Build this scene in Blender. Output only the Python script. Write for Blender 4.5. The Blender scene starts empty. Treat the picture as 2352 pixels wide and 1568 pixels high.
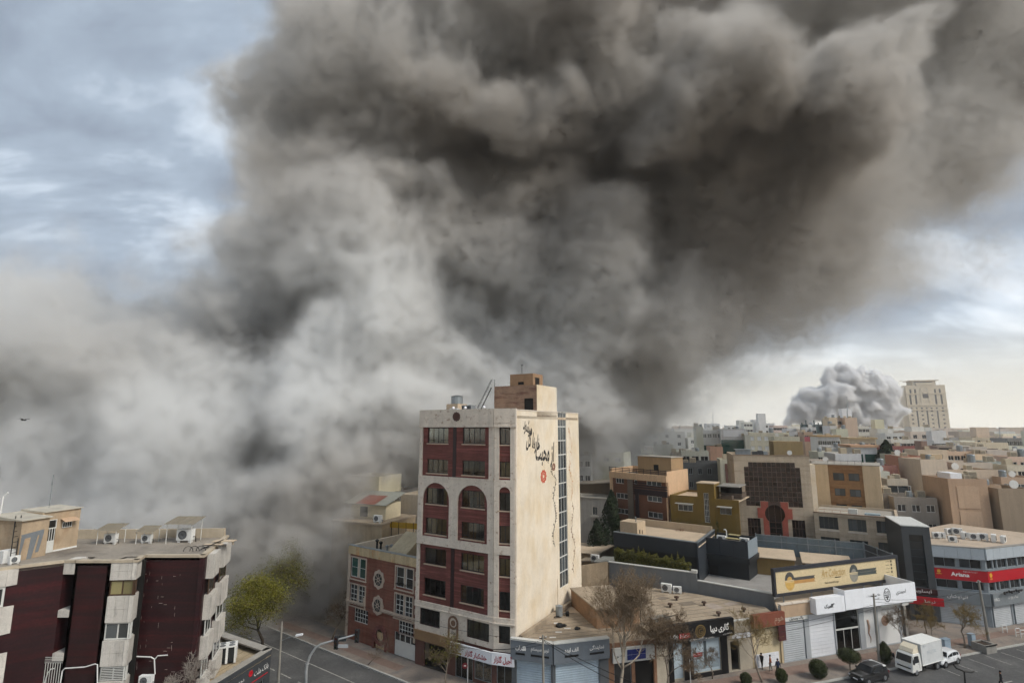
import bpy, bmesh, math, random
import numpy as np
from mathutils import Vector, Matrix
rng = random.Random(7)
SC = bpy.context.scene
COL = SC.collection
# ------------------------------------------------------------------ camera
H = 27.0            # eye height above the street
F = 1215.0          # focal length in units of a 2352 px wide picture
PITCH = math.radians(9.3)
cam_data = bpy.data.cameras.new('camera')
cam_data.sensor_width = 36.0
cam_data.lens = 36.0 * F / 2352.0
cam_data.clip_start = 0.5
cam_data.clip_end = 9000.0
cam = bpy.data.objects.new('camera', cam_data)
COL.objects.link(cam)
cam.location = (0, 0, H)
cam.rotation_euler = (math.pi / 2 + PITCH, 0, 0)
SC.camera = cam
# ------------------------------------------------------------------ sky
SUN_EL, SUN_AZ = math.radians(42), math.radians(118)   # azimuth clockwise from +Y
world = bpy.data.worlds.new('World')
SC.world = world
world.use_nodes = True
wt = world.node_tree
wt.nodes.clear()
def wn(t, **kw):
    n = wt.nodes.new(t)
    for k, v in kw.items():
        setattr(n, k, v)
    return n
def wl(a, b):
    wt.links.new(a, b)
w_out = wn('ShaderNodeOutputWorld')
w_bg = wn('ShaderNodeBackground')
w_bg.inputs['Strength'].default_value = 0.1
sky = wn('ShaderNodeTexSky', sky_type='NISHITA')
sky.sun_disc = False
sky.sun_elevation = SUN_EL
sky.sun_rotation = SUN_AZ
w_tc = wn('ShaderNodeTexCoord')
# cloud deck: the view direction projected on a flat layer, so the clouds flatten towards the horizon
w_sep = wn('ShaderNodeSeparateXYZ')
wl(w_tc.outputs['Generated'], w_sep.inputs[0])
w_zm = wn('ShaderNodeMath', operation='MAXIMUM'); w_zm.inputs[1].default_value = 0.0
wl(w_sep.outputs[2], w_zm.inputs[0])
w_za = wn('ShaderNodeMath', operation='ADD'); w_za.inputs[1].default_value = 0.34
wl(w_zm.outputs[0], w_za.inputs[0])
w_div = wn('ShaderNodeVectorMath', operation='DIVIDE')
w_cz = wn('ShaderNodeCombineXYZ')
for i in range(3):
    wl(w_za.outputs[0], w_cz.inputs[i])
wl(w_tc.outputs['Generated'], w_div.inputs[0]); wl(w_cz.outputs[0], w_div.inputs[1])
w_map = wn('ShaderNodeMapping')
w_map.inputs['Location'].default_value = (2.1, 4.4, 0)
w_map.inputs['Rotation'].default_value = (0, 0, math.radians(-35))
w_map.inputs['Scale'].default_value = (1.5, 2.3, 0.0)
wl(w_div.outputs[0], w_map.inputs[0])
w_n = wn('ShaderNodeTexNoise'); w_n.inputs['Scale'].default_value = 0.95
w_n.inputs['Detail'].default_value = 7; w_n.inputs['Roughness'].default_value = 0.56
w_n.inputs['Distortion'].default_value = 0.35
wl(w_map.outputs[0], w_n.inputs['Vector'])
w_r = wn('ShaderNodeValToRGB')
cr = w_r.color_ramp
cr.elements[0].position = 0.36; cr.elements[0].color = (1.8, 2.12, 2.65, 1)
cr.elements[1].position = 0.70; cr.elements[1].color = (8.0, 8.5, 9.1, 1)
e = cr.elements.new(0.45); e.color = (2.4, 2.85, 3.5, 1)
e = cr.elements.new(0.53); e.color = (3.15, 3.75, 4.5, 1)
e = cr.elements.new(0.60); e.color = (5.4, 6.1, 6.9, 1)
wl(w_n.outputs['Fac'], w_r.inputs[0])
# warm clear band above the horizon
w_hz = wn('ShaderNodeMapRange'); w_hz.interpolation_type = 'SMOOTHSTEP'
w_hz.inputs['From Min'].default_value = 0.19; w_hz.inputs['From Max'].default_value = 0.0
w_hz.inputs['To Min'].default_value = 0.0; w_hz.inputs['To Max'].default_value = 0.9
wl(w_sep.outputs[2], w_hz.inputs['Value'])
w_mw = wn('ShaderNodeMix', data_type='RGBA'); w_mw.inputs['B'].default_value = (8.6, 8.0, 6.6, 1)
wl(w_hz.outputs[0], w_mw.inputs['Factor']); wl(w_r.outputs[0], w_mw.inputs['A'])
w_mx = wn('ShaderNodeMix', data_type='RGBA'); w_mx.inputs['Factor'].default_value = 0.93
wl(sky.outputs[0], w_mx.inputs['A']); wl(w_mw.outputs['Result'], w_mx.inputs['B'])
wl(w_mx.outputs['Result'], w_bg.inputs['Color']); wl(w_bg.outputs[0], w_out.inputs['Surface'])
# ------------------------------------------------------------------ sun behind thin cloud
sun_l = bpy.data.lights.new('sun', 'SUN')
sun_l.energy = 2.3
sun_l.angle = math.radians(22)
sun_l.color = (1.0, 0.95, 0.87)
sun = bpy.data.objects.new('sun', sun_l)
COL.objects.link(sun)
sdir = Vector((math.sin(SUN_AZ) * math.cos(SUN_EL), math.cos(SUN_AZ) * math.cos(SUN_EL), math.sin(SUN_EL)))
sun.rotation_euler = sdir.to_track_quat('Z', 'Y').to_euler()
sun.location = (60, -40, 120)
# ------------------------------------------------------------------ exposure and renderer
vs = SC.view_settings
vs.view_transform = 'Standard'; vs.look = 'None'; vs.exposure = 0.52; vs.gamma = 1.0
vs.use_curve_mapping = False
SC.display_settings.display_device = 'sRGB'
cy = SC.cycles
cy.use_denoising = True
cy.max_bounces = 8; cy.diffuse_bounces = 3; cy.glossy_bounces = 2; cy.transmission_bounces = 3
cy.transparent_max_bounces = 12; cy.volume_bounces = 4
cy.volume_step_rate = 2.0; cy.volume_max_steps = 400
cy.use_adaptive_sampling = True; cy.adaptive_threshold = 0.035; cy.adaptive_min_samples = 16
cy.caustics_reflective = False; cy.caustics_refractive = False
cy.sample_clamp_indirect = 6.0

# ------------------------------------------------------------------ measuring helpers (world metres)
CP, SP = math.cos(PITCH), math.sin(PITCH)
def ray(u, v):
    t = (784.0 - v) / F
    return Vector(((u - 1176.0) / F, CP - t * SP, SP + t * CP))
def atz(u, v, z):
    r = ray(u, v); k = (z - H) / r.z
    return Vector((r.x * k, r.y * k, z))
def aty(u, v, y):
    r = ray(u, v); k = y / r.y
    return Vector((r.x * k, y, H + r.z * k))
# ------------------------------------------------------------------ survey crops of the photograph: (x, y in a crop) -> (u, v)
CROPS = {'r1': (0, 1900, 1.887), 'r3': (900, 2100, 2.13818), 'r4': (1900, 2100, 2.13818), 'r5': (3000, 2100, 2.14599),
         'r6': (2300, 1650, 2.352), 'r7': (3100, 1550, 2.36145), 't1': (1650, 1560, 3.13556), 't2': (1640, 2030, 2.23778),
         't3': (2000, 1480, 3.015), 'l2': (450, 2100, 2.48462), 'l1': (0, 2150, 2.698), 'l3': (0, 1980, 4.9),
         'b1': (1330, 1960, 3.56486), 'c1': (2780, 1780, 2.85122), 'k2': (2330, 2050, 3.05455), 'k3': (3480, 2050, 3.48377),
         'c4': (2780, 1560, 3.26667), 'c5': (3440, 1480, 3.26677), 'p': (0, 0, 0.5742188)}
def C(n, x, y):
    ox, oy, s = CROPS[n]
    return ((ox + x / s) / 1.741497, (oy + y / s) / 1.741497)
def gz(n, x, y, z=0.0):
    return atz(*C(n, x, y), z)

class Frame:
    """a wall line from p to q (seen from outside: p left, q right): s along it, d into the building, z up"""
    def __init__(self, p, q, z=0.0):
        self.p = Vector((p[0], p[1])); self.q = Vector((q[0], q[1]))
        self.L = (self.q - self.p).length
        e = (self.q - self.p) / self.L
        self.e = e; self.n = Vector((-e.y, e.x))
        self.ang = math.atan2(e.y, e.x)
        self.M = Matrix.Translation((self.p.x, self.p.y, z)) @ Matrix.Rotation(self.ang, 4, 'Z')
    def w(self, s, d=0.0, z=0.0):
        v = self.p + self.e * s + self.n * d
        return Vector((v.x, v.y, z))
    def hit(self, n, x, y, d=0.0):
        """where the line of sight through a crop point meets the wall plane: (s, z)"""
        r = ray(*C(n, x, y)); o = self.p + self.n * d
        k = (o.x * self.n.x + o.y * self.n.y) / (r.x * self.n.x + r.y * self.n.y)
        a = Vector((r.x * k, r.y * k)) - self.p
        return a.dot(self.e), H + r.z * k
    def rect(self, n, x0, y0, x1, y1, d=0.0):
        a, b = self.hit(n, x0, y0, d), self.hit(n, x1, y1, d)
        return (min(a[0], b[0]), max(a[0], b[0]), min(a[1], b[1]), max(a[1], b[1]))
    def sub(self, s0, s1, d0=0.0, d1=None):
        return Frame(self.w(s0, d0), self.w(s1, d0 if d1 is None else d1))

# ------------------------------------------------------------------ materials
def lin(h):
    h = h.lstrip('#')
    o = []
    for i in (0, 2, 4):
        c = int(h[i:i + 2], 16) / 255
        o.append(c / 12.92 if c <= 0.04045 else ((c + 0.055) / 1.055) ** 2.4)
    return tuple(o)
MATS = {}
def mat(name, col, rough=0.85, var=0.14, scale=0.8, streak=0.0, fine=0.10, bump=0.0, metal=0.0, spec=0.35, bands=None, tint=None):
    """a weathered surface: broad blotches, rain streaks, fine grain and optional horizontal bands of another tint"""
    if name in MATS:
        return MATS[name]
    if isinstance(col, str):
        col = lin(col)
    m = bpy.data.materials.new(name); m.use_nodes = True
    nt = m.node_tree; N = nt.nodes; L = nt.links.new
    b = N['Principled BSDF']
    b.inputs['Roughness'].default_value = rough; b.inputs['Metallic'].default_value = metal
    b.inputs['Specular IOR Level'].default_value = spec
    g = N.new('ShaderNodeNewGeometry')
    def noise(sc, det, rgh=0.6):
        mp = N.new('ShaderNodeMapping'); mp.inputs['Scale'].default_value = sc
        L(g.outputs['Position'], mp.inputs[0])
        t = N.new('ShaderNodeTexNoise'); t.inputs['Scale'].default_value = 1.0
        t.inputs['Detail'].default_value = det; t.inputs['Roughness'].default_value = rgh
        L(mp.outputs[0], t.inputs['Vector'])
        return t.outputs['Fac']
    def mr(v, a, b_, lo=0.3, hi=0.7):
        r = N.new('ShaderNodeMapRange'); r.inputs['From Min'].default_value = lo; r.inputs['From Max'].default_value = hi
        r.inputs['To Min'].default_value = a; r.inputs['To Max'].default_value = b_
        L(v, r.inputs['Value']); return r.outputs[0]
    def mul(a, b_):
        x = N.new('ShaderNodeMath'); x.operation = 'MULTIPLY'; L(a, x.inputs[0]); L(b_, x.inputs[1]); return x.outputs[0]
    f = mr(noise((scale,) * 3, 5), 1 - var, 1 + var)
    if fine:
        ff = noise((scale * 14,) * 3, 3, 0.7)
        f = mul(f, mr(ff, 1 - fine, 1 + fine))
    if streak:
        f = mul(f, mr(noise((1.7, 1.7, 0.10), 4, 0.65), 1 - streak, 1 + streak * 0.25, 0.32, 0.62))
    cm = N.new('ShaderNodeMix'); cm.data_type = 'RGBA'
    cm.inputs['A'].default_value = (*col, 1); cm.inputs['B'].default_value = (*col, 1)
    cm.inputs['Factor'].default_value = 0.0
    if bands:
        bc, sc, lo, hi = bands
        cm.inputs['B'].default_value = (*(lin(bc) if isinstance(bc, str) else bc), 1)
        L(mr(noise(sc, 4, 0.6), 0, 1, lo, hi), cm.inputs['Factor'])
    vm = N.new('ShaderNodeVectorMath'); vm.operation = 'SCALE'
    L(cm.outputs['Result'], vm.inputs[0]); L(f, vm.inputs['Scale'])
    L(vm.outputs[0], b.inputs['Base Color'])
    if bump:
        bp = N.new('ShaderNodeBump'); bp.inputs['Strength'].default_value = bump; bp.inputs['Distance'].default_value = 0.03
        L(noise((scale * 9,) * 3, 4, 0.7), bp.inputs['Height']); L(bp.outputs[0], b.inputs['Normal'])
    MATS[name] = m
    return m
def glass(name, tint=(0.02, 0.025, 0.028), rough=0.06, mixv=0.62):
    """window glass: part mirror, part clear with a tint, so the room or curtain behind shows"""
    if name in MATS:
        return MATS[name]
    m = bpy.data.materials.new(name); m.use_nodes = True
    nt = m.node_tree; N = nt.nodes; L = nt.links.new
    N.remove(N['Principled BSDF'])
    tr = N.new('ShaderNodeBsdfTransparent'); tr.inputs[0].default_value = (*tint, 1)
    gl = N.new('ShaderNodeBsdfGlossy'); gl.inputs['Roughness'].default_value = rough; gl.inputs[0].default_value = (0.9, 0.93, 0.95, 1)
    fr = N.new('ShaderNodeFresnel'); fr.inputs[0].default_value = 1.5
    mx = N.new('ShaderNodeMixShader')
    L(fr.outputs[0], mx.inputs[0]); L(tr.outputs[0], mx.inputs[1]); L(gl.outputs[0], mx.inputs[2])
    L(mx.outputs[0], N['Material Output'].inputs['Surface'])
    MATS[name] = m
    return m
def pane_mat(name, col, rough=0.08, spec=0.6):
    """dark glazing seen from outside: dim room tone under a mirror-like coat, each pane a little different"""
    if name in MATS:
        return MATS[name]
    m = bpy.data.materials.new(name); m.use_nodes = True
    nt = m.node_tree; N = nt.nodes; L = nt.links.new
    b = N['Principled BSDF']
    b.inputs['Roughness'].default_value = rough; b.inputs['Specular IOR Level'].default_value = spec
    oi = N.new('ShaderNodeObjectInfo')
    hs = N.new('ShaderNodeMapRange'); hs.inputs['To Min'].default_value = 0.55; hs.inputs['To Max'].default_value = 1.7
    L(oi.outputs['Random'], hs.inputs['Value'])
    vm = N.new('ShaderNodeVectorMath'); vm.operation = 'SCALE'
    vm.inputs[0].default_value = lin(col) if isinstance(col, str) else col
    L(hs.outputs[0], vm.inputs['Scale']); L(vm.outputs[0], b.inputs['Base Color'])
    MATS[name] = m
    return m

# ------------------------------------------------------------------ mesh builder
class MB:
    def __init__(self, frame=None):
        self.v = []; self.f = []; self.mi = []; self.m = 0
        self.M = frame.M if isinstance(frame, Frame) else (frame or Matrix.Identity(4))
    def add(self, vs, fs):
        n = len(self.v); self.v.extend(self.M @ Vector(x) for x in vs)
        for f in fs:
            self.f.append(tuple(n + i for i in f)); self.mi.append(self.m)
        return self
    def box(self, x0, x1, y0, y1, z0, z1):
        if x0 > x1: x0, x1 = x1, x0
        if y0 > y1: y0, y1 = y1, y0
        if z0 > z1: z0, z1 = z1, z0
        return self.add([(x0, y0, z0), (x1, y0, z0), (x1, y1, z0), (x0, y1, z0), (x0, y0, z1), (x1, y0, z1), (x1, y1, z1), (x0, y1, z1)],
                        [(0, 3, 2, 1), (4, 5, 6, 7), (0, 1, 5, 4), (1, 2, 6, 5), (2, 3, 7, 6), (3, 0, 4, 7)])
    def prism(self, poly, z0, z1):
        n = len(poly)
        z0s = z0 if isinstance(z0, (list, tuple)) else [z0] * n
        z1s = z1 if isinstance(z1, (list, tuple)) else [z1] * n
        vs = [(p[0], p[1], z) for p, z in zip(poly, z0s)] + [(p[0], p[1], z) for p, z in zip(poly, z1s)]
        fs = [tuple(reversed(range(n))), tuple(range(n, 2 * n))] + [(i, (i + 1) % n, n + (i + 1) % n, n + i) for i in range(n)]
        return self.add(vs, fs)
    def plate(self, poly, y0, y1):
        """polygon in the wall plane (s, z), from depth y0 to y1"""
        n = len(poly)
        vs = [(p[0], y0, p[1]) for p in poly] + [(p[0], y1, p[1]) for p in poly]
        fs = [tuple(range(n)), tuple(reversed(range(n, 2 * n)))] + [((i + 1) % n, i, n + i, n + (i + 1) % n) for i in range(n)]
        return self.add(vs, fs)
    def quad(self, a, b, c, d):
        return self.add([a, b, c, d], [(0, 1, 2, 3)])
    def tube(self, pts, r, sides=6, caps=True):
        pts = [Vector(p) for p in pts]; n = len(pts)
        rs = r if isinstance(r, (list, tuple)) else [r] * n
        vs = []; fs = []; prev = None
        for i, p in enumerate(pts):
            t = (pts[min(i + 1, n - 1)] - pts[max(i - 1, 0)])
            t = t.normalized() if t.length > 1e-6 else Vector((0, 0, 1))
            if prev is None:
                a = t.orthogonal().normalized()
            else:
                a = prev - t * prev.dot(t)
                a = a.normalized() if a.length > 1e-5 else t.orthogonal().normalized()
            prev = a; b = t.cross(a)
            for k in range(sides):
                w = 2 * math.pi * k / sides
                vs.append(p + (a * math.cos(w) + b * math.sin(w)) * rs[i])
        for i in range(n - 1):
            for k in range(sides):
                k2 = (k + 1) % sides
                fs.append((i * sides + k, i * sides + k2, (i + 1) * sides + k2, (i + 1) * sides + k))
        if caps:
            fs.append(tuple(reversed(range(sides)))); fs.append(tuple(range((n - 1) * sides, n * sides)))
        return self.add(vs, fs)
    def lathe(self, prof, c=(0, 0, 0), sides=12):
        """profile of (radius, z)"""
        vs = []; fs = []; n = len(prof)
        for (r, z) in prof:
            for k in range(sides):
                w = 2 * math.pi * k / sides
                vs.append((c[0] + r * math.cos(w), c[1] + r * math.sin(w), c[2] + z))
        for i in range(n - 1):
            for k in range(sides):
                k2 = (k + 1) % sides
                fs.append((i * sides + k, i * sides + k2, (i + 1) * sides + k2, (i + 1) * sides + k))
        fs.append(tuple(reversed(range(sides)))); fs.append(tuple(range((n - 1) * sides, n * sides)))
        return self.add(vs, fs)
    def ring(self, cx, cz, r0, r1, y0, y1, n=20, rz=1.0):
        """flat ring in the wall plane"""
        vs = []; fs = []
        for k in range(n):
            w = 2 * math.pi * k / n
            for (r, y) in ((r0, y0), (r1, y0), (r1, y1), (r0, y1)):
                vs.append((cx + r * math.cos(w), y, cz + r * rz * math.sin(w)))
        for k in range(n):
            a = 4 * k; b = 4 * ((k + 1) % n)
            for j in range(4):
                j2 = (j + 1) % 4
                fs.append((a + j, b + j, b + j2, a + j2))
        return self.add(vs, fs)
    def disc(self, cx, cz, r, y0, y1, n=20, rz=1.0):
        return self.plate([(cx + r * math.cos(2 * math.pi * k / n), cz + r * rz * math.sin(2 * math.pi * k / n)) for k in range(n)], y0, y1)
    def wall(self, s0, s1, z0, z1, holes=(), t=0.3, y=0.0):
        """a wall slab with rectangular openings (s0, s1, z0, z1), reveals included"""
        ss = sorted({s0, s1} | {min(max(h[k], s0), s1) for h in holes for k in (0, 1)})
        zs = sorted({z0, z1} | {min(max(h[k], z0), z1) for h in holes for k in (2, 3)})
        def inside(a, b):
            return any(h[0] - 1e-6 < a < h[1] + 1e-6 and h[2] - 1e-6 < b < h[3] + 1e-6 for h in holes)
        for i in range(len(ss) - 1):
            j = 0
            while j < len(zs) - 1:
                if ss[i + 1] - ss[i] < 1e-6 or inside((ss[i] + ss[i + 1]) / 2, (zs[j] + zs[j + 1]) / 2):
                    j += 1; continue
                k = j
                while k + 1 < len(zs) - 1 and not inside((ss[i] + ss[i + 1]) / 2, (zs[k + 1] + zs[k + 2]) / 2):
                    k += 1
                a, b, c, d = ss[i], ss[i + 1], zs[j], zs[k + 1]
                self.add([(a, y, c), (b, y, c), (b, y, d), (a, y, d)], [(0, 1, 2, 3)])
                self.add([(a, y + t, c), (b, y + t, c), (b, y + t, d), (a, y + t, d)], [(3, 2, 1, 0)])
                j = k + 1
        for (a, b, c, d) in list(holes) + [(s0, s1, z0, z1)]:
            flip = (a, b, c, d) == (s0, s1, z0, z1)
            a, b = max(a, s0), min(b, s1); c, d = max(c, z0), min(d, z1)
            if b - a < 1e-6 or d - c < 1e-6:
                continue
            q = [(a, y, c), (b, y, c), (b, y, d), (a, y, d), (a, y + t, c), (b, y + t, c), (b, y + t, d), (a, y + t, d)]
            fs = [(0, 4, 5, 1), (1, 5, 6, 2), (2, 6, 7, 3), (3, 7, 4, 0)]
            self.add(q, [f if flip else tuple(reversed(f)) for f in fs])
        return self
    def mesh(self, name, mats, off=None, smooth=False):
        me = bpy.data.meshes.new(name)
        off = off or Vector((0, 0, 0))
        me.from_pydata([tuple(v - off) for v in self.v], [], self.f)
        for m in (mats if isinstance(mats, (list, tuple)) else [mats]):
            me.materials.append(m)
        if max(self.mi, default=0) > 0:
            me.polygons.foreach_set('material_index', self.mi)
        if smooth:
            me.polygons.foreach_set('use_smooth', [True] * len(self.f))
        me.update()
        return me
    def obj(self, name, mats, parent=None, smooth=False, label=None, kind=None):
        off = world_of(parent)
        o = bpy.data.objects.new(name, self.mesh(name, mats, off, smooth))
        COL.objects.link(o)
        if parent is not None:
            o.parent = parent
        if label: o['label'] = label
        if kind: o['kind'] = kind
        return o
def world_of(o):
    v = Vector((0, 0, 0))
    while o is not None:
        v += o.location; o = o.parent
    return v
def thing(name, label, cat, loc, group=None):
    o = bpy.data.objects.new(name, None)
    o.empty_display_size = 0.5
    COL.objects.link(o)
    o.location = loc
    tag(o, label, cat, group)
    return o
def tag(o, label, cat, group=None):
    o['label'] = label; o['category'] = cat
    if group: o['group'] = group
    return o
def place(name, me, parent, M):
    """an object with shared mesh data, placed by a world matrix under a parent that only has a location"""
    o = bpy.data.objects.new(name, me); COL.objects.link(o)
    o.parent = parent
    o.matrix_basis = Matrix.Translation(-world_of(parent)) @ M
    return o
def child(name, me, parent, M=None):
    """a sub-part in its parent's own axes"""
    o = bpy.data.objects.new(name, me); COL.objects.link(o)
    o.parent = parent
    if M is not None: o.matrix_basis = M
    return o
def copy_tree(src, loc=None, rz=None, label=None, group=None, parent=None):
    c = src.copy(); COL.objects.link(c)
    if parent is not None: c.parent = parent
    if loc is not None: c.location = loc
    if rz is not None: c.rotation_euler = (0, 0, rz)
    if label: c['label'] = label
    if group: c['group'] = group
    for ch in [o for o in src.children]:
        copy_tree(ch, parent=c)
    return c

# ------------------------------------------------------------------ windows
WCACHE = {}
def window(parent, fr, s0, s1, z0, z1, nx=2, nz=1, fm=None, pm=None, d=0.14, fw=0.07, bar=0.05, sill=None, name='window', panes=True, rail=False, depth=0.08):
    """a framed window set d metres into the wall plane: frame with mullions, each pane a child"""
    w, h = s1 - s0, z1 - z0
    key = (round(w, 2), round(h, 2), nx, nz, fm.name, pm.name, fw, bar, sill.name if sill else '', rail, depth)
    if key not in WCACHE:
        b = MB()
        b.box(0, fw, 0, depth, 0, h); b.box(w - fw, w, 0, depth, 0, h)
        b.box(fw, w - fw, 0, depth, 0, fw); b.box(fw, w - fw, 0, depth, h - fw, h)
        cw = (w - 2 * fw - bar * (nx - 1)) / nx; chh = (h - 2 * fw - bar * (nz - 1)) / nz
        for i in range(1, nx):
            x = fw + i * cw + (i - 1) * bar
            b.box(x, x + bar, 0.01, depth - .01, fw, h - fw)
        for j in range(1, nz):
            z = fw + j * chh + (j - 1) * bar
            b.box(fw, w - fw, 0.015, depth - .015, z, z + bar)
        if rail:
            b.tube([(0, -.16, h * .2), (w * .33, -.16, h * .2)], 0.03, 5); b.tube([(w * .66, -.16, h * .2), (w, -.16, h * .2)], 0.03, 5)
        mats = [fm]
        if sill:
            b.m = 1; mats.append(sill)
            b.box(-.08, w + .08, -d - .10, 0.0, -.12, 0.0)
        fme = b.mesh('window', mats)
        p = MB()
        p.box(0, cw - .002, depth * .45, depth * .45 + .012, 0, chh - .002)
        pme = p.mesh('pane', pm)
        WCACHE[key] = (fme, pme, cw, chh)
    fme, pme, cw, chh = WCACHE[key]
    o = place(name, fme, parent, fr.M @ Matrix.Translation((s0, d, z0)))
    if panes:
        for i in range(nx):
            for j in range(nz):
                child('pane', pme, o, Matrix.Translation((fw + i * (cw + bar), 0, fw + j * (chh + bar))))
    return o

# ------------------------------------------------------------------ lettering (Persian letters are joined by hand: the text object itself does not shape them)
FORMS = {  # isolated, final, initial, medial
 'ا': '\ufe8d\ufe8e', 'آ': '\ufe81\ufe82', 'ب': '\ufe8f\ufe90\ufe91\ufe92', 'پ': '\ufb56\ufb57\ufb58\ufb59', 'ت': '\ufe95\ufe96\ufe97\ufe98',
 'ج': '\ufe9d\ufe9e\ufe9f\ufea0', 'ح': '\ufea1\ufea2\ufea3\ufea4', 'خ': '\ufea5\ufea6\ufea7\ufea8', 'د': '\ufea9\ufeaa', 'ر': '\ufead\ufeae', 'ز': '\ufeaf\ufeb0',
 'س': '\ufeb1\ufeb2\ufeb3\ufeb4', 'ش': '\ufeb5\ufeb6\ufeb7\ufeb8', 'ک': '\ufb8e\ufb8f\ufb90\ufb91', 'گ': '\ufb92\ufb93\ufb94\ufb95', 'ل': '\ufedd\ufede\ufedf\ufee0',
 'م': '\ufee1\ufee2\ufee3\ufee4', 'ن': '\ufee5\ufee6\ufee7\ufee8', 'و': '\ufeed\ufeee', 'ه': '\ufee9\ufeea\ufeeb\ufeec', 'ی': '\ufbfc\ufbfd\ufbfe\ufbff',
 'ئ': '\ufe89\ufe8a\ufe8b\ufe8c', 'ف': '\ufed1\ufed2\ufed3\ufed4', 'ق': '\ufed5\ufed6\ufed7\ufed8', 'ط': '\ufec1\ufec2\ufec3\ufec4', 'ع': '\ufec9\ufeca\ufecb\ufecc', 'چ': '\ufb7a\ufb7b\ufb7c\ufb7d'}
def shape(t):
    if not any(c in FORMS for c in t):
        return t
    out = []
    for i, c in enumerate(t):
        f = FORMS.get(c)
        if not f:
            out.append(c); continue
        pj = i > 0 and t[i - 1] in FORMS and len(FORMS[t[i - 1]]) == 4
        nj = i + 1 < len(t) and t[i + 1] in FORMS and len(f) == 4
        out.append(f[3] if pj and nj else f[2] if nj else f[1] if pj else f[0])
    return ''.join(reversed(out))
def lettering(parent, fr, text, s, z, h, m, align='CENTER', d=-0.02, w=None, slant=0.0, bold=0.0, name='lettering', rot=0.0, label=None):
    """flat cut letters on a wall plane, centred on (s, z), h tall; w squeezes them to a width"""
    cu = bpy.data.curves.new('lettering', 'FONT'); cu.body = shape(text); cu.size = 1.0
    cu.align_x = 'LEFT'; cu.align_y = 'BOTTOM_BASELINE'; cu.resolution_u = 2; cu.extrude = 0.0; cu.offset = bold; cu.shear = slant
    tmp = bpy.data.objects.new('lettering', cu); COL.objects.link(tmp)
    dg = bpy.context.evaluated_depsgraph_get()
    me = bpy.data.meshes.new_from_object(tmp.evaluated_get(dg))
    bpy.data.objects.remove(tmp); bpy.data.curves.remove(cu)
    if not me.vertices:
        return None
    xs = [v.co.x for v in me.vertices]; ys = [v.co.y for v in me.vertices]
    x0, x1, y0, y1 = min(xs), max(xs), min(ys), max(ys)
    k = h / (y1 - y0); kx = (w / (x1 - x0)) if w else k
    # letters that overlap sit a hair in front of each other
    par = list(range(len(me.vertices)))
    def find(a):
        while par[a] != a:
            par[a] = par[par[a]]; a = par[a]
        return a
    for p in me.polygons:
        vs = list(p.vertices)
        for q in vs[1:]:
            par[find(q)] = find(vs[0])
    ids = {}
    ox = {'CENTER': (x0 + x1) / 2, 'LEFT': x0, 'RIGHT': x1}[align]
    cr, sr = math.cos(rot), math.sin(rot)
    nv = []
    for i, v in enumerate(me.vertices):
        t = ids.setdefault(find(i), len(ids))
        X = (v.co.x - ox) * kx; Z = (v.co.y - (y0 + y1) / 2) * k
        nv.append((X * cr - Z * sr, -0.0015 * (t % 4), X * sr + Z * cr))
    fs = [tuple(p.vertices) for p in me.polygons]
    bpy.data.meshes.remove(me)
    m2 = bpy.data.meshes.new('lettering'); m2.from_pydata(nv, [], fs); m2.materials.append(m)
    o = place(name, m2, parent, fr.M @ Matrix.Translation((s, d, z)))
    if label: o['label'] = label
    return o

# ------------------------------------------------------------------ palette
stone_w = mat('travertine_white', '#cfc4b6', 0.7, 0.10, 0.9, 0.10, 0.16, bands=('#a08a78', (2.2, 2.2, 2.6), 0.58, 0.70))
brick_red = mat('brick_dark_red', '#653b35', 0.9, 0.16, 0.7, 0.08, 0.2, bands=('#87504a', (0.25, 0.25, 6.0), 0.50, 0.66))
brick_or = mat('brick_orange', '#7b5244', 0.9, 0.18, 0.5, 0.22, 0.18, bands=('#6f3a2c', (0.2, 0.2, 5.0), 0.45, 0.7))
cream = mat('cream_render', '#dbcfbc', 0.9, 0.07, 0.30, 0.05, 0.06, bands=('#d1bfa2', (0.45, 0.45, 0.3), 0.42, 0.7))
dark_frame = mat('dark_metal_frame', '#241512', 0.5, 0.1, 2)
dark_strip = mat('dark_granite', '#2c1b1d', 0.45, 0.15, 1.5)
black_iron = mat('black_iron', '#151515', 0.6, 0.1, 3)
white_paint = mat('white_paint', '#d9d9d6', 0.6, 0.06, 1.2, 0.06)
white_alu = mat('white_aluminium', '#c9c9c4', 0.5, 0.06, 2)
white_plastic = mat('white_sign_face', '#e6e8ec', 0.45, 0.03, 0.6, 0.04, 0.03)
grey_metal = mat('galvanised_steel', '#8f969a', 0.45, 0.12, 1.5, 0.1, metal=0.5)
tar_roof = mat('bitumen_roof', '#8d857a', 0.95, 0.2, 0.35, 0.0, 0.16, bands=('#6e675f', (0.4, 0.4, 0.4), 0.5, 0.75))
roof_buff = mat('buff_roof', '#9c8e7b', 0.95, 0.16, 0.4, 0.0, 0.14, bands=('#82725f', (0.5, 0.5, 0.5), 0.5, 0.75))
roof_pale = mat('pale_roof', '#bba992', 0.95, 0.10, 0.4, 0.0, 0.12)
concrete = mat('concrete', '#8a8781', 0.9, 0.15, 0.8, 0.12, 0.15)
pane_dark = pane_mat('glass_dark', (0.018, 0.02, 0.022))
pane_mid = pane_mat('glass_grey', (0.06, 0.068, 0.072))
pane_brown = pane_mat('glass_bronze', (0.022, 0.012, 0.009))
pane_green = pane_mat('glass_green', (0.012, 0.05, 0.042))
pane_blue = pane_mat('glass_blue', (0.10, 0.15, 0.17))
clear = glass('window_glass', (0.78, 0.80, 0.78))
black_paint = mat('black_sign_face', '#141416', 0.4, 0.06, 1.0)
red_sign = mat('red_sign_face', '#b01020', 0.45, 0.05, 0.7)
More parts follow.
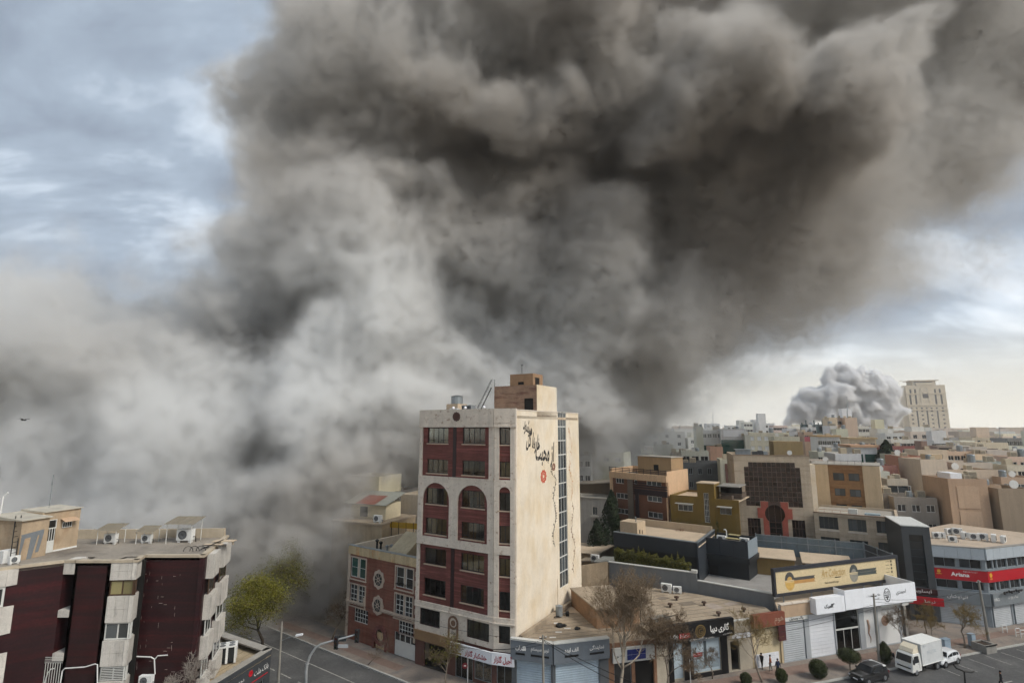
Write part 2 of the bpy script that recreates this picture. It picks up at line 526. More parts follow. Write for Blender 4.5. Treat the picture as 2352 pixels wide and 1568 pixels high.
white_letter = mat('white_letter', '#eceae6', 0.5, 0.0, 1, fine=0)
# ------------------------------------------------------------------ smoke: dense grids of soot and dust, real volumes
nrs = np.random.RandomState(11)
def lattice_noise(shape, org, dx, scale, seed):
    """smooth value noise of wavelength `scale` metres sampled on the grid, range about -1..1"""
    r = np.random.RandomState(seed)
    ax = []
    for k in range(3):
        t = (np.arange(shape[k]) * dx) / scale + 7.3 * (k + 1)
        ax.append(t)
    i0 = [np.floor(a).astype(int) for a in ax]
    f = [(a - np.floor(a)).astype(np.float32) for a in ax]
    f = [x * x * x * (x * (x * 6 - 15) + 10) for x in f]
    base = [i.min() for i in i0]
    n = [int(i.max() - i.min()) + 2 for i in i0]
    L = r.uniform(-1, 1, n).astype(np.float32)
    i0 = [i - b for i, b in zip(i0, base)]
    a = L[i0[0]] * (1 - f[0])[:, None, None] + L[i0[0] + 1] * f[0][:, None, None]
    a = a[:, i0[1]] * (1 - f[1])[None, :, None] + a[:, i0[1] + 1] * f[1][None, :, None]
    a = a[:, :, i0[2]] * (1 - f[2])[None, None, :] + a[:, :, i0[2] + 1] * f[2][None, None, :]
    return a
def fbm(shape, org, dx, scale, octaves, seed, gain=0.55, billow=False):
    s = np.zeros(shape, np.float32); amp = 1.0; tot = 0.0
    for o in range(octaves):
        if scale < dx * 1.6:
            break
        n = lattice_noise(shape, org, dx, scale, seed + 17 * o)
        if billow:
            n = np.abs(n) * 2.4 - 0.75
        s += n * amp; tot += amp
        amp *= gain; scale *= 0.47
    return s / tot
def union(shape, org, dx, puffs, k=10.0):
    """signed distance to the union of ellipsoid puffs (x, y, z, rx, ry, rz), smoothly joined"""
    X = (org[0] + np.arange(shape[0]) * dx).astype(np.float32)
    Y = (org[1] + np.arange(shape[1]) * dx).astype(np.float32)
    Z = (org[2] + np.arange(shape[2]) * dx).astype(np.float32)
    D = np.full(shape, 60.0, np.float32)
    for (x, y, z, rx, ry, rz) in puffs:
        pad = 26.0
        a = [max(0, int((c - r - pad - o) / dx)) for c, r, o in ((x, rx, org[0]), (y, ry, org[1]), (z, rz, org[2]))]
        b = [min(n, int((c + r + pad - o) / dx) + 2) for c, r, o, n in ((x, rx, org[0], shape[0]), (y, ry, org[1], shape[1]), (z, rz, org[2], shape[2]))]
        if any(p >= q for p, q in zip(a, b)):
            continue
        sl = tuple(slice(p, q) for p, q in zip(a, b))
        q = np.sqrt(((X[sl[0]] - x) / rx)[:, None, None] ** 2 + ((Y[sl[1]] - y) / ry)[None, :, None] ** 2 + ((Z[sl[2]] - z) / rz)[None, None, :] ** 2)
        d = (q - 1.0) * min(rx, ry, rz)

        A = D[sl]
        h = np.maximum(k - np.abs(A - d), 0.0) / k
        D[sl] = np.minimum(A, d) - h * h * k * 0.25
    return D
def volume_material(name, color, density, aniso=0.15, soot=None, fine=0.0):
    m = bpy.data.materials.new(name); m.use_nodes = True
    nt = m.node_tree; nt.nodes.clear()
    out = nt.nodes.new('ShaderNodeOutputMaterial')
    pv = nt.nodes.new('ShaderNodeVolumePrincipled')
    pv.inputs['Color'].default_value = (*color, 1)
    pv.inputs['Density'].default_value = density
    pv.inputs['Anisotropy'].default_value = aniso
    pv.inputs['Density Attribute'].default_value = 'density'
    if soot:
        at = nt.nodes.new('ShaderNodeAttribute'); at.attribute_name = 'soot'
        mx = nt.nodes.new('ShaderNodeMix'); mx.data_type = 'RGBA'
        mx.inputs['A'].default_value = (*color, 1); mx.inputs['B'].default_value = (*soot, 1)
        nt.links.new(at.outputs['Fac'], mx.inputs['Factor']); nt.links.new(mx.outputs['Result'], pv.inputs['Color'])
    if fine:
        # finest wisps, below the size of a grid cell
        g = nt.nodes.new('ShaderNodeNewGeometry')
        nz = nt.nodes.new('ShaderNodeTexNoise'); nz.inputs['Scale'].default_value = fine; nz.inputs['Detail'].default_value = 1.5; nz.inputs['Roughness'].default_value = 0.6
        mr = nt.nodes.new('ShaderNodeMapRange'); mr.inputs['From Min'].default_value = 0.34; mr.inputs['From Max'].default_value = 0.66
        mr.inputs['To Min'].default_value = density * 0.15; mr.inputs['To Max'].default_value = density * 1.9
        L = nt.links.new
        L(g.outputs['Position'], nz.inputs['Vector']); L(nz.outputs['Fac'], mr.inputs['Value'])
        L(mr.outputs[0], pv.inputs['Density'])
    nt.links.new(pv.outputs[0], out.inputs['Volume'])
    return m
def volume_from_grid(name, dens, org, dx, mat, soot=None):
    """a volume object whose density grid is the numpy array"""
    nx, ny, nz = dens.shape
    me = bpy.data.meshes.new(name)
    me.vertices.add(dens.size)
    at = me.attributes.new('d', 'FLOAT', 'POINT')
    at.data.foreach_set('value', np.ascontiguousarray(dens, np.float32).ravel())
    if soot is not None:
        at = me.attributes.new('s', 'FLOAT', 'POINT')
        at.data.foreach_set('value', np.ascontiguousarray(soot, np.float32).ravel())
    o = bpy.data.objects.new(name, me); COL.objects.link(o)
    ng = bpy.data.node_groups.new(name + '_grid', 'GeometryNodeTree')
    ng.interface.new_socket('Geometry', in_out='INPUT', socket_type='NodeSocketGeometry')
    ng.interface.new_socket('Geometry', in_out='OUTPUT', socket_type='NodeSocketGeometry')
    N = ng.nodes.new; L = ng.links.new
    gi = N('NodeGroupInput'); go = N('NodeGroupOutput')
    pos = N('GeometryNodeInputPosition')
    sub = N('ShaderNodeVectorMath'); sub.operation = 'SUBTRACT'; sub.inputs[1].default_value = org
    sc = N('ShaderNodeVectorMath'); sc.operation = 'SCALE'; sc.inputs['Scale'].default_value = 1.0 / dx
    L(pos.outputs[0], sub.inputs[0]); L(sub.outputs[0], sc.inputs[0])
    sp = N('ShaderNodeSeparateXYZ'); L(sc.outputs[0], sp.inputs[0])
    def rnd(s):
        m = N('ShaderNodeMath'); m.operation = 'ROUND'; L(s, m.inputs[0]); return m.outputs[0]
    def toint(s):
        m = N('FunctionNodeFloatToInt'); m.rounding_mode = 'ROUND'; L(s, m.inputs[0]); return m.outputs[0]
    def imath(op, a, b):
        m = N('FunctionNodeIntegerMath'); m.operation = op
        L(a, m.inputs[0])
        if isinstance(b, int): m.inputs[1].default_value = b
        else: L(b, m.inputs[1])
        return m.outputs[0]
    ix, iy, iz = (toint(sp.outputs[k]) for k in range(3))
    idx = imath('ADD', imath('MULTIPLY', imath('ADD', imath('MULTIPLY', ix, ny), iy), nz), iz)
    def cube(attr):
        na = N('GeometryNodeInputNamedAttribute'); na.data_type = 'FLOAT'; na.inputs['Name'].default_value = attr
        si = N('GeometryNodeSampleIndex'); si.data_type = 'FLOAT'; si.domain = 'POINT'
        L(gi.outputs[0], si.inputs['Geometry']); L(na.outputs['Attribute'], si.inputs['Value'])
        L(idx, si.inputs['Index'])
        vc = N('GeometryNodeVolumeCube')
        vc.inputs['Background'].default_value = 0.0
        vc.inputs['Min'].default_value = org
        vc.inputs['Max'].default_value = (org[0] + (nx - 1) * dx, org[1] + (ny - 1) * dx, org[2] + (nz - 1) * dx)
        vc.inputs['Resolution X'].default_value = nx; vc.inputs['Resolution Y'].default_value = ny; vc.inputs['Resolution Z'].default_value = nz
        L(si.outputs[0], vc.inputs['Density'])
        return vc.outputs[0]
    vol = cube('d')
    if soot is not None:
        gg = N('GeometryNodeGetNamedGrid'); gg.data_type = 'FLOAT'; gg.inputs['Name'].default_value = 'density'
        L(cube('s'), gg.inputs['Volume'])
        sg = N('GeometryNodeStoreNamedGrid'); sg.data_type = 'FLOAT'; sg.inputs['Name'].default_value = 'soot'
        L(vol, sg.inputs['Volume']); L(gg.outputs['Grid'], sg.inputs['Grid'])
        vol = sg.outputs[0]
    sm = N('GeometryNodeSetMaterial'); sm.inputs['Material'].default_value = mat
    L(vol, sm.inputs[0]); L(sm.outputs[0], go.inputs[0])
    me.materials.append(mat)
    md = o.modifiers.new('grid', 'NODES'); md.node_group = ng
    o['kind'] = 'stuff'
    return o
def P(u, v, y, ru, ry=None, rv=None):
    """a puff seen at (u, v) at depth y, radii ru, rv in picture units, ry in metres"""
    c = aty(u, v, y); k = math.hypot(c.y, c.z - H) / F * 1.0
    ru_m = ru * k; rv_m = (rv or ru) * k
    return (c.x, c.y, c.z, ru_m, ry or min(ru_m, rv_m), rv_m)
def bud(puffs, n, rmin, rmax, seed, front=True):
    """smaller puffs budding from the surface of the bigger ones"""
    r = random.Random(seed); out = []
    wts = [p[3] * p[5] for p in puffs]
    for _ in range(n):
        p = r.choices(puffs, wts)[0]
        while True:
            d = Vector((r.gauss(0, 1), r.gauss(0, 1), r.gauss(0, 1))).normalized()
            if not front or d.y < 0.35:
                break
        s = r.uniform(rmin, rmax) * min(p[3], p[5])
        out.append((p[0] + d.x * p[3] * .9, p[1] + d.y * p[4] * .9, p[2] + d.z * p[5] * .9, s, s, s))
    return out
def warp(fields, shape, dx, scale, amp, seed):
    """stir the fields with a divergence-free swirl of the given wavelength and reach, so nothing keeps the grid's axes"""
    A = [lattice_noise(shape, None, dx, scale * (1 + .13 * k), seed + 31 * k) for k in range(3)]
    g = lambda a, ax: np.gradient(a, axis=ax).astype(np.float32)
    D = [g(A[2], 1) - g(A[1], 2), g(A[0], 2) - g(A[2], 0), g(A[1], 0) - g(A[0], 1)]
    k = amp / dx / max(1e-6, float(np.sqrt(np.mean(D[0] ** 2 + D[1] ** 2 + D[2] ** 2))))
    i0 = []; fr = []
    for ax in range(3):
        sh = [1, 1, 1]; sh[ax] = shape[ax]
        q = D[ax] * k + np.arange(shape[ax], dtype=np.float32).reshape(sh)
        np.clip(q, 0, shape[ax] - 1.001, out=q)
        f = np.floor(q); i0.append(f.astype(np.int32)); fr.append(q - f)
    del A, D
    base = (i0[0] * shape[1] + i0[1]) * shape[2] + i0[2]
    out = []
    for F_ in fields:
        fl = F_.ravel(); acc = np.zeros(shape, np.float32)
        for a in (0, 1):
            wa = fr[0] if a else 1 - fr[0]
            for b in (0, 1):
                wb = wa * (fr[1] if b else 1 - fr[1])
                for c in (0, 1):
                    acc += fl[base + (a * shape[1] + b) * shape[2] + c] * (wb * (fr[2] if c else 1 - fr[2]))
        out.append(acc)
    return out
def ramp(x):
    x = np.clip(x, 0, 1); return x * x * (3 - 2 * x)

DX = 0.85
ORG = (-146.0, 66.0, -2.0)
SHP = (396, 150, 196)
body = [
    # low bank of dust over the roofs on the left
    P(-80, 900, 112, 220, 26, 170), P(130, 850, 110, 200, 22, 120), P(330, 830, 108, 190, 22, 120), P(520, 900, 102, 170, 20, 130),
    P(60, 1060, 108, 220, 22, 140), P(300, 1080, 102, 200, 18, 140), P(480, 1130, 98, 150, 16, 130), P(250, 1230, 104, 300, 18, 110), P(420, 1290, 92, 200, 14, 120),
    # rear wall of smoke that closes the horizon
    P(200, 980, 150, 500, 30, 230), P(740, 930, 150, 400, 34, 240), P(1060, 880, 152, 330, 30, 290), P(560, 1180, 128, 380, 24, 200), P(980, 640, 150, 250, 34, 240), P(1250, 800, 160, 260, 30, 220),
    # street filled with dark smoke
    P(690, 1170, 90, 120, 16, 110), P(600, 1280, 92, 130, 16, 130), P(720, 1320, 92, 80, 10, 130), P(650, 1430, 90, 120, 10, 120), P(740, 1450, 92, 60, 8, 90), P(700, 1180, 82, 70, 6, 110), P(695, 1340, 82, 66, 6, 120), P(630, 1470, 84, 90, 6, 80), P(500, 1400, 92, 120, 10, 120), P(765, 1260, 86, 45, 8, 170), P(720, 1430, 86, 70, 8, 80),
    # left shoulder of the plume
    P(560, 700, 116, 170, 24, 110), P(470, 770, 114, 130, 20, 90), P(750, 585, 116, 130, 24, 115), P(870, 430, 118, 160, 26, 140), P(960, 560, 112, 180, 26, 160),
    P(795, 420, 122, 95, 20, 95), P(640, 760, 120, 150, 22, 130),
    # pale dust drifting up to the right in front of the trunk
    P(1100, 740, 112, 150, 18, 120), P(1220, 720, 122, 140, 18, 130), P(1330, 760, 132, 140, 18, 150), P(1200, 880, 118, 140, 18, 110), P(1400, 870, 146, 110, 18, 110), P(740, 120, 124, 60, 16, 80), P(690, 280, 124, 36, 10, 22),
    # trunk and dark heart
    P(1250, 620, 130, 210, 30, 200), P(1320, 430, 134, 250, 34, 180), P(1560, 520, 136, 230, 34, 160), P(1400, 780, 152, 200, 30, 190), P(1530, 700, 150, 180, 28, 130),
    P(1280, 920, 142, 170, 24, 130), P(1430, 900, 158, 130, 22, 110), P(1700, 570, 138, 200, 30, 120),
    # overhanging crown
    P(845, 190, 122, 130, 26, 180), P(920, 40, 124, 180, 30, 150), P(1000, 260, 120, 190, 28, 140), P(1150, 120, 124, 240, 32, 160), P(1300, 250, 128, 210, 30, 160),
    P(1500, 100, 128, 270, 34, 160), P(1750, 60, 132, 290, 36, 140), P(2050, 60, 136, 260, 34, 150), P(2260, 120, 140, 210, 30, 160), P(2050, 330, 138, 200, 30, 150), P(1800, 520, 134, 200, 26, 120),
    P(1850, 640, 146, 170, 24, 90),
    # beyond the top of the frame
    P(960, -160, 128, 280, 36, 170), P(1400, -170, 130, 360, 36, 170), P(1950, -150, 136, 360, 36, 170), P(2380, -50, 146, 200, 30, 150),
]
billows = [
    P(1160, 225, 98, 70, 14, 52), P(1060, 215, 102, 80, 14, 62), P(960, 190, 106, 70, 12, 60), P(1270, 215, 104, 60, 12, 50),
    P(1620, 240, 102, 120, 18, 95), P(1560, 290, 100, 80, 14, 60), P(1690, 250, 98, 62, 12, 75), P(1660, 320, 100, 80, 14, 50), P(1840, 310, 106, 90, 18, 100), P(1910, 350, 104, 70, 14, 75), P(1960, 250, 112, 80, 16, 70), P(1870, 420, 110, 60, 12, 40),
]
ground_dust = [
    P(640, 965, 96, 80, 10, 60), P(760, 930, 92, 90, 14, 80), P(860, 840, 96, 100, 14, 85), P(950, 760, 106, 110, 16, 95), P(800, 1010, 94, 120, 12, 60), P(920, 980, 98, 90, 12, 70), P(540, 930, 98, 80, 10, 60), P(600, 985, 96, 90, 10, 60), P(580, 950, 91, 80, 12, 70), P(470, 1010, 97, 120, 12, 80), P(560, 1060, 95, 110, 10, 60),
    P(1000, 480, 108, 80, 14, 70), P(900, 400, 112, 90, 14, 60), P(760, 520, 112, 90, 14, 70), P(1080, 900, 112, 100, 14, 110),
]
veil = [
    P(1500, 930, 168, 190, 20, 90), P(1640, 830, 160, 200, 22, 90), P(1950, 660, 150, 260, 24, 110), P(2200, 560, 150, 180, 20, 130), P(2260, 330, 146, 160, 24, 170), P(2330, 640, 150, 120, 14, 70),
    P(520, 600, 120, 190, 20, 120), P(330, 700, 114, 260, 20, 110), P(80, 740, 114, 240, 20, 90), P(770, 260, 124, 70, 20, 170), P(690, 430, 122, 90, 18, 110),
    P(860, 1090, 92, 160, 12, 130), P(760, 1240, 90, 110, 12, 140), P(960, 960, 88, 130, 10, 110), P(240, 1140, 80, 330, 8, 110), P(1350, 960, 150, 160, 16, 80), P(1780, 760, 156, 200, 18, 70), P(1750, 860, 175, 90, 10, 70), P(1450, 975, 182, 220, 16, 60), P(1580, 960, 186, 140, 12, 70), P(780, 1180, 82, 60, 6, 120),
]
def tight(b, seed, n, a=0.25, c=0.5): return b + bud(b, n, a, c, seed)
def fine(b, seed, n): return b + bud(b, n, .3, .55, seed)
d1 = union(SHP, ORG, DX, fine(tight(body, 3, 120, .2, .4), 14, 260), 8.0)
d2 = union(SHP, ORG, DX, fine(tight(billows, 5, 150, .25, .5), 15, 420), 3.5)
d4 = union(SHP, ORG, DX, fine(tight(ground_dust, 6, 90, .25, .5), 16, 160), 8.0)
d3 = union(SHP, ORG, DX, veil, 14.0)
n1 = fbm(SHP, ORG, DX, 26.0, 4, 5, 0.55); n2 = fbm(SHP, ORG, DX, 12.0, 3, 40, 0.6, billow=True)
n3 = fbm(SHP, ORG, DX, 6.5, 3, 140, 0.62, billow=True)
SIDE = ramp((ORG[0] + np.arange(SHP[0]) * DX - 22.0) / 50.0)[:, None, None] * (1 - .55 * ramp((ORG[2] + np.arange(SHP[2]) * DX - 70.0) / 40.0))[None, None, :]   # the lee side frays out
dens = .68 * ramp((2.0 + SIDE * 6.0 - (d1 + n1 * 8.0 + n2 * 3.4 + n3 * 2.0)) / (6.0 + SIDE * 24.0))
dens = np.maximum(dens, 1.5 * ramp((1.0 - (d2 + n1 * 2.5 + n2 * 2.6 + n3 * 2.2)) / 3.0))
dens = np.maximum(dens, 0.8 * ramp((1.0 - (d4 + n1 * 5.0 + n2 * 4.0 + n3 * 1.8)) / 6.0))
street = [P(700, 1190, 84, 90, 7, 110), P(650, 1300, 84, 120, 8, 120), P(720, 1400, 86, 80, 7, 110), P(600, 1430, 88, 140, 9, 110), P(500, 1330, 90, 110, 9, 110)]
d5 = union(SHP, ORG, DX, fine(street, 18, 60), 6.0)
dens = np.maximum(dens, ramp((2.0 - (d5 + n1 * 4.0 + n2 * 3.0)) / 6.0))
dens = dens + 0.13 * ramp(-(d3 + n1 * 12.0) / 16.0)
dens = np.clip(dens * (0.8 + 0.5 * fbm(SHP, ORG, DX, 9.0, 3, 77)), 0, 2.2).astype(np.float32)
soot_shade_puffs = [  # soot, and shade of recesses and undersides painted into the smoke's colour
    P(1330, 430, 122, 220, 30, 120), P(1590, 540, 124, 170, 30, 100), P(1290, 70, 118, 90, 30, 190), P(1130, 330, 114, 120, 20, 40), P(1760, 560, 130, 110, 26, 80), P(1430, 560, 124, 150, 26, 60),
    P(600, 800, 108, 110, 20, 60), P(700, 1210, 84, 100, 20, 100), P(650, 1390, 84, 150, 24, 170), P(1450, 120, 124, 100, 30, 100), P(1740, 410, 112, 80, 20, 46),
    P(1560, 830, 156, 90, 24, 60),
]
sd = union(SHP, ORG, DX, soot_shade_puffs) + n1 * 6
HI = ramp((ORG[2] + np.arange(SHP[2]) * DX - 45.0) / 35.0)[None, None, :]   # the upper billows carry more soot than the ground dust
soot_shade_f = np.clip(0.05 + 0.39 * HI + 0.66 * ramp(0.5 - sd / 36.0) - (0.30 - 0.32 * HI) * ramp(0.5 - (np.minimum(d2, d4) - 2) / 8.0), 0, 1)
dens, soot_shade_f = warp([dens, soot_shade_f], SHP, DX, 34.0, 4.6, 301)
dens, soot_shade_f = warp([dens, soot_shade_f], SHP, DX, 11.0, 2.0, 401)
dens, soot_shade_f = warp([dens, soot_shade_f], SHP, DX, 5.0, 0.9, 451)
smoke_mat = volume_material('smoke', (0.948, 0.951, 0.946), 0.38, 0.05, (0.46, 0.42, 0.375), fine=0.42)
smoke_plume = volume_from_grid('smoke_plume', dens.astype(np.float32), ORG, DX, smoke_mat, soot_shade_f.astype(np.float32))

# the second, distant column: dense grey billows beyond the town
ORG2, DX2, SHP2 = (430.0, 790.0, 0.0), 2.2, (148, 60, 80)
def P2(u, v, ru, rv, y=850): return P(u - 2, v + 4, y, ru * .78, min(ru, rv) * .5, rv * .8)
far = [P2(*q) for q in ((1850, 948, 40, 30), (1888, 925, 46, 44), (1930, 902, 52, 50), (1962, 866, 52, 34), (1992, 905, 52, 60), (2032, 890, 36, 42), (2052, 932, 26, 42), (1960, 952, 80, 30), (2012, 957, 60, 28), (2052, 876, 26, 20), (1925, 866, 26, 20), (1832, 962, 26, 16))]
far = far + bud(far, 70, .3, .55, 8)
far = far + bud(far, 110, .16, .3, 12)
df = union(SHP2, ORG2, DX2, far, 3.0) + fbm(SHP2, ORG2, DX2, 34.0, 4, 61, .62, billow=True) * 9.0
fd = ramp((1.5 - df) / 5.0)
fs = np.clip(.25 + .5 * fbm(SHP2, ORG2, DX2, 60.0, 2, 90), 0, 1)
far_mat = volume_material('far_smoke', (0.98, 0.975, 0.97), 0.9, 0.1, (0.80, 0.80, 0.81))
fd, = warp([fd], SHP2, DX2, 30.0, 4.0, 501)
fd, = warp([fd], SHP2, DX2, 14.0, 2.0, 601)
distant_smoke = volume_from_grid('distant_smoke', fd.astype(np.float32), ORG2, DX2, far_mat, fs.astype(np.float32))

# thin air: far things pale a little
hb = MB().box(-2600, 2600, -500, 4600, -1.0, 215.0).obj('haze', volume_material('haze', (0.92, 0.94, 0.96), 0.0002, 0.2), kind='stuff')
hb.data.materials[0].node_tree.nodes['Principled Volume'].inputs['Density Attribute'].default_value = ''
# ================================================================== setting: ground, roads, pavements
asphalt = mat('asphalt', (0.078, 0.077, 0.076), 0.9, 0.18, 0.25, 0, 0.22, bands=((0.10, 0.098, 0.095), (0.25, 0.25, 1), 0.5, 0.7))
paving = mat('paving', '#857a70', 0.9, 0.14, 0.5, 0, 0.16, bands=('#6f6a66', (0.6, 0.6, 1), 0.45, 0.7))
paving_red = mat('paving_red', '#7c685d', 0.9, 0.14, 0.8, 0, 0.2)
kerb_m = mat('kerb_concrete', '#a5a39d', 0.9, 0.12, 1.2, 0, 0.15)
paint = mat('road_paint', '#98968f', 0.8, 0.45, 2.5, 0, 0.3)
earth = mat('town_ground', '#8f8270', 0.95, 0.2, 0.05, 0, 0.15)
MB().quad((-2500, -400, 0), (2500, -400, 0), (2500, 4500, 0), (-2500, 4500, 0)).obj('ground', earth, kind='structure')
SL = Frame((17.0, 61.86), (17.951, 62.17))            # the shop line of the wide street
ST = Frame((-16.13, 65.31), (-12.06, 62.36))          # kerb of the side street
def kerb_pt(s):  # kerb of the wide street
    return SL.w(s, -5.0)
b = MB()
# roads: the crossing, the wide street running off to the right, the side street running up to the left
P0 = SL.w(-26, -5.0); P1 = SL.w(160, -5.0); P2 = SL.w(160, -45); P3 = SL.w(-60, -45)
b.prism([SL.w(-60, -46)[:2], SL.w(160, -46)[:2], SL.w(160, -4.9)[:2], SL.w(-14.5, -4.9)[:2], (0.0, 55.0), ST.w(6, 0.1)[:2], ST.w(-120, 0.1)[:2], ST.w(-120, -13.2)[:2], ST.w(-4, -13.2)[:2], (-40, 40)], -0.3, 0.004)
b.obj('road', asphalt, kind='structure')
# pavements, a kerb height above the road
b = MB()
b.prism([(0.2, 54.6), SL.w(-14.0, -4.75)[:2], SL.w(160, -4.75)[:2], SL.w(160, 6)[:2], (0.4, 62.0), (-11, 68), (-60, 104), ST.w(-60, 0.25)[:2], ST.w(5.5, 0.25)[:2]], -0.2, 0.13)
b.obj('pavement', paving, kind='structure')
b = MB()
b.prism([ST.w(-120, -13.4)[:2], ST.w(-3, -13.4)[:2], (-33, 46), (-60, 40), (-90, 90)], -0.2, 0.13)
b.obj('far_pavement', paving, kind='structure')
b = MB()
def strip(b, fr, s0, s1, d0, d1, z):
    b.quad(fr.w(s0, d0, z), fr.w(s1, d0, z), fr.w(s1, d1, z), fr.w(s0, d1, z))
strip(b, SL, -10, 30.5, -2.6, -0.9, 0.134); strip(b, SL, 34, 60, -2.6, -1.2, 0.134); strip(b, ST, -30, 3, 1.3, 2.6, 0.134)
b.obj('red_paving', paving_red, kind='structure')
# kerb stones, one by one where they can be told apart
kme = MB(); kme.box(0.01, 1.39, 0, 0.22, -0.05, 0.15); kme = kme.mesh('kerb_stone', kerb_m)
kr = bpy.data.objects.new('kerb', MB().box(0, 0.2, 0, 0.2, -0.4, -0.2).mesh('kerb', kerb_m)); COL.objects.link(kr); kr['kind'] = 'structure'
for i in range(-10, 52):
    place('kerb_stone', kme, kr, Matrix.Translation(SL.w(i * 1.4, -5.0, 0)) @ Matrix.Rotation(SL.ang + rng.uniform(-.01, .01), 4, 'Z'))
for i in range(-22, 5):
    place('kerb_stone', kme, kr, Matrix.Translation(ST.w(i * 1.4, 0, 0)) @ Matrix.Rotation(ST.ang + rng.uniform(-.01, .01), 4, 'Z'))
# worn white markings
b = MB()
for i in range(9):
    s = 31.5 + i * 2.9
    strip(b, SL, s, s + 0.1, -8.3, -5.6, 0.010)
for i in range(40):
    strip(b, SL, -10 + i * 3.4, -8.6 + i * 3.4, -11.0, -10.85, 0.010); strip(b, SL, 20 + i * 3.4, 21.6 + i * 3.4, -13.9, -13.75, 0.010)
for i in range(20):
    strip(b, ST, -60 + i * 3.3, -58 + i * 3.3, -6.6, -6.45, 0.010)
strip(b, ST, -60, 6, -3.2, -3.08, 0.010)
b.obj('road_markings', paint, kind='structure')

# ================================================================== the corner tower
TL, TE, TA, TG = (-11.23, 66.49), (-1.94, 60.58), (0.36, 59.91), (9.36, 75.44)
TF, TC, TS = Frame(TL, TE), Frame(TE, TA), Frame(TA, TG)
TB = (-2.1, 82.0)
tower = thing('apartment_tower', 'tall corner tower of dark red brick and pale stone with a cream side wall', 'building', (-2, 68, 0))
curt = [mat('curtain_gold', '#b39058', 0.9, 0.1, 3), mat('curtain_brown', '#85623f', 0.9, 0.1, 3), mat('curtain_tan', '#ab8d5c', 0.9, 0.1, 3), mat('curtain_red', '#7a4122', 0.9, 0.1, 3), mat('curtain_grey', '#5c5a58', 0.9, 0.1, 3)]
rows = [(25.2, 27.06), (21.68, 23.32), (18.1, 19.97), (14.7, 16.5), (11.3, 13.1), (7.88, 9.72)]
fx = [(1.06, 4.29), (6.46, 9.67)]
cxs = (0.55, 1.82)
cx = (TC.L - 1.82, TC.L - 0.55)
holes_f = [(a, c, z0, z1) for (z0, z1) in rows for (a, c) in fx] + [(0.62, 3.65, 4.55, 6.38), (7.48, 10.48, 4.48, 6.32)]
holes_c = [(cx[0], cx[1], z0 - .02, z1) for (z0, z1) in rows] + [(cx[0], cx[1], 4.6, 6.34)]
b = MB(TF); b.wall(0, TF.L, 2.8, 28.6, holes_f)
b.M = TC.M; b.wall(0, TC.L, 2.8, 28.6, holes_c)
b.obj('wall', brick_red, tower, label='dark red brick front walls')
# side, back and party walls
b = MB(TS); b.wall(0, TS.L, 0, 29.0, [(11.14, 13.74, 7.4, 29.0)])
b.M = Matrix.Identity(4)
for p, q in ((TG, TB), (TB, TL)):
    f = Frame(p, q); b.M = f.M; b.wall(0, f.L, 0, 29.0)
b.obj('side_wall', cream, tower, label='cream painted party wall with black calligraphy')
b = MB(); b.prism([TL, TE, TA, TG, TB], 28.1, 28.4); b.obj('roof', roof_pale, tower)
fl = MB()
inn = [(-9.9, 66.6), (-1.9, 61.5), (0.2, 61.0), (8.2, 75.2), (-1.8, 80.6)]
for z in (2.7, 6.9, 10.6, 14.0, 17.4, 20.8, 24.2):
    fl.prism(inn, z, z + .25)
fl.obj('floor_slabs', concrete, tower)
# pale stone dressing in front of the brick
def arch(x0, x1, zs, n=12, rise=None):
    c = (x0 + x1) / 2; r = (x1 - x0) / 2; rz = rise or r
    return [(c + r * math.cos(math.pi * k / n), zs + rz * math.sin(math.pi * k / n)) for k in range(n + 1)]
def arched_plate(b, x0, x1, z0, z1, arches, y0, y1):
    """stone field with round-headed openings (a, c, bottom, spring, rise)"""
    xs = sorted(arches); prev = x0
    for (a, c, zb, zs, rise) in xs:
        b.box(prev, a, y0, y1, z0, z1)
        if zb > z0: b.box(a, c, y0, y1, z0, zb)
        ar = list(reversed(arch(a, c, zs, 14, rise)))
        for i in range(len(ar) - 1):
            (xa, za), (xb, zb2) = ar[i], ar[i + 1]
            b.plate([(xa, za), (xb, zb2), (xb, z1), (xa, z1)], y0, y1)
        prev = c
    b.box(prev, x1, y0, y1, z0, z1)
b = MB(TF)
b.box(-.1, TF.L, -.30, 0, 27.12, 29.2); b.box(-.15, TF.L, -.36, -.30, 27.12, 27.3); b.box(-.13, TF.L, -.33, -.30, 27.62, 27.72)
b.box(-.1, 0.36, -.16, 0, 21.35, 27.12); b.box(10.3, TF.L, -.16, 0, 21.35, 27.12)
arched_plate(b, -.1, TF.L, 13.5, 21.35, [(0.63, 4.74, 14.4, 18.6, 2.0), (5.95, 10.16, 14.4, 18.6, 2.0)], -.2, 0)
b.box(-.12, TF.L, -.24, -.2, 21.2, 21.35); b.box(-.12, TF.L, -.24, -.2, 13.5, 13.62)
b.box(-.1, 0.36, -.16, 0, 7.12, 13.5); b.box(10.3, TF.L, -.16, 0, 7.12, 13.5)
b.box(-.1, TF.L, -.22, 0, 6.5, 7.12); b.box(-.12, TF.L, -.3, -.22, 6.5, 6.62)
b.wall(-.1, TF.L, 3.95, 6.5, [(0.62, 3.65, 4.55, 6.38), (7.48, 10.48, 4.48, 6.32)], t=.12, y=-.12)
b.M = TC.M
b.box(0, TC.L + .15, -.30, 0, 27.12, 29.2); b.box(0, TC.L + .1, -.36, -.30, 27.12, 27.3); b.box(0, TC.L + .1, -.33, -.30, 27.62, 27.72)
b.box(0, cx[0] - .02, -.16, 0, 21.35, 27.12); b.box(cx[1] + .02, TC.L, -.16, 0, 21.35, 27.12)
arched_plate(b, 0, TC.L, 13.5, 21.35, [(cx[0] - .02, cx[1] + .02, 14.4, 19.98, .64)], -.2, 0)
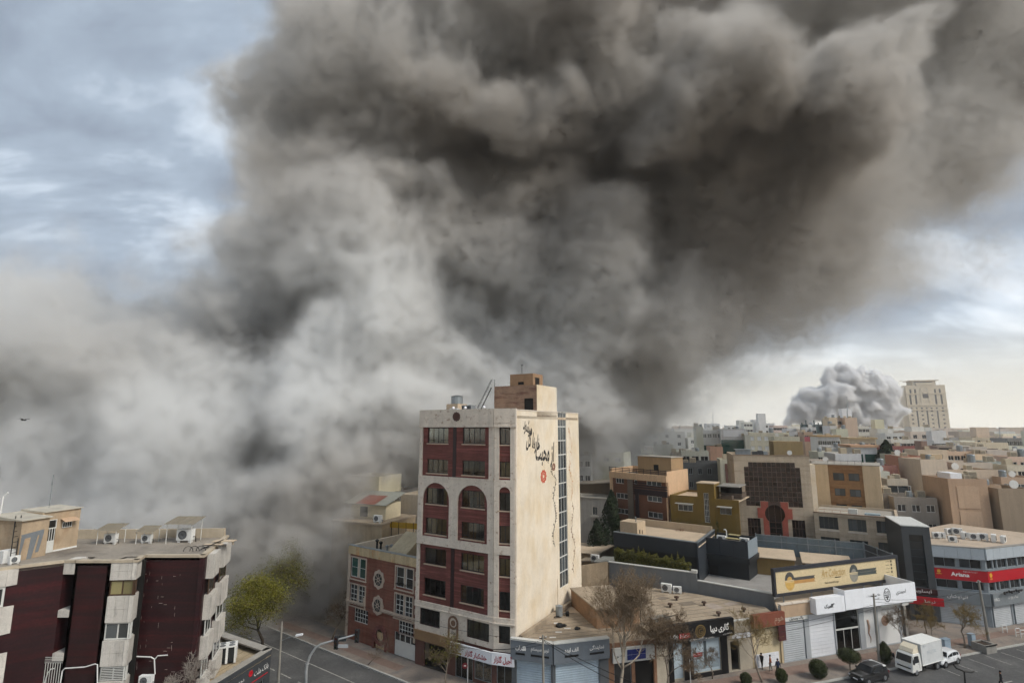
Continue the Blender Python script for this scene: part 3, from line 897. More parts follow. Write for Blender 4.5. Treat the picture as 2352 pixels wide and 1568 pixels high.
b.box(0, cx[0] - .02, -.16, 0, 7.12, 13.5); b.box(cx[1] + .02, TC.L, -.16, 0, 7.12, 13.5)
b.box(0, TC.L, -.22, 0, 6.5, 7.12); b.box(0, TC.L, -.3, -.22, 6.5, 6.62)
b.wall(0, TC.L, 3.8, 6.5, [(cx[0], cx[1], 4.6, 6.34)], t=.12, y=-.12)
b.M = TS.M; b.box(0.004, 0.25, -.08, 0, 4, 29.2); b.box(-.02, TS.L, -.05, .35, 29.0, 29.12)
b.obj('stone_dressing', stone_w, tower, label='pale veined stone bands, arches and cornice')
for z0_, z1_ in ((21.35, 27.12), (7.12, 13.5)): MB(TF).box(5.04, 5.54, -.05, 0, z0_, z1_).obj('dark_stripe', dark_strip, tower)
b = MB(TF)
b.plate([(7.75 - 2.0 + .52 * (1 + .07 * math.cos(12 * w)) * math.cos(w), 28.35 + .52 * (1 + .07 * math.cos(12 * w)) * math.sin(w)) for w in [2 * math.pi * k / 48 for k in range(48)]], -.42, -.30)
b.obj('emblem', mat('bronze_brown', '#4a2e26', 0.6, 0.2, 4), tower)
b = MB(TF); b.box(-.1, 5.6, -.16, -.004, 2.85, 3.95); b.box(-.14, 5.6, -.26, -.16, 3.75, 3.95); b.obj('fascia', mat('brown_render', '#8d7152', 0.9, 0.12, 0.6), tower)
# little stone niche with the name of the building
b = MB(TF)
ao = [(4.85, 4.0)] + list(arch(4.95, 6.35, 5.75, 12)) [::-1] + [(6.35, 4.0)]
b.ring(5.62, 5.6, .5, .72, -.2, -.12, 24); b.box(4.9, 5.12, -.2, -.12, 4.0, 5.6); b.box(6.12, 6.34, -.2, -.12, 4.0, 5.6)
b.disc(5.62, 5.55, .3, -.19, -.12, 18)
b.obj('name_niche', mat('brown_stone', '#7b5f4c', 0.8, 0.12, 2), tower)
lettering(tower, TF, 'ساختمان', 5.62, 5.0, .2, dark_frame, d=-.135, w=.6); lettering(tower, TF, 'مهاد', 5.62, 4.55, .5, dark_frame, d=-.135, w=.72, bold=.02)
sill_m = mat('sill_stone', '#b9a48f', 0.8, 0.1, 2)
def curtain(win, w, h, m, frac, side):
    k = ('cur', round(w, 2), round(h, 2), m.name, round(frac, 2), side)
    if k not in WCACHE:
        b = MB(); n = max(4, int(w * frac / .09)); x0 = 0 if side == 0 else w * (1 - frac)
        pts = [(x0 + w * frac * i / n, .12 + .025 * (i % 2)) for i in range(n + 1)]
        vs = [(x, y, 0.03) for x, y in pts] + [(x, y, h - .05) for x, y in pts]
        b.add(vs, [(i, i + 1, n + 2 + i, n + 1 + i) for i in range(n)])
        WCACHE[k] = b.mesh('curtain', m)
    child('curtain', WCACHE[k], win)
cpick = [[(2, .3), (3, .95)], [(1, 1), (4, .5)], [(2, .25), (1, .4)], [(0, .95), (1, .6)], [(1, .9), (0, .95)], [None, (1, .2)]]
ri = 0
for ri, (z0, z1) in enumerate(rows):
    for ci, (a, c) in enumerate(fx):
        wd = window(tower, TF, a, c, z0, z1, 4, 1, dark_frame, clear, d=.12, sill=sill_m, rail=True)
        cc = cpick[ri][ci]
        if cc: curtain(wd, c - a, z1 - z0, curt[cc[0]], cc[1], (ri + ci) % 2)
        if cc and cc[1] < .5: curtain(wd, c - a, z1 - z0, curt[cc[0]], cc[1] * .8, (ri + ci + 1) % 2)
    wd = window(tower, TC, cx[0], cx[1], z0 - .02, z1, 2, 1, dark_frame, clear, d=.12, sill=sill_m)
    if ri not in (2, 5): curtain(wd, cx[1] - cx[0], z1 - z0, curt[(3, 2, 1, 1, 0, 1)[ri]], .9, ri % 2)
for (f, a, c, z0, z1, nx) in ((TF, .62, 3.65, 4.55, 6.38, 4), (TF, 7.48, 10.48, 4.48, 6.32, 4), (TC, cx[0], cx[1], 4.6, 6.34, 2)):
    wd = window(tower, f, a, c, z0, z1, nx, 1, dark_frame, clear, d=.08)
    curtain(wd, c - a, z1 - z0, curt[4], .95, 0)
    g = MB(f); w = c - a
    for k in range(int(w / .3)):
        x = a + .15 + k * .3
        g.tube([(x, -.05, z0 + .05), (x, -.05, z0 + .55 + .25 * math.cos(k * 1.3))], .015, 4)
    g.ring((a + c) / 2, z0 + .75, .3, .34, -.07, -.04, 16); g.tube([(a, -.05, z0 + .7), ((a + c) / 2, -.05, z0 + .35), (c, -.05, z0 + .7)], .02, 4)
    g.obj('grille', black_iron, tower)
# shop at the foot of the tower
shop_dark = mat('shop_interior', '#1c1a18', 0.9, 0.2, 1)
b = MB(TF); b.wall(0, TF.L, 0.13, 2.8, [(1.3, 4.7, .13, 2.7), (5.9, 8.3, .13, 2.6), (8.5, 10.75, .5, 2.6)], t=.25)
b.M = TC.M; b.wall(0, TC.L, 0.13, 2.8, [(.35, TC.L - .35, .6, 2.6)], t=.25)
b.obj('shop_wall', mat('shop_pier', '#5d4038', 0.9, 0.2, 1), tower)
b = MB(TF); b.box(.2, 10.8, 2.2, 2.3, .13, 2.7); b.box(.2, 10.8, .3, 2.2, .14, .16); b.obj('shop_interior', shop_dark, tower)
for (f, a, c, z0, z1, n) in ((TF, 5.9, 8.3, .13, 2.6, 3), (TF, 8.5, 10.75, .5, 2.6, 2), (TC, .35, TC.L - .35, .6, 2.6, 2)):
    window(tower, f, a, c, z0, z1, n, 1, grey_metal, clear, d=.05, name='shop_window')
shelf = MB(TF)
for k in range(16):
    shelf.box(8.6 + (k % 8) * .26, 8.8 + (k % 8) * .26, .5, .7, .6 + (k // 8) * .6, .95 + (k // 8) * .6 + .1 * (k % 3))
shelf.obj('goods', mat('goods', '#7a5a34', 0.8, 0.5, 6), tower)
sg = thing('shop_sign', 'white fascia sign with red Persian letters wrapped round the foot of the tower', 'sign', TE + (3.2,))
b = MB(TF); b.box(5.55, TF.L + .05, -.62, -.42, 2.65, 3.80); b.obj('sign_board', white_plastic, sg)
b = MB(TC); b.box(-.05, TC.L + .02, -.62, -.42, 2.66, 3.83); b.obj('sign_board', white_plastic, sg)
red_letter = mat('red_letter', '#9a1024', 0.5, 0.0, 1, fine=0)
lettering(sg, TF, 'خشکبار گلزار', 9.1, 3.1, .75, red_letter, d=-.635, w=2.9, bold=.03)
lettering(sg, TC, 'آجیل گلزار', TC.L / 2, 3.2, .85, red_letter, d=-.635, w=2.0, bold=.03)
b = MB(TF); b.ring(6.3, 3.35, .2, .3, -.65, -.625, 20); b.box(5.75, 7.2, -.64, -.625, 2.78, 2.92); b.obj('roundel', mat('gold_print', '#a3935c', 0.6, 0.1, 3), sg)
# mural on the cream wall
ink = mat('mural_ink', '#33302e', 0.8, 0.15, 1.5)
lettering(tower, TS, 'از محبت', 7.35, 23.9, 3.2, ink, d=-.012, w=5.0, bold=.03, rot=-.10)
lettering(tower, TS, 'خارها گل', 4.35, 25.45, 2.7, ink, d=-.012, w=3.4, bold=.028, rot=-.22)
lettering(tower, TS, 'میشود', 2.9, 27.0, 1.9, ink, d=-.012, w=2.1, bold=.025, rot=-.35)
def rosette(s, z, r, m):
    b = MB(TS)
    for k in range(10):
        w = 2 * math.pi * k / 10
        b.disc(s + r * .72 * math.cos(w), z + r * .72 * math.sin(w), r * .24, -.014, -.002, 8)
    b.ring(s, z, r * .25, r * .46, -.014, -.002, 14)
    return b.obj('painted_rosette', m, tower)
rosette(6.9, 21.25, .85, mat('mural_coral', '#b8543f', 0.85, 0.15, 2)); rosette(9.75, 22.2, .52, mat('mural_umber', '#7a5142', 0.85, 0.15, 2))
def vine(pts, m, n=26, seed=1, amp=.22):
    r = random.Random(seed); b = MB(TS); L = []
    (s0, z0), (s1, z1) = pts
    for i in range(n + 1):
        t = i / n; L.append((s0 + (s1 - s0) * t + amp * math.sin(t * 11 + seed), -.012, z0 + (z1 - z0) * t))
    for i in range(n):
        if r.random() < .2: continue
        a, c = L[i], L[i + 1]; w = .035 + .03 * r.random()
        b.add([(a[0] - w, -.012, a[2]), (a[0] + w, -.012, a[2]), (c[0] + w, -.012, c[2]), (c[0] - w, -.012, c[2])], [(0, 3, 2, 1)])
        k = r.choice((-1, 1)); l = .2 + .25 * r.random()
        b.add([(a[0], -.013, a[2]), (a[0] + k * l, -.013, a[2] + .1), (a[0] + k * l * .6, -.013, a[2] + .28)], [(0, 1, 2) if k > 0 else (0, 2, 1)])
    return b.obj('painted_vine', m, tower)
vine(((8.3, 23.0), (10.3, 20.4)), ink, 9, 4, .3); vine(((9.95, 20.2), (9.7, 12.6)), ink, 24, 2, .35)
vine(((15.1, 26.8), (15.0, 17.5)), mat('mural_ochre', '#b07d4d', 0.9, 0.1, 2), 24, 5, .4); vine(((15.2, 17.0), (15.6, 8.4)), mat('mural_brown', '#6e4a35', 0.9, 0.1, 2), 24, 7, .4)
# stair glazing
zs = 7.4; nrow = 12; rh = (29.0 - zs) / nrow
for i in range(nrow):
    window(tower, TS, 11.14, 13.74, zs + i * rh, zs + (i + 1) * rh, 3, 1, white_alu, pane_mid, d=.06, fw=.06, bar=.06, name='stair_glazing')
b = MB(TS); b.box(11.1, 13.8, -.05, .3, 29.0, 29.12); b.obj('coping', white_alu, tower)
# roof room and tank
pent = MB(TS); pent.box(5.3, 10.86, 0.0, 6.1, 28.4, 32.23)
po = pent.obj('roof_room', mat('buff_brick', '#937966', 0.9, 0.18, 1.2, 0, 0.2, bands=('#74554a', (0.5, 0.5, 3.0), 0.5, 0.65)), tower)
b = MB(TS); b.box(5.28, 10.88, -.012, -.002, 28.95, 32.25); b.obj('side_render', cream, po)
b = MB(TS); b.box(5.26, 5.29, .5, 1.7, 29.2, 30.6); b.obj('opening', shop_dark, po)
b = MB(TS); b.box(6.2, 8.9, 1.0, 4.3, 32.24, 33.75); b.obj('water_tank_room', mat('buff_brick2', '#94775c', 0.9, 0.15, 1.2, 0, 0.2), tower)
b = MB(TS); b.box(6.17, 6.195, 2.3, 3.1, 32.4, 32.75); b.box(6.8, 7.9, .97, .995, 32.4, 33.3); b.obj('opening', shop_dark, tower)
b = MB(TS)
def ladder(b, a, c, wv, n, r=.035):
    a, c, wv = Vector(a), Vector(c), Vector(wv)
    b.tube([a, c], r, 5); b.tube([a + wv, c + wv], r, 5)
    for i in range(1, n):
        t = i / n; b.tube([a.lerp(c, t), a.lerp(c, t) + wv], r * .7, 4)
ladder(b, (4.1, 7.9, 28.4), (4.9, 6.3, 32.1), (.5, .25, 0), 12)
b.tube([(4.1, 7.9, 29.5), (4.9, 6.3, 33.1), (5.2, 6.0, 33.1), (5.2, 6.0, 32.2)], .03, 4); b.tube([(4.6, 8.1, 29.5), (5.4, 6.5, 33.1)], .03, 4)
b.obj('ladder', black_iron, tower)
aer = thing('aerial_mast', 'thin aerial mast on the roof tank of the corner tower', 'aerial', TS.w(7.0, 3.0, 33.75))
MB(TS).tube([(7.0, 3.0, 33.75), (7.0, 3.0, 35.0)], .03, 4).tube([(6.9, 2.8, 34.95), (7.1, 3.2, 34.95)], .05, 4).obj('mast', black_iron, aer)

# ================================================================== air conditioners and roof clutter
def ac_mesh():
    b = MB(); b.box(0, .85, 0, .34, .12, .72); b.box(.05, .2, .05, .3, 0, .12); b.box(.65, .8, .05, .3, 0, .12)
    body = b.mesh('casing', white_paint)
    g = MB(); g.ring(.34, .42, .21, .235, -.02, 0.0, 16)
    for k in range(6):
        w = math.pi * k / 6
        g.add([(.34 - .22 * math.cos(w), -.015, .42 - .22 * math.sin(w)), (.34 + .22 * math.cos(w), -.015, .42 + .22 * math.sin(w)), (.34 + .22 * math.cos(w), -.008, .43 + .22 * math.sin(w)), (.34 - .22 * math.cos(w), -.008, .43 - .22 * math.sin(w))], [(0, 1, 2, 3), (3, 2, 1, 0)])
    grl = g.mesh('fan_grille', black_iron)
    f = MB(); f.disc(.34, .42, .22, -.004, 0.0, 14); fan = f.mesh('fan', mat('fan_dark', '#6d7073', 0.6))
    p = MB(); p.tube([(.83, .17, .3), (.98, .2, .3), (1.0, .22, .02)], .025, 5); pipe = p.mesh('pipe', black_iron)
    return body, grl, fan, pipe
AC = ac_mesh()
def air_con(loc, rz, label, group=None, sc=1.0):
    t = thing('air_conditioner', label, 'air conditioner', loc, group)
    t.rotation_euler = (0, 0, rz); t.scale = (sc,) * 3
    bo = child('casing', AC[0], t); child('fan', AC[2], bo); child('fan_grille', AC[1], bo); child('pipe', AC[3], t)
    return t
air_con(TF.w(3.6, 1.0, 28.4), TF.ang, 'white air conditioner behind the parapet emblem on the tower roof', sc=1.4)
tk = thing('roof_tank', 'galvanised tank on a stand on the tower roof', 'tank', TF.w(2.9, 3.0, 28.4))
MB(TF).box(2.1, 3.9, 2.2, 4.2, 28.4, 30.0).obj('stand', roof_pale, tk); MB().lathe([(.1, 0), (.75, .05), (.75, .95), (.85, 1.0), (.1, 1.15)], TF.w(3.0, 3.2, 30.0), 14).obj('drum', grey_metal, tk)
for k, s in enumerate((4.9, 6.7, 9.4)):
    t = thing('roof_lamp', ('white globe lamp left of the emblem on the tower parapet', 'white globe lamp right of the emblem on the tower parapet', 'white globe lamp at the foot of the tower roof ladder')[k], 'lamp', TF.w(s, .1, 29.2), 'globe lamps on the tower parapet')
    MB(TF).lathe([(.02, 0), (.16, .08), (.18, .2), (.12, .32), (.02, .36)], (s, .1, 29.2), 10).obj('globe', white_plastic, t, smooth=True); MB(TF).tube([(s, .1, 29.1), (s, .1, 29.24)], .03, 5).obj('base', grey_metal, t)
t = thing('roof_cooler', 'low grey rooftop cooler beside the globe lamp on the tower', 'cooler', TF.w(6.0, 1.6, 28.4)); MB(TF).box(5.3, 6.7, 1.2, 2.2, 28.4, 29.75).obj('casing', grey_metal, t)
b = MB(TF)
for k in range(6): b.box(5.35 + k * .23, 5.5 + k * .23, 1.185, 1.198, 29.0, 29.65)
b.obj('louvres', black_iron, t)
# ================================================================== red brick house left of the tower
RB = Frame((-21.7, 74.35), (-11.35, 67.0))
house = thing('brick_house', 'four storey orange brick house with two round windows beside the tower', 'building', (-16, 72, 0))
ztop = RB.hit('b1', 1205, 965)[1]; zpar = RB.hit('b1', 1200, 1095)[1]
rw = {}
for k, (c, x0, y0, x1, y1) in dict(u1=('b1', 262, 965, 478, 1250), u2=('b1', 905, 1105, 1155, 1400), m1=('r3', 1068, 510, 1198, 680), m2=('r3', 1455, 598, 1605, 790), g1=('r3', 1105, 715, 1222, 835), g2=('r3', 1483, 825, 1612, 945)).items():
    s0, s1 = RB.hit(c, x0, (y0 + y1) / 2)[0], RB.hit(c, x1, (y0 + y1) / 2)[0]
    rw[k] = (s0, s1, RB.hit(c, (x0 + x1) / 2, (y1))[1], RB.hit(c, (x0 + x1) / 2, y0)[1])
gar = RB.rect('r3', 1448, 985, 1630, 1140); door = (RB.hit('r3', 1285, 950)[0], RB.hit('r3', 1378, 950)[0], .13, RB.hit('r3', 1330, 880)[1])
gar = (gar[0], gar[1] - .1, .13, 2.75)
b = MB(RB); b.wall(0, RB.L - .02, 0, zpar, [h for k, h in rw.items()] + [gar, door], t=.3)
b.obj('wall', brick_or, house, label='orange brick front')
b = MB(RB); b.box(0, .3, .3, 11, 0, ztop); b.box(0, RB.L, 11, 11.3, 0, ztop - .6); b.box(RB.L - .3, RB.L - .03, .3, 11, 0, ztop)
b.obj('side_wall', cream, house)
b = MB(RB); b.box(.3, RB.L - .3, .3, 11, zpar - .4, zpar - .1); b.obj('roof', tar_roof, house)
b = MB(RB); b.box(-.1, RB.L - .02, -.12, .3, zpar, ztop); b.obj('parapet', mat('stained_render', '#b9a684', 0.9, 0.12, 0.6, 0.2, 0.12, bands=('#b98a58', (0.7, 0.7, 0.2), 0.58, 0.68)), house)
b = MB(RB); b.box(-.15, RB.L - .02, -.18, .35, ztop, ztop + .08); b.obj('coping', grey_metal, house)
trim = mat('house_trim', '#b5a595', 0.8, 0.1, 1, 0.1)
b = MB(RB)
for k, (a, c, z0, z1) in rw.items():
    if k[0] in 'um':
        b.box(a - .16, a, -.09, .0, z0 - .2, z1 + .15); b.box(c, c + .16, -.09, 0, z0 - .2, z1 + .15); b.box(a, c, -.09, 0, z1, z1 + .15); b.box(a - .2, c + .2, -.16, 0, z0 - .32, z0 - .2)
zb = (rw['m1'][2] + rw['g1'][3]) / 2
zc = rw['g2'][3] + .35
b.box(-.1, 3.6, -.2, 0, zc, zc + .35); b.box(6.6, RB.L - .02, -.2, 0, zc, zc + .35); b.box(3.3, 3.6, -.2, 0, zc + .35, zc + 1.1); b.box(6.6, 6.9, -.2, 0, zc + .35, zc + 1.1)
for z in range(2, 11): b.box(RB.L - .34 + .1 * (z % 2), RB.L - .05, -.07, 0, z * 1.05, z * 1.05 + .6)
b.box(-.1, .3, -.1, 0, .1, zpar)
b.obj('trim', trim, house)
for k, (a, c, z0, z1) in rw.items():
    m = (a + c) / 2
    if k[0] == 'u':
        for (p, q) in ((a + .02, m - .16), (m + .16, c - .02)):
            window(house, RB, p, q, z0, z1, 1, 2, white_alu, pane_green if rng.random() < .7 else pane_dark, d=.1, fw=.09)
    elif k[0] == 'm':
        for (p, q) in ((a + .02, m - .14), (m + .14, c - .02)):
            window(house, RB, p, q, z0, z1, 2, 4, white_alu, pane_dark, d=.1, fw=.08, bar=.07)
    else:
        window(house, RB, a, c, z0, z1, 5, 3, white_alu, pane_dark, d=.1, fw=.08, bar=.06)
    if k[0] in 'um':
        MB(RB).box(m - .13, m + .13, .05, .2, z0, z1).obj('mullion_post', trim, house)
    if k == 'u2':
        g = MB(RB)
        for t in range(12): g.ring(a + .1 + t * (c - a - .2) / 11, z0 + .35 + .06 * (t % 3), .08, .12, -.06, -.03, 8)
        g.obj('flower_rail', black_iron, house)
for i, (x, y) in enumerate(((1318, 462), (1310, 683))):
    s, z = RB.hit('r3', x, y)
    b = MB(RB)
    n = 32; po = [(s + (.98 + .07 * math.cos(8 * w)) * math.cos(w), z + 1.12 * (1 + .08 * math.cos(8 * w)) * math.sin(w)) for w in [2 * math.pi * k / n for k in range(n)]]
    b.plate(po, -.12, -.003)
    wn_ = b.obj('round_window', trim, house)
    MB(RB).disc(s, z, .66, -.135, -.121, 24, 1.12).obj('pane', pane_dark, wn_)
    g = MB(RB); g.ring(s, z, .15, .24, -.18, -.136, 12)
    for k in range(8):
        w = math.pi * k / 4; g.tube([(s + .2 * math.cos(w), -.15, z + .2 * math.sin(w)), (s + .64 * math.cos(w), -.15, z + .7 * math.sin(w))], .03, 4)
    g.obj('tracery', trim, wn_)
b = MB(RB); b.box(door[0], door[1], .12, .18, .13, door[3] - .5); dr = b.obj('door', mat('cream_door', '#cbb48d', 0.6, 0.08, 1.5), house)
b = MB(RB); b.ring((door[0] + door[1]) / 2, door[3] - .75, .72, 1.15, -.25, .0, 24); b.box(door[0] - .35, door[0], -.25, 0, .1, door[3] - .7); b.box(door[1], door[1] + .35, -.25, 0, .1, door[3] - .7); b.obj('door_arch', brick_red, house)
b = MB(RB); b.box((door[0] + door[1]) / 2 - .02, (door[0] + door[1]) / 2 + .02, .105, .12, .2, door[3] - .55); b.box(door[0] + .25, door[0] + .85, .105, .119, .4, 1.2); b.box(door[0] + .95, door[1] - .2, .105, .119, .4, 1.2); b.obj('mouldings', trim, dr)
gm = MB(RB); gm.box(gar[0], gar[1], .1, .14, gar[2], 1.75); gd = gm.obj('garage_door', white_alu, house)
for k in range(4):
    w = (gar[1] - gar[0]) / 4
    window(house, RB, gar[0] + k * w, gar[0] + (k + 1) * w, 1.76, gar[3], 1, 1, white_alu, pane_dark, d=.08, fw=.06, name='garage_light')
# sloping roof light and chimney pots on its roof
b = MB(RB); rp = zpar - .1
b.add([(5.2, 1.2, rp + .15), (8.6, 1.2, rp + .15), (8.6, 5.2, rp + 2.7), (5.2, 5.2, rp + 2.7), (5.2, 5.2, rp), (8.6, 5.2, rp), (5.2, 1.2, rp), (8.6, 1.2, rp)], [(0, 1, 2, 3), (6, 4, 5, 7), (0, 3, 4, 6), (1, 7, 5, 2), (3, 2, 5, 4), (0, 6, 7, 1)])
b.obj('stair_cover', mat('sheet_roof', '#a89c82', 0.7, 0.12, 0.8, 0.15), house)
b = MB(RB); b.box(6.2, 10.2, 6.4, 9.6, rp, rp + 2.6); b.prism([(5.9, 6.1), (10.2, 6.1), (10.2, 9.9), (5.9, 9.9)], rp + 2.6, [rp + 2.7, rp + 2.7, rp + 3.2, rp + 3.2]); b.obj('roof_hut', roof_pale, house)
for k, (s, d, h) in enumerate(((2.6, 2.4, 1.5), (2.9, 2.8, 1.2), (3.9, 3.0, .8), (4.4, 3.4, .9))):
    MB(RB).lathe([(.14, 0), (.14, h), (.24, h + .02), (.24, h + .2), (.05, h + .3)], (s, d, rp), 8).obj('vent_pipe', (black_iron, black_iron, grey_metal, grey_metal)[k], house)

# low terrace house behind it, at the edge of the smoke
th = thing('terrace_house', 'low cream house with a red sheet roof half swallowed by smoke', 'building', (-24, 84, 0))
TH = Frame((-27.5, 84.5), (-19.0, 81.0))
zt = TH.hit('b1', 400, 480)[1]
MB(TH).box(0, 9.1, 0, 9, 0, zt).obj('wall', mat('terrace_tan', '#a4937a', .9, .15, .6, .22), th)
b = MB(TH); b.box(-.2, 9.2, -.2, 9.1, zt, zt + .25); b.obj('parapet', roof_buff, th)
b = MB(TH); b.box(.8, 7.4, 3.2, 7.2, zt + .25, zt + 2.5); b.obj('upper_room', mat('cream_plaster', '#cfc3a6', 0.9, 0.1, 0.8), th)
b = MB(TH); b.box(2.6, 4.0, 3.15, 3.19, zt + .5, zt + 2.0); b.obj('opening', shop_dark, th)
b = MB(TH); b.add([(0, 2.3, zt + 2.5), (8, 2.3, zt + 2.5), (8, 7.6, zt + 3.9), (0, 7.6, zt + 3.9), (0, 2.3, zt + 2.42), (8, 2.3, zt + 2.42), (8, 7.6, zt + 3.82), (0, 7.6, zt + 3.82)], [(0, 1, 2, 3), (7, 6, 5, 4), (0, 4, 5, 1), (1, 5, 6, 2), (2, 6, 7, 3), (3, 7, 4, 0)]); b.obj('sheet_roof', mat('sheet_grey', '#8a8c84', 0.6, 0.1, 1), th)
b = MB(TH); b.add([(2.2, 2.28, zt + 2.53), (5.9, 2.28, zt + 2.53), (5.9, 5.8, zt + 3.46), (2.2, 5.8, zt + 3.46)], [(0, 1, 2, 3)]); b.obj('red_sheet', mat('sheet_red', '#7a4a3e', 0.6, 0.12, 1), th)
air_con(TH.w(7.2, .4, zt + .25), TH.ang, 'grey air conditioner on the parapet below the red sheet roof', sc=1.5)
# yellow sheet fence
yf = thing('yellow_fence', 'yellow sheet metal hoarding with dark posts behind the brick house', 'fence', (-13, 82, 0))
YF = Frame((-20.4, 83.5), (-10.5, 80.4))
za, zb_ = YF.hit('b1', 665, 440)[1], YF.hit('b1', 665, 520)[1]
yp = MB(); yp.box(.03, 1.17, 0, .05, 0, za - zb_); yp = yp.mesh('sheet', mat('yellow_sheet', '#a98524', 0.6, 0.1, 1, 0.1))
for k in range(8):
    place('sheet', yp, yf, YF.M @ Matrix.Translation((k * 1.22, 0, zb_)))
    MB(YF).box(k * 1.22 - .04, k * 1.22 + .03, -.04, .08, 0, za + .05).obj('post', black_iron, yf)
sl = thing('street_lamp', 'small white street lamp behind the yellow hoarding', 'street lamp', YF.w(6.0, 3, 0))
zl = YF.hit('b1', 905, 290, 3)[1]
MB(YF).tube([(6.6, 3, 0), (6.6, 3, zl - .5), (6.4, 3, zl - .1), (5.6, 3, zl)], .07, 6).obj('pole', white_paint, sl); MB(YF).box(5.2, 5.9, 2.85, 3.15, zl - .05, zl + .1).obj('lamp_head', white_paint, sl)

# ================================================================== apartment block at the left edge
marble = mat('marble_slab', '#c3beb6', 0.6, 0.12, 0.9, 0.12, 0.12, bands=('#9c9892', (1.4, 1.4, 0.5), 0.55, 0.72))
maroon = mat('maroon_tile', '#261114', 0.5, 0.3, 0.4, 0.0, 0.25, spec=0.3, bands=('#3a1315', (0.10, 0.10, 2.4), 0.46, 0.68))
buff_edge = mat('parapet_stone', '#b3a692', 0.85, 0.12, 1, 0.1)
left = thing('maroon_apartments', 'maroon tiled apartment block with white marble bays at the left edge', 'building', (-34, 49, 0))
ZR = 16.5
pA, pB, pC, pD, pE, pF, pG, pH, pI = (-38.2, 43.3), (-36.1, 45.0), (-35.2, 45.0), (-32.3, 45.0), (-30.35, 45.2), (-30.9, 46.8), (-25.9, 46.8), (-28.3, 55.2), (-43.5, 54.5)
pZ = (-44.0, 38.4)
FA, FB2, FC2, FD, FE = Frame(pZ, pA), Frame(pA, pB), Frame(pC, pD), Frame((-32.3, 46.8), pG), Frame(pG, pH)
b = MB(FB2); b.wall(0, FB2.L, 0, ZR - .2, t=.3); b.M = FA.M; b.wall(0, FA.L, 0, ZR - .2, t=.3); b.M = FC2.M; b.wall(0, FC2.L, 0, ZR - .2, t=.3)
b.M = FD.M; b.wall(0, FD.L, 0, ZR - .2, t=.3); b.M = FE.M; b.wall(0, FE.L, 0, ZR - .2, t=.3); b.M = Frame(pH, pI).M; b.wall(0, Frame(pH, pI).L, 0, ZR - .2, t=.25)
b.M = Frame(pB, pC).M; b.wall(-.1, 1.0, 0, ZR - .2, t=.2, y=1.7); b.M = Matrix.Identity(4); b.box(pD[0] - .3, pD[0], 45, 47, 0, ZR - .2); b.box(pB[0] - .25, pB[0], 45.0, 46.8, 0, ZR - .2); b.box(pC[0], pC[0] + .25, 45.0, 46.8, 0, ZR - .2)
b.obj('wall', maroon, left)
b = MB(); b.prism([pZ, pA, pB, pC, pD, pE, pF, pG, pH, pI], ZR - .42, ZR - .2); b.obj('roof', tar_roof, left)
b = MB()
for p, q in ((pZ, pA), (pA, pB), (pB, pC), (pC, pD), (pD, pE), (pE, pF), (pF, pG), (pG, pH)):
    f = Frame(p, q); b.M = f.M; b.box(-.04, f.L + .04, -.08, .32, ZR - .2, ZR)
b.M = Frame(pH, pI).M; b.box(.3, Frame(pH, pI).L, -.05, .25, ZR - .2, ZR + .65)
b.obj('parapet', buff_edge, left)
def bay(fr, s0, s1, proud, bands, side_mat=marble, nx=3, wins=()):
    """white bay: a core with marble slabs hung on it, windows between the bands"""
    w = s1 - s0
    for (z0, z1) in bands:
        c = MB(fr).box(s0 + .03, s1 - .03, -proud + .03, .1, z0, z1).obj('bay', side_mat, left)
        nz = 2 if z1 - z0 > 1.0 else 1
        sw, sh = w / nx, (z1 - z0) / nz
        k = ('slab', round(sw, 2), round(sh, 2))
        if k not in WCACHE:
            WCACHE[k] = MB().box(.008, sw - .008, -.03, .03, .008, sh - .008).mesh('marble_slab', marble)
        for i in range(nx):
            for j in range(nz):
                place('marble_slab', WCACHE[k], c, fr.M @ Matrix.Translation((s0 + i * sw, -proud + rng.uniform(-.008, .008), z0 + j * sh)))

BY = Frame(pD, (pE[0], pE[1]))
def zof(y): return BY.hit('r1', 900, y)[1]
bands = [(zof(790), ZR - .2), (zof(1110), zof(910)), (zof(1438), zof(1243))]
bands.append((2.0, zof(1552)))
bay(BY, 0.0, BY.L, 0.0, bands)
for (z0, z1) in bands: MB(Frame(pE, pF)).box(0, Frame(pE, pF).L + .2, 0, .3, z0, z1).obj('bay_side', marble, left)
brown_alu = mat('brown_aluminium', '#4d3a2c', 0.5, 0.1, 2)
w1 = (bands[1][1] + .02, bands[0][0] - .02); w2 = (bands[2][1] + .02, bands[1][0] - .02); w3 = (bands[3][1] + .02, bands[2][0] - .02)
window(left, BY, 0, BY.L, w1[0], w1[1], 2, 1, brown_alu, pane_mat('blind_yellow', (0.30, 0.26, 0.12), .3), d=.1, fw=.1, bar=.1)
window(left, BY, 0, BY.L, w2[0], w2[1], 2, 1, white_alu, pane_mid, d=.1, fw=.1, bar=.1)
window(left, BY, 0, BY.L, w3[0], w3[1], 2, 1, white_alu, pane_dark, d=.1, fw=.1, bar=.1)
FS = Frame(pE, pF)
for (z0, z1), m in ((w1, brown_alu), (w2, white_alu), (w3, white_alu)):
    window(left, FS, .05, FS.L, z0, z1, 2, 1, m, pane_dark, d=.1, fw=.08)
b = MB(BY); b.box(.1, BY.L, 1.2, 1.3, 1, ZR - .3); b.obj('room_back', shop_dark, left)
gr = MB(BY)
for k in range(9): gr.box(.1, BY.L - .1, .02, .05, w3[0] + .1 + k * .12, w3[0] + .15 + k * .12)
gr.obj('window_bars', white_alu, left)
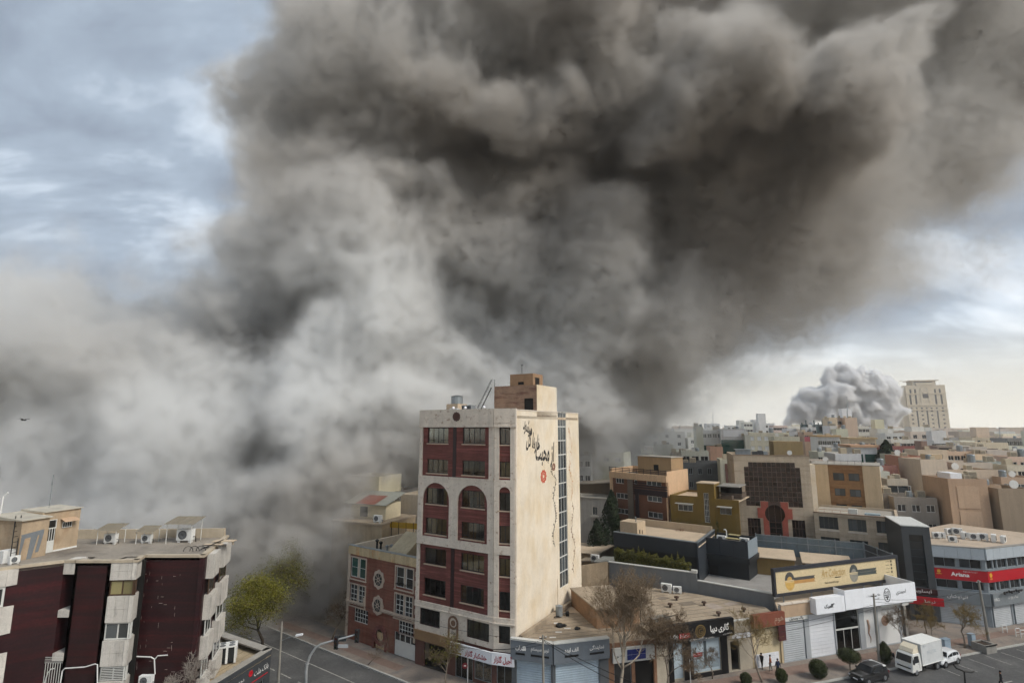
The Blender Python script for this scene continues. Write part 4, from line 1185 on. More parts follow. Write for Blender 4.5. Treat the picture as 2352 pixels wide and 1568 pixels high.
# bay at the far left
FL2 = Frame(pZ, pA)
zl1 = lambda y: Frame((-40, 42.2), (-38.6, 43.2)).hit('l1', 90, y)[1]
BL = Frame((-40.55, 41.1), (-38.55, 42.75))
zz2 = lambda y: BL.hit('l1', 100, y)[1]
bl_bands = [(zz2(520), ZR - .2), (zz2(1035), zz2(740)), (5.0, zz2(1235))]
bay(BL, 0, BL.L, 0.0, bl_bands, nx=2)
for (z0, z1) in bl_bands: MB(Frame((BL.q.x, BL.q.y), pA)).box(0, Frame((BL.q.x, BL.q.y), pA).L + .1, 0, .3, z0, z1).obj('bay_side', marble, left)
window(left, BL, 0, BL.L, bl_bands[1][1] + .02, bl_bands[0][0] - .02, 2, 1, white_alu, pane_dark, d=.08, fw=.14, bar=.12)
window(left, BL, 0, BL.L, bl_bands[2][1] + .02, bl_bands[1][0] - .02, 1, 2, white_alu, pane_dark, d=.08, fw=.14, bar=.12)
# ledges in the recess and white bays on the street side
GP = Frame(pB, pC)
for i, (y0, y1) in enumerate(((640, 745), (1015, 1070), (1340, 1400))):
    z0, z1 = GP.hit('r1', 490, y1)[1], GP.hit('r1', 490, y0)[1]
    o = MB(GP).box(.02, .88, -.05, 1.2, z0, z1).obj('ledge', marble, left)
g = MB(GP); zb0 = GP.hit('r1', 430, 1560)[1]; zb1 = GP.hit('r1', 430, 1400)[1]
for k in range(7): g.tube([(-.2 + k * .19, -.3, zb0 - 1), (-.2 + k * .19, -.3, zb1)], .022, 4)
for k in range(4): g.tube([(-.3, -.3, zb1 + k * .13), (1.1, -.3, zb1 + k * .13)], .02, 4)
g.obj('railing', white_alu, left)
for (sx, w_, nm) in ((1.15, 2.0, 0), (4.9, 2.6, 1)):
    zs_ = [(14.3, ZR - .2), (11.0, 13.0), (7.9, 9.7), (4.9, 6.4)]
    bay(FE, sx, sx + w_, .55, zs_, nx=1)
    for (za_, zb2) in ((13.0, 14.3), (9.7, 11.0), (6.4, 7.9)):
        window(left, FE, sx + .1, sx + w_ - .1, za_ + .02, zb2 - .02, 2, 1, brown_alu if za_ > 12 else white_alu, pane_dark, d=-.3, fw=.07)
# white pipes on the front
pp = MB(); y0 = 46.6
def zq(x, y): 
    v = FD.hit('r1', x, y, -.2); return (FD.w(v[0], -.2).x, FD.w(v[0], -.2).y, v[1])
pp.tube([zq(1020, 1365), zq(1140, 1370), zq(1165, 1385), zq(1170, 1500)], .05, 6); pp.tube([zq(1170, 1385), zq(1190, 1360), zq(1265, 1355)], .045, 6)
def zq2(x, y):
    v = FC2.hit('r1', x, y, -.25); p_ = FC2.w(v[0], -.25); return (p_.x, p_.y, v[1])
pp.tube([zq2(735, 1568), zq2(735, 1425), zq2(715, 1422), zq2(640, 1445), zq2(490, 1455), zq2(470, 1475), zq2(455, 1568)], .045, 6)
pp.tube([zq2(335, 1568), zq2(360, 1490), zq2(385, 1460), zq2(410, 1455)], .04, 6)
pp.obj('pipe', white_paint, left)
# chips where tiles have come off
r_ = random.Random(5); b = MB(FD)
for k in range(46):
    s = r_.uniform(.4, 4.6); z = r_.uniform(6, 15)
    w_, h_ = r_.choice(((.02, r_.uniform(.1, .5)), (.03, .25), (r_.uniform(.1, .3), .04)))
    b.box(s, s + w_, -.008, -.001, z, z + h_)
b.obj('chips', mat('chip_pale', '#8d807a', 0.9, 0.3, 4), left, kind='stuff')
# roof room with a patch of grey paint on it
hz = ZR - .2
hp = [gz('l3', 330, 1290, hz), gz('l3', 850, 1195, hz), gz('l3', 1390, 1070, hz)]
H0, H1 = Vector(hp[0][:2]), Vector(hp[2][:2])
HF = Frame(H0, (H0.x + 3.6, H0.y + (H1.y - H0.y) / (H1.x - H0.x) * 3.6))
HT = HF.hit('l3', 950, 420)[1]; HT2 = HT + .25
hs = HF.hit('l3', 880, 1200)[0]
hut = MB(HF); hut.box(0, hs, 0, 3.6, hz, HT - .05); hut.box(hs, hs + 3.2, .9, 3.6, hz, HT2)
ho = hut.obj('roof_room', mat('orange_render', '#a8957d', 0.9, 0.16, 0.5, 0.15, 0.12, bands=('#9a8268', (0.8, 0.8, 0.4), 0.5, 0.7)), left)
b = MB(HF); b.prism([(-.15, -.2), (hs + .1, -.2), (hs + .1, 3.7), (-.15, 3.7)], HT - .05, [HT + .03, HT + .03, HT + .3, HT + .3]); b.prism([(hs + .11, .75), (hs + 3.3, .75), (hs + 3.3, 3.75), (hs + .11, 3.75)], HT2, [HT2 + .06, HT2 + .06, HT2 + .2, HT2 + .2]); b.obj('sheet_cover', mat('pale_sheet', '#b3ac9d', 0.6, 0.2, 1), ho)
b = MB(HF); grey_p = mat('grey_patch', '#6f7478', 0.9, 0.15, 1.0)
s0 = HF.hit('l3', 400, 900)[0]; s1 = HF.hit('l3', 900, 800)[0]; zt_ = HF.hit('l3', 640, 720)[1]
b.plate([(s0, zt_ - .1), (s1 - .2, zt_ + .1), (s1 - .2, zt_ - .28), (s0 + .1, zt_ - .45)], -.012, -.002)
b.plate([(s0 + .02, zt_ - .3), (s0 + .32, zt_ - .3), (s0 + .12, zt_ - 1.7), (s0, zt_ - 1.7)], -.014, -.003); b.plate([(s0 + .75, zt_ - .3), (s0 + 1.25, zt_ - .3), (s0 + .95, zt_ - 2.2), (s0 + .6, zt_ - 2.2)], -.014, -.003)
b.plate([(s1 - .5, zt_ - .2), (s1 - .2, zt_ - .2), (s1 - .45, zt_ - 1.7), (s1 - .7, zt_ - 1.7)], -.014, -.003)
b.obj('paint_patch', grey_p, ho)
b = MB(HF); b.box(hs + .25, hs + 1.15, .84, .88, hz, hz + 1.0); dd = b.obj('door', white_alu, left, label='white barred door of the roof room')
g = MB(HF)
for k in range(5): g.box(hs + .27 + k * .2, hs + .32 + k * .2, .82, .87, hz + 1.0, hz + 2.0)
g.box(hs + .22, hs + 1.18, .8, .88, hz + 2.0, hz + 2.08); g.box(hs + .22, hs + .28, .8, .88, hz + 2.08, hz + 2.7); g.box(hs + 1.12, hs + 1.18, .8, .88, hz + 2.08, hz + 2.7); g.box(hs + .22, hs + 1.18, .8, .88, hz + 2.7, hz + 2.76)
g.obj('bars', white_alu, dd)
MB(HF).box(hs + .2, hs + 1.2, .885, .895, hz + 1.0, hz + 2.7).obj('opening', shop_dark, left)
wo = window(left, HF, hs + 1.7, hs + 2.5, hz + 1.9, hz + 2.4, 4, 1, white_alu, pane_dark, d=.82, fw=.05)
b = MB(HF); n = 10
for k in range(n):
    x = hs + 1.5 + k * 1.3 / n
    b.add([(x, .9, hz + 2.75), (x + .13, .9, hz + 2.75), (x + .13, .25, hz + 2.45 + .03 * (k % 2)), (x, .25, hz + 2.48 - .03 * (k % 2))], [(0, 1, 2, 3), (3, 2, 1, 0)])
b.obj('awning', mat('awning_buff', '#b59a80', 0.7, 0.1, 2), left)
b = MB(HF); b.box(hs + 1.2, hs + 3.2, .84, .895, hz, hz + .12); b.obj('upstand', white_paint, left)
def antenna(loc, h, label):
    t = thing('antenna', label, 'aerial', loc)
    m = MB(Matrix.Translation(loc)); m.tube([(0, 0, 0), (0, 0, h)], .025, 4); m.obj('mast', grey_metal, t)
    m = MB(Matrix.Translation(loc)); m.box(-.05, .05, -.05, .05, h * .7, h * .74); m.tube([(-.12, 0, h * .72), (.12, 0, h * .72)], .02, 4); m.obj('fitting', grey_metal, t)
pa = HF.w(hs + 1.6, 2.6, HT2 + .1); antenna(pa, 3.0, 'tall thin antenna mast on the orange roof room')
pm_ = aty(6, 1150, 47); t = thing('roof_pole', 'white crooked pole at the left edge beside the orange roof room', 'pole', (pm_.x, pm_.y, hz)); MB().tube([(pm_.x - .1, pm_.y, hz), (pm_.x, pm_.y, pm_.z + .4), (pm_.x + .35, pm_.y, pm_.z + .7)], .06, 6).obj('pole', white_paint, t)
lt = thing('roof_ladder', 'dark ladder leaning on the left end of the orange roof room', 'ladder', HF.w(-.5, .5, hz)); b = MB(HF); ladder(b, (-.9, -.6, hz), (.1, 1.0, HT + .3), (.4, 0, 0), 9, .04); b.obj('rails', black_iron, lt)
t = thing('white_box', 'white fridge sized box on the roof edge at the far left', 'box', gz('l3', 100, 1340, hz)); q0 = gz('l3', 40, 1340, hz); MB(Matrix.Translation((q0.x, q0.y, hz)) @ Matrix.Rotation(HF.ang, 4, 'Z')).box(0, .85, 0, .7, 0, .95).obj('casing', white_paint, t)
air_con(gz('l3', 185, 1370, hz), HF.ang, 'small white air conditioner beside the white box on the left roof', sc=.85)
# air conditioners under little sheet roofs
def canopy_ac(px, py, w, label, lab2, grp, frame_m=white_alu):
    base = gz('r1', px, py, hz)
    t = thing('sheet_canopy', lab2, 'canopy', base, grp)
    M_ = Matrix.Translation(base)
    b = MB(M_); n = 12; hh = 1.45 * w
    for k in range(n):
        x = -.9 * w + k * 2.1 * w / n
        b.add([(x, -.7 * w, hh - .18 + .035 * (k % 2)), (x + 2.1 * w / n, -.7 * w, hh - .18 + .035 * ((k + 1) % 2)), (x + 2.1 * w / n, .9 * w, hh + .22 + .035 * ((k + 1) % 2)), (x, .9 * w, hh + .22 + .035 * (k % 2))], [(0, 1, 2, 3), (3, 2, 1, 0)])
    b.obj('sheet', mat('canopy_sheet', '#a99f8d', 0.6, 0.12, 1.5), t)
    for (x, y) in ((-.7, -.5), (1.0, -.5), (1.0, .75), (-.7, .75)):
        MB(M_).tube([(x * w, y * w, 0), (x * w, y * w, hh - .1)], .035, 5).obj('post', frame_m, t)
    air_con(base + Vector((-.3, -.2, 0)), 0, label, sc=1.25 * w)
canopy_ac(815, 515, 1.0, 'air conditioner under the leftmost sheet canopy of the left roof', 'corrugated sheet canopy nearest the orange roof room', 'sheet canopies on the left roof')
canopy_ac(1095, 510, .85, 'air conditioner under the small middle sheet canopy of the left roof', 'small corrugated canopy between two larger ones on the left roof', 'sheet canopies on the left roof')
canopy_ac(1360, 505, 1.35, 'large air conditioner under the tall rightmost sheet canopy of the left roof', 'tall corrugated canopy near the right corner of the left roof', 'sheet canopies on the left roof')
t = thing('scrap_frame', 'heap of bent black bars and boards at the right corner of the left roof', 'scrap', gz('r1', 1500, 560, hz)); c0 = gz('r1', 1480, 575, hz); b = MB(Matrix.Translation(c0))
for k in range(3): b.tube([(-.7 + .5 * k + .42 * math.cos(w), .1 * k, .02 + .42 * math.sin(w)) for w in [math.pi * j / 8 for j in range(9)]], .03, 4)
b.tube([(.2, .3, .1), (1.5, 1.6, .7)], .04, 4); b.tube([(.4, .2, .5), (1.6, 1.4, .2)], .04, 4); b.obj('bars', black_iron, t)
b = MB(Matrix.Translation(c0)); b.box(.1, 2.0, 2.2, 3.0, .35, .42); b.box(.3, .4, 2.3, 2.4, 0, .35); b.box(1.7, 1.8, 2.8, 2.9, 0, .35); b.box(-.1, 1.5, 1.2, 1.7, .28, .34); b.obj('board', roof_pale, t)
# bank annex at the foot of the block
ba = thing('bank_branch', 'low dark grey bank branch with a flat roof at the street corner', 'building', (-27, 52, 0))
k1 = gz('l2', 1580, 1215, 5.4); kb = gz('l2', 1090, 1050, 5.4); kl = gz('l2', 1000, 1568, 5.4)
dirv = (Vector(k1[:2]) - Vector(kl[:2])); e1 = Vector(k1[:2]); e0 = e1 - dirv.normalized() * 14; e2 = Vector(kb[:2])
BF = Frame(e0, e1); bdark = mat('bank_cladding', '#3a3d40', 0.5, 0.1, 1)
w_in = BF.n * 8
poly = [tuple(e0), tuple(e1), tuple(e2), tuple(e0 + BF.n * 9)]
b = MB(BF); b.wall(0, 14, 0, 5.25, [(7.5, 13.2, .13, 2.9)], t=.25); b.M = Frame(e1, e2).M; b.wall(0, Frame(e1, e2).L, 0, 5.25, t=.25); b.obj('wall', bdark, ba)
b = MB(); b.prism(poly, 4.7, 4.8); b.obj('roof', mat('roof_tiles', '#a39379', 0.95, 0.18, 0.6, 0, 0.2), ba)
b = MB(BF); b.box(0, 14.03, -.03, .55, 5.25, 5.4); b.M = Frame(e1, e2).M; b.box(-.03, Frame(e1, e2).L, -.03, .9, 5.25, 5.4); b.obj('parapet', mat('parapet_grey', '#96928b', 0.85, 0.12, 1), ba)
lettering(ba, BF, 'بانک ملت', BF.hit('l2', 1480, 1420)[0], BF.hit('l2', 1490, 1415)[1] - .1, .62, white_letter, w=2.0)
sR, zR_ = BF.hit('l2', 1372, 1470)
b = MB(BF); b.ring(sR, zR_, .12, .3, -.05, -.02, 6); b.disc(sR, zR_, .08, -.05, -.02, 6); b.obj('logo', red_sign, ba)
lettering(ba, BF, 'شعبه', BF.hit('l2', 1280, 1540)[0], BF.hit('l2', 1290, 1545)[1], .3, white_letter)
b = MB(BF); b.box(8, 13.6, -.06, -.01, 3.3, 3.36); b.obj('red_line', red_sign, ba)
b = MB(BF); b.box(7.5, 13.2, .5, .55, .1, 2.9); b.obj('dark_interior', shop_dark, ba)
window(ba, BF, 7.5, 13.2, .13, 2.9, 4, 1, grey_metal, pane_dark, d=.1, name='shop_window')
air_q = gz('l2', 1030, 1400, 4.8)
t = thing('rooftop_unit', 'boxy white rooftop cooling unit on the bank roof', 'air conditioner', air_q); M_ = Matrix.Translation(air_q) @ Matrix.Rotation(BF.ang * .3, 4, 'Z')
MB(M_).box(0, 1.6, 0, 1.4, .15, 1.5).obj('casing', mat('coil_black', '#1d1f21', 0.6, 0.1, 2), t)
b = MB(M_)
for x in (-.03, .72, 1.45): b.box(x, x + .2, -.03, 0.0, .1, 1.5)
b.box(-.03, 1.65, -.03, 1.43, 1.5, 1.58); b.box(1.6, 1.65, -.03, .2, .1, 1.5); b.box(1.6, 1.65, 1.2, 1.43, .1, 1.5); b.obj('frame', white_paint, t)
b = MB(M_)
for (x, y) in ((.4, .4), (1.2, .4), (.4, 1.05), (1.2, 1.05)): b.lathe([(.26, 1.58), (.26, 1.62), (.02, 1.63)], (x, y, 0), 12)
b.obj('fan', mat('fan_dark', '#2b2c2e', 0.6), t)
aq = gz('l2', 255, 1600, 5.0); aq = aty(C('l2', 258, 1530)[0], C('l2', 258, 1530)[1], 44.5)
air_con(Vector((aq.x, aq.y, aq.z - .6)), 0, 'white air conditioner hanging on the front of the maroon block at the bottom edge', sc=1.15)
sb = thing('rubble_strip', 'strip of broken tiles along the bank roof edge', 'rubble', BF.w(9, 1.0, 4.8)); b = MB(BF); r_ = random.Random(3)
for k in range(70):
    s, d, w_ = r_.uniform(5.5, 12.3), r_.uniform(.7, 1.25), r_.uniform(.08, .2)
    b.box(s, s + w_, d, d + w_, 4.8, 4.8 + r_.uniform(.05, .2))
b.obj('rubble', concrete, sb, kind='stuff')
# ================================================================== low shops along the wide street
grey_clad = mat('grey_fascia', '#6f767d', 0.5, 0.08, 0.8, 0.08)
shutter_m = mat('shutter_steel', '#a9adb0', 0.45, 0.08, 0.8, 0.06)
white_clad = mat('white_cladding', '#d8dade', 0.5, 0.04, 0.8, 0.06)
stucco = mat('stucco_tan', '#b39a80', 0.95, 0.10, 1.0, 0.12, 0.2)
def shutter(parent, fr, s0, s1, z0, z1, m=None, d=.12, pitch=.11):
    """roller shutter: ribbed curtain in side rails"""
    b = MB(fr); n = max(6, int((z1 - z0) / pitch)); vs = []; 
    for i in range(n + 1):
        z = z0 + (z1 - z0) * i / n; y = d + (.03 if i % 2 else 0.0)
        vs += [(s0, y, z), (s1, y, z)]
    b.add(vs, [(2 * i, 2 * i + 1, 2 * i + 3, 2 * i + 2) for i in range(n)])
    o = b.obj('shutter', m or shutter_m, parent)
    r = MB(fr); r.box(s0 - .06, s0, d - .06, d + .06, z0, z1); r.box(s1, s1 + .06, d - .06, d + .06, z0, z1); r.box(s0 - .06, s1 + .06, d - .05, d + .08, z0 - .05, z0 + .05)
    r.obj('rail', grey_metal, o)
    return o
# grey corner shop
G0, G1, G2 = (0.0, 59.72), (4.17, 58.4), (10.1, 60.0)
gs = thing('grey_corner_shop', 'grey fascia corner shop with pale shutters at the foot of the cream wall', 'shop', (5, 61, 0))
GA, GB = Frame(G0, G1), Frame(G1, G2)
b = MB(GA); b.wall(0, GA.L, 0, 3.5, [(.45, GA.L - .2, .13, 3.3)], t=.25); b.M = GB.M; b.wall(0, GB.L, 0, 3.5, [(.25, 5.1, .13, 3.3)], t=.25); b.obj('wall', mat('grey_pier', '#54585c', 0.6, 0.1, 1), gs)
shutter(gs, GA, .5, GA.L - .25, .13, 3.25, mat('shutter_blue', '#a3b3bf', 0.5, 0.12, 0.7, 0.08)); shutter(gs, GB, .3, 5.05, .13, 3.25, MATS['shutter_blue'])
b = MB(GA); b.box(-.05, GA.L + .02, -.35, .0, 3.42, 5.3); b.M = GB.M; b.box(0.0, GB.L, -.35, 0, 3.42, 5.3); b.obj('fascia', grey_clad, gs)
b = MB(GA); b.box(-.1, GA.L + .06, -.42, .25, 5.3, 5.42); b.M = GB.M; b.box(-.02, GB.L, -.42, .25, 5.302, 5.42); b.obj('coping', white_alu, gs)
roofp = [G0, G1, G2, (13.2, 66.5), (15.0, 79.3), (9.6, 75.3), (0.5, 60.1)]
b = MB(); b.prism(roofp, 4.7, 4.95); b.obj('roof', roof_buff, gs)
b = MB()
b.prism([(0.75, 60.05), (1.1, 59.9), (9.9, 75.2), (9.5, 75.3)], 4.95, 5.5); b.obj('upstand', roof_buff, gs)
for (f, s, t, n_) in ((GA, 1.0, 'ایران', 1.0), (GA, 3.1, 'نوین سیستم', 1.9), (GB, 1.9, 'الف ایده', 1.5), (GB, 4.7, 'نمایندگی', 1.6)):
    lettering(gs, f, t, s, 4.6, .5, white_letter, d=-.37, w=n_, bold=.02); b = MB(f); b.box(s - n_ * .5, s + n_ * .5, -.365, -.35, 3.95, 4.15); b.obj('strapline', black_paint, gs)
MB(GA).box(1.25, 1.6, -.37, -.35, 4.4, 4.8).obj('logo', white_letter, gs)
b = MB(); r_ = random.Random(8)
cq = gz('r4', 720, 780, 4.95)
t = thing('roof_tank', 'small grey galvanised tank with pipes on the corner shop roof', 'tank', cq); M_ = Matrix.Translation(cq)
MB(M_).lathe([(.05, 0), (.42, 0.02), (.42, 1.05), (.46, 1.1), (.1, 1.25)], (0, 0, .1), 12).obj('drum', grey_metal, t); MB(M_).tube([(.4, 0, .3), (.9, .3, .3), (1.1, .3, .1)], .06, 5).tube([(0, -.4, .2), (-.6, -.7, .2), (-.9, -.6, .05)], .05, 5).obj('pipe', black_iron, t); MB(M_).tube([(-.1, .3, 0), (-.15, .3, 4.2)], .025, 4).obj('aerial', mat('rust_pole', '#8a5a3a', .8), t); MB(M_).box(.8, 1.2, .1, .5, 0, .5).obj('pump', black_iron, t)
for k, (x, y, w_, h_, c_, l_) in enumerate(((725, 865, .9, .35, black_iron, 'dark bundle of rags lying on the corner shop roof'), (870, 890, .5, .3, black_iron, 'small dark lump on the corner shop roof beside the bare tree'))):
    q_ = gz('r4', x, y, 4.95); t = thing('roof_bundle', l_, 'bundle', q_)
    bb = MB(Matrix.Translation(q_)); bb.lathe([(.05, 0), (.5 * w_, .02), (.55 * w_, .5 * h_), (.3 * w_, h_), (.02, h_ * 1.05)], (0, 0, 0), 7); bb.lathe([(.02, 0), (.3 * w_, .02), (.32 * w_, .5 * h_), (.02, h_ * .8)], (.55 * w_, .1, 0), 6); bb.obj('cloth', c_, t)
q_ = gz('r4', 890, 740, 4.95); MB(Matrix.Translation(q_)).box(-1.2, 1.3, -.4, 1.8, 0, .03).obj('patch', roof_pale, gs); 
for (x, y) in ((715, 912), (665, 957), (790, 880), (700, 835)):
    q_ = gz('r4', x, y, 4.95); MB(Matrix.Translation(q_)).box(-.35, .35, -.12, .12, 0, .02).obj('patch', white_paint, gs)
# brick shop between, behind the bare tree
ms = thing('brick_shop', 'small two storey brick shop with a blue tiled sign behind the bare plane tree', 'shop', (13, 63, 0))
MF = Frame(G2, SL.w(-1.6, 0))
b = MB(MF); b.wall(0, MF.L, 0, 4.6, [(.6, 2.6, .13, 2.7), (3.0, 5.2, .13, 2.7)], t=.25); b.obj('wall', mat('old_brick', '#7c5c47', 0.9, 0.2, 0.8, .1, .25), ms)
b = MB(MF); b.prism([(0, 0.25), (MF.L, 0.25), (MF.L, 3.4), (0, 3.4)], 4.2, 4.4); b.obj('roof', roof_buff, ms)
b = MB(MF); b.box(.2, MF.L - .1, 3.4, 11.5, 0, 6.9); b.obj('upper_storey', mat('old_brick2', '#8d6f55', 0.9, 0.2, 0.8, .12, .25), ms)
b = MB(MF); b.box(.1, MF.L, 3.3, 11.6, 6.9, 7.05); b.obj('upper_roof', roof_buff, ms)
MB(MF).box(MF.L - .12, MF.L - .02, 4.2, 6.9, 5.2, 6.6).obj('balcony_window', pane_dark, ms); g = MB(MF)
for k in range(9): g.tube([(MF.L + .1, 4.0 + k * .36, 5.0), (MF.L + .1, 4.0 + k * .36, 6.1)], .025, 4)
g.tube([(MF.L + .1, 3.9, 6.1), (MF.L + .1, 7.0, 6.1)], .035, 4); g.tube([(MF.L + .1, 3.5, 4.4), (MF.L + .1, 3.5, 7.6)], .06, 5); g.obj('railing', black_iron, ms)
b = MB(MF); b.box(.4, 5.2, -.3, 0, 2.8, 4.2); b.obj('sign_board', mat('faded_white_sign', '#b9b9b5', 0.6, .08, 1), ms)
tl_ = MB().box(0, .52, 0, .03, 0, .48).mesh('sign_tile', mat('blue_tile', '#27306a', 0.35, 0.2, 3))
for i in range(4):
    for j in range(2): place('sign_tile', tl_, ms, MF.M @ Matrix.Translation((2.0 + i * .54, -.34, 3.0 + j * .52)))
lettering(ms, MF, 'آینه نور', 1.2, 3.5, .45, black_paint, d=-.32, w=1.2)
b = MB(MF); b.box(.6, 5.2, .3, .35, .1, 2.7); b.obj('shop_interior', shop_dark, ms)
window(ms, MF, .6, 2.6, .13, 2.7, 2, 1, grey_metal, pane_dark, d=.1, name='shop_window')
# gallery
dg_ = thing('gallery_shop', 'shop with a long black fascia reading in white Persian letters', 'shop', SL.w(3, 3, 0))
b = MB(SL); b.wall(-1.6, 10.95, 0, 5.3, [(.5, 1.72, .35, 3.92), (2.75, 6.6, .6, 3.92), (8.0, 9.2, .2, 3.3)], t=.3); b.obj('wall', mat('gallery_stone', '#a59c8c', 0.85, 0.1, 0.8, 0.1), dg_)
b = MB(SL); b.box(-1.56, 8.25, -.5, -.003, 4.12, 5.92); b.obj('fascia', black_paint, dg_)
b = MB(SL)
for (a, c) in ((-.1, .45), (1.78, 2.7), (6.66, 7.5)): b.box(a, c, -.12, -.002, .13, 4.1)
b.box(2.7, 6.66, -.1, -.002, .13, .58); b.obj('pillar', black_paint, dg_, kind='stuff')
wp = mat('window_poster', '#aebcc4', 0.5, 0.06, 0.8)
for (a, c, z0) in ((.5, 1.72, .35), (2.75, 6.6, .6)):
    MB(SL).box(a, c, .12, .16, z0, 3.92).obj('display_window', wp, dg_)
lettering(dg_, SL, 'HTN', .35, 4.75, .42, white_letter, d=-.515, w=1.0, bold=.02); MB(SL).box(1.0, 2.35, -.512, -.5, 4.5, 5.0).obj('label', red_sign, dg_); lettering(dg_, SL, 'Prime', 1.68, 4.75, .36, white_letter, d=-.525, w=1.1)
gold = mat('gold_letter', '#8f7748', 0.4, 0.1, 3, metal=.4)
b = MB(SL); b.ring(3.75, 5.0, .58, .66, -.52, -.5, 26); b.ring(3.75, 5.0, .42, .48, -.52, -.5, 22); b.obj('logo', gold, dg_); lettering(dg_, SL, 'G', 3.75, 5.0, .55, gold, d=-.525)
lettering(dg_, SL, 'گالری دیبا', 6.3, 5.05, .95, white_letter, d=-.515, w=2.5, bold=.025); lettering(dg_, SL, 'رزین و اکسسوری', 3.9, 4.28, .25, white_letter, d=-.515, w=3.2); lettering(dg_, SL, 'تلفن', 7.3, 4.4, .2, white_letter, d=-.515, w=1.2)
MB(SL).box(3.1, 4.3, .105, .118, 2.2, 2.6).obj('poster_label', red_sign, dg_); MB(SL).box(4.5, 4.85, .1, .118, 1.1, 3.7).obj('poster_bar', mat('poster_grey', '#4b5458', .5), dg_); MB(SL).box(2.9, 6.4, .106, .117, .9, 1.8).obj('poster_foot', mat('poster_grey2', '#8d9aa0', .5), dg_)
lettering(dg_, SL, 'HTN Prime', 3.7, 2.4, .22, white_letter, d=.1)
rf = [SL.w(-1.6, .3)[:2], SL.w(15.4, .3)[:2], (31.6, 70.6), (25.0, 75.7), (15.3, 81.0), (14.0, 68.5), SL.w(-1.7, 5)[:2]]
b = MB(); b.prism(rf, 4.75, 5.0); b.obj('roof', roof_buff, dg_)
b = MB(SL); b.box(-1.6, 15.4, 0.0, .3, 5.3, 5.4); b.obj('coping', white_alu, dg_)
b = MB(SL); b.box(8.3, 10.9, -.06, -.002, 3.5, 4.0); b.obj('stone_band', white_clad, dg_)
for k, (x, y) in enumerate(((1725, 640), (1670, 700), (1960, 685), (2085, 775), (2300, 740))):
    q_ = gz('r4', x, y, 5.0); t = thing('roof_vent', ('brown cowl vent on the gallery roof, the one nearest the two air conditioners', 'brown cowl vent on the gallery roof, nearest the rail by the bare tree', 'brown cowl vent alone in the middle of the gallery roof', 'brown cowl vent just behind the black fascia', 'brown cowl vent near the brown sign at the end of the gallery roof')[k], 'vent', q_, 'cowl vents on the gallery roof')
    MB(Matrix.Translation(q_)).lathe([(.14, 0), (.14, .3), (.32, .32), (.3, .48), (.05, .55)], (0, 0, 0), 8).obj('cowl', mat('vent_brown', '#4a3a30', 0.8, 0.2, 3), t)
WG = Frame((14.3, 82.3), (25.15, 76.2)); WG2 = Frame((25.15, 76.2), (32.6, 70.3))
q1, q2 = gz('k2', 960, 970, 5.0), gz('k2', 1110, 990, 5.0)
air_con(q1, WG.ang, 'large white air conditioner standing against the grey wall', sc=1.6); air_con(q2, WG.ang + .3, 'smaller white air conditioner right of the large one by the grey wall', sc=1.3)
t = thing('roof_rail', 'dark pipe railing and tank on the gallery roof beside the bare tree', 'railing', SL.w(-.5, 1.5, 5.0)); b = MB(SL)
b.tube([(-1.0, 1.0, 5.0), (-1.0, 1.0, 6.2), (2.4, 1.6, 6.2), (2.4, 1.6, 5.0)], .05, 5); b.tube([(-1, 1.0, 5.6), (2.4, 1.6, 5.6)], .04, 5); b.obj('rail', black_iron, t); MB(SL).box(-.6, 1.6, 1.9, 2.9, 5.0, 5.9).obj('tank', mat('tank_grey', '#6b675f', 0.8, 0.2, 1), t)
# brown sign shop
bs = thing('brown_sign_shop', 'cream shop front under a faded rust brown fascia with a hanging end panel', 'shop', SL.w(13, 2, 0))
b = MB(SL); b.wall(10.97, 15.38, 0, 5.3, [(11.3, 15.1, .13, 4.3)], t=.3); b.obj('wall', mat('cream_front', '#b5a486', 0.85, 0.12, 0.8, .12), bs)
b = MB(SL); b.box(11.0, 15.5, -.5, -.003, 4.45, 5.85); b.obj('fascia', mat('rust_sign', '#7a4433', 0.7, 0.14, 1, .12), bs); lettering(bs, SL, 'هوم', 14.6, 5.0, .8, mat('faded_letter', '#a58f7c', .7), d=-.515, w=1.3)
b = MB(SL); b.box(14.5, 15.55, -.42, -.3, 2.7, 4.45); b.obj('hanging_panel', mat('maroon_panel', '#4c2527', 0.6, 0.1, 1), bs)
MB(SL).box(11.3, 15.1, .15, .2, .13, 4.3).obj('shop_front', mat('cream_shutter', '#c2b393', 0.7, 0.1, .8, .1), bs); MB(SL).box(11.3, 14.6, -.1, .0, .13, 1.5).obj('white_panel', white_clad, bs)
# white jewellery row
ws = thing('white_shop', 'white clad shop with glass door under a big white fascia with oval logo', 'shop', SL.w(25, 5, 0))
b = MB(SL); b.wall(15.4, 34.6, 0, 6.3, [(15.5, 18.8, .16, 4.55), (19.5, 23.4, .17, 4.9), (23.6, 27.4, .2, 4.88), (28.25, 30.0, .25, 4.72), (30.6, 34.2, .27, 4.83)], t=.35); b.obj('wall', mat('grey_front', '#9fa3a6', 0.7, 0.08, 0.8, .08), ws)
b = MB(SL); b.box(15.4, 20.3, -.12, -.003, 5.02, 6.42); b.obj('stucco_band', stucco, ws); b = MB(SL); b.box(15.35, 19.9, -.2, .4, 6.42, 6.52); b.obj('coping', stone_w, ws)
b = MB(SL); b.box(15.42, 19.3, -.14, -.004, 4.58, 4.98); b.obj('name_strip', white_alu, ws); lettering(ws, SL, 'پاک وستیل', 17.5, 4.79, .42, black_paint, d=-.155, w=2.1, bold=.03)
shutter(ws, SL, 15.55, 18.75, .16, 4.55, None, .1)
k_ = MB().box(0, 3.9, 0, .05, .01, .385).mesh('cladding_board', white_clad)
for i in range(12): place('cladding_board', k_, ws, SL.M @ Matrix.Translation((19.5, .1 + .004 * (i % 2), .17 + i * .394)))
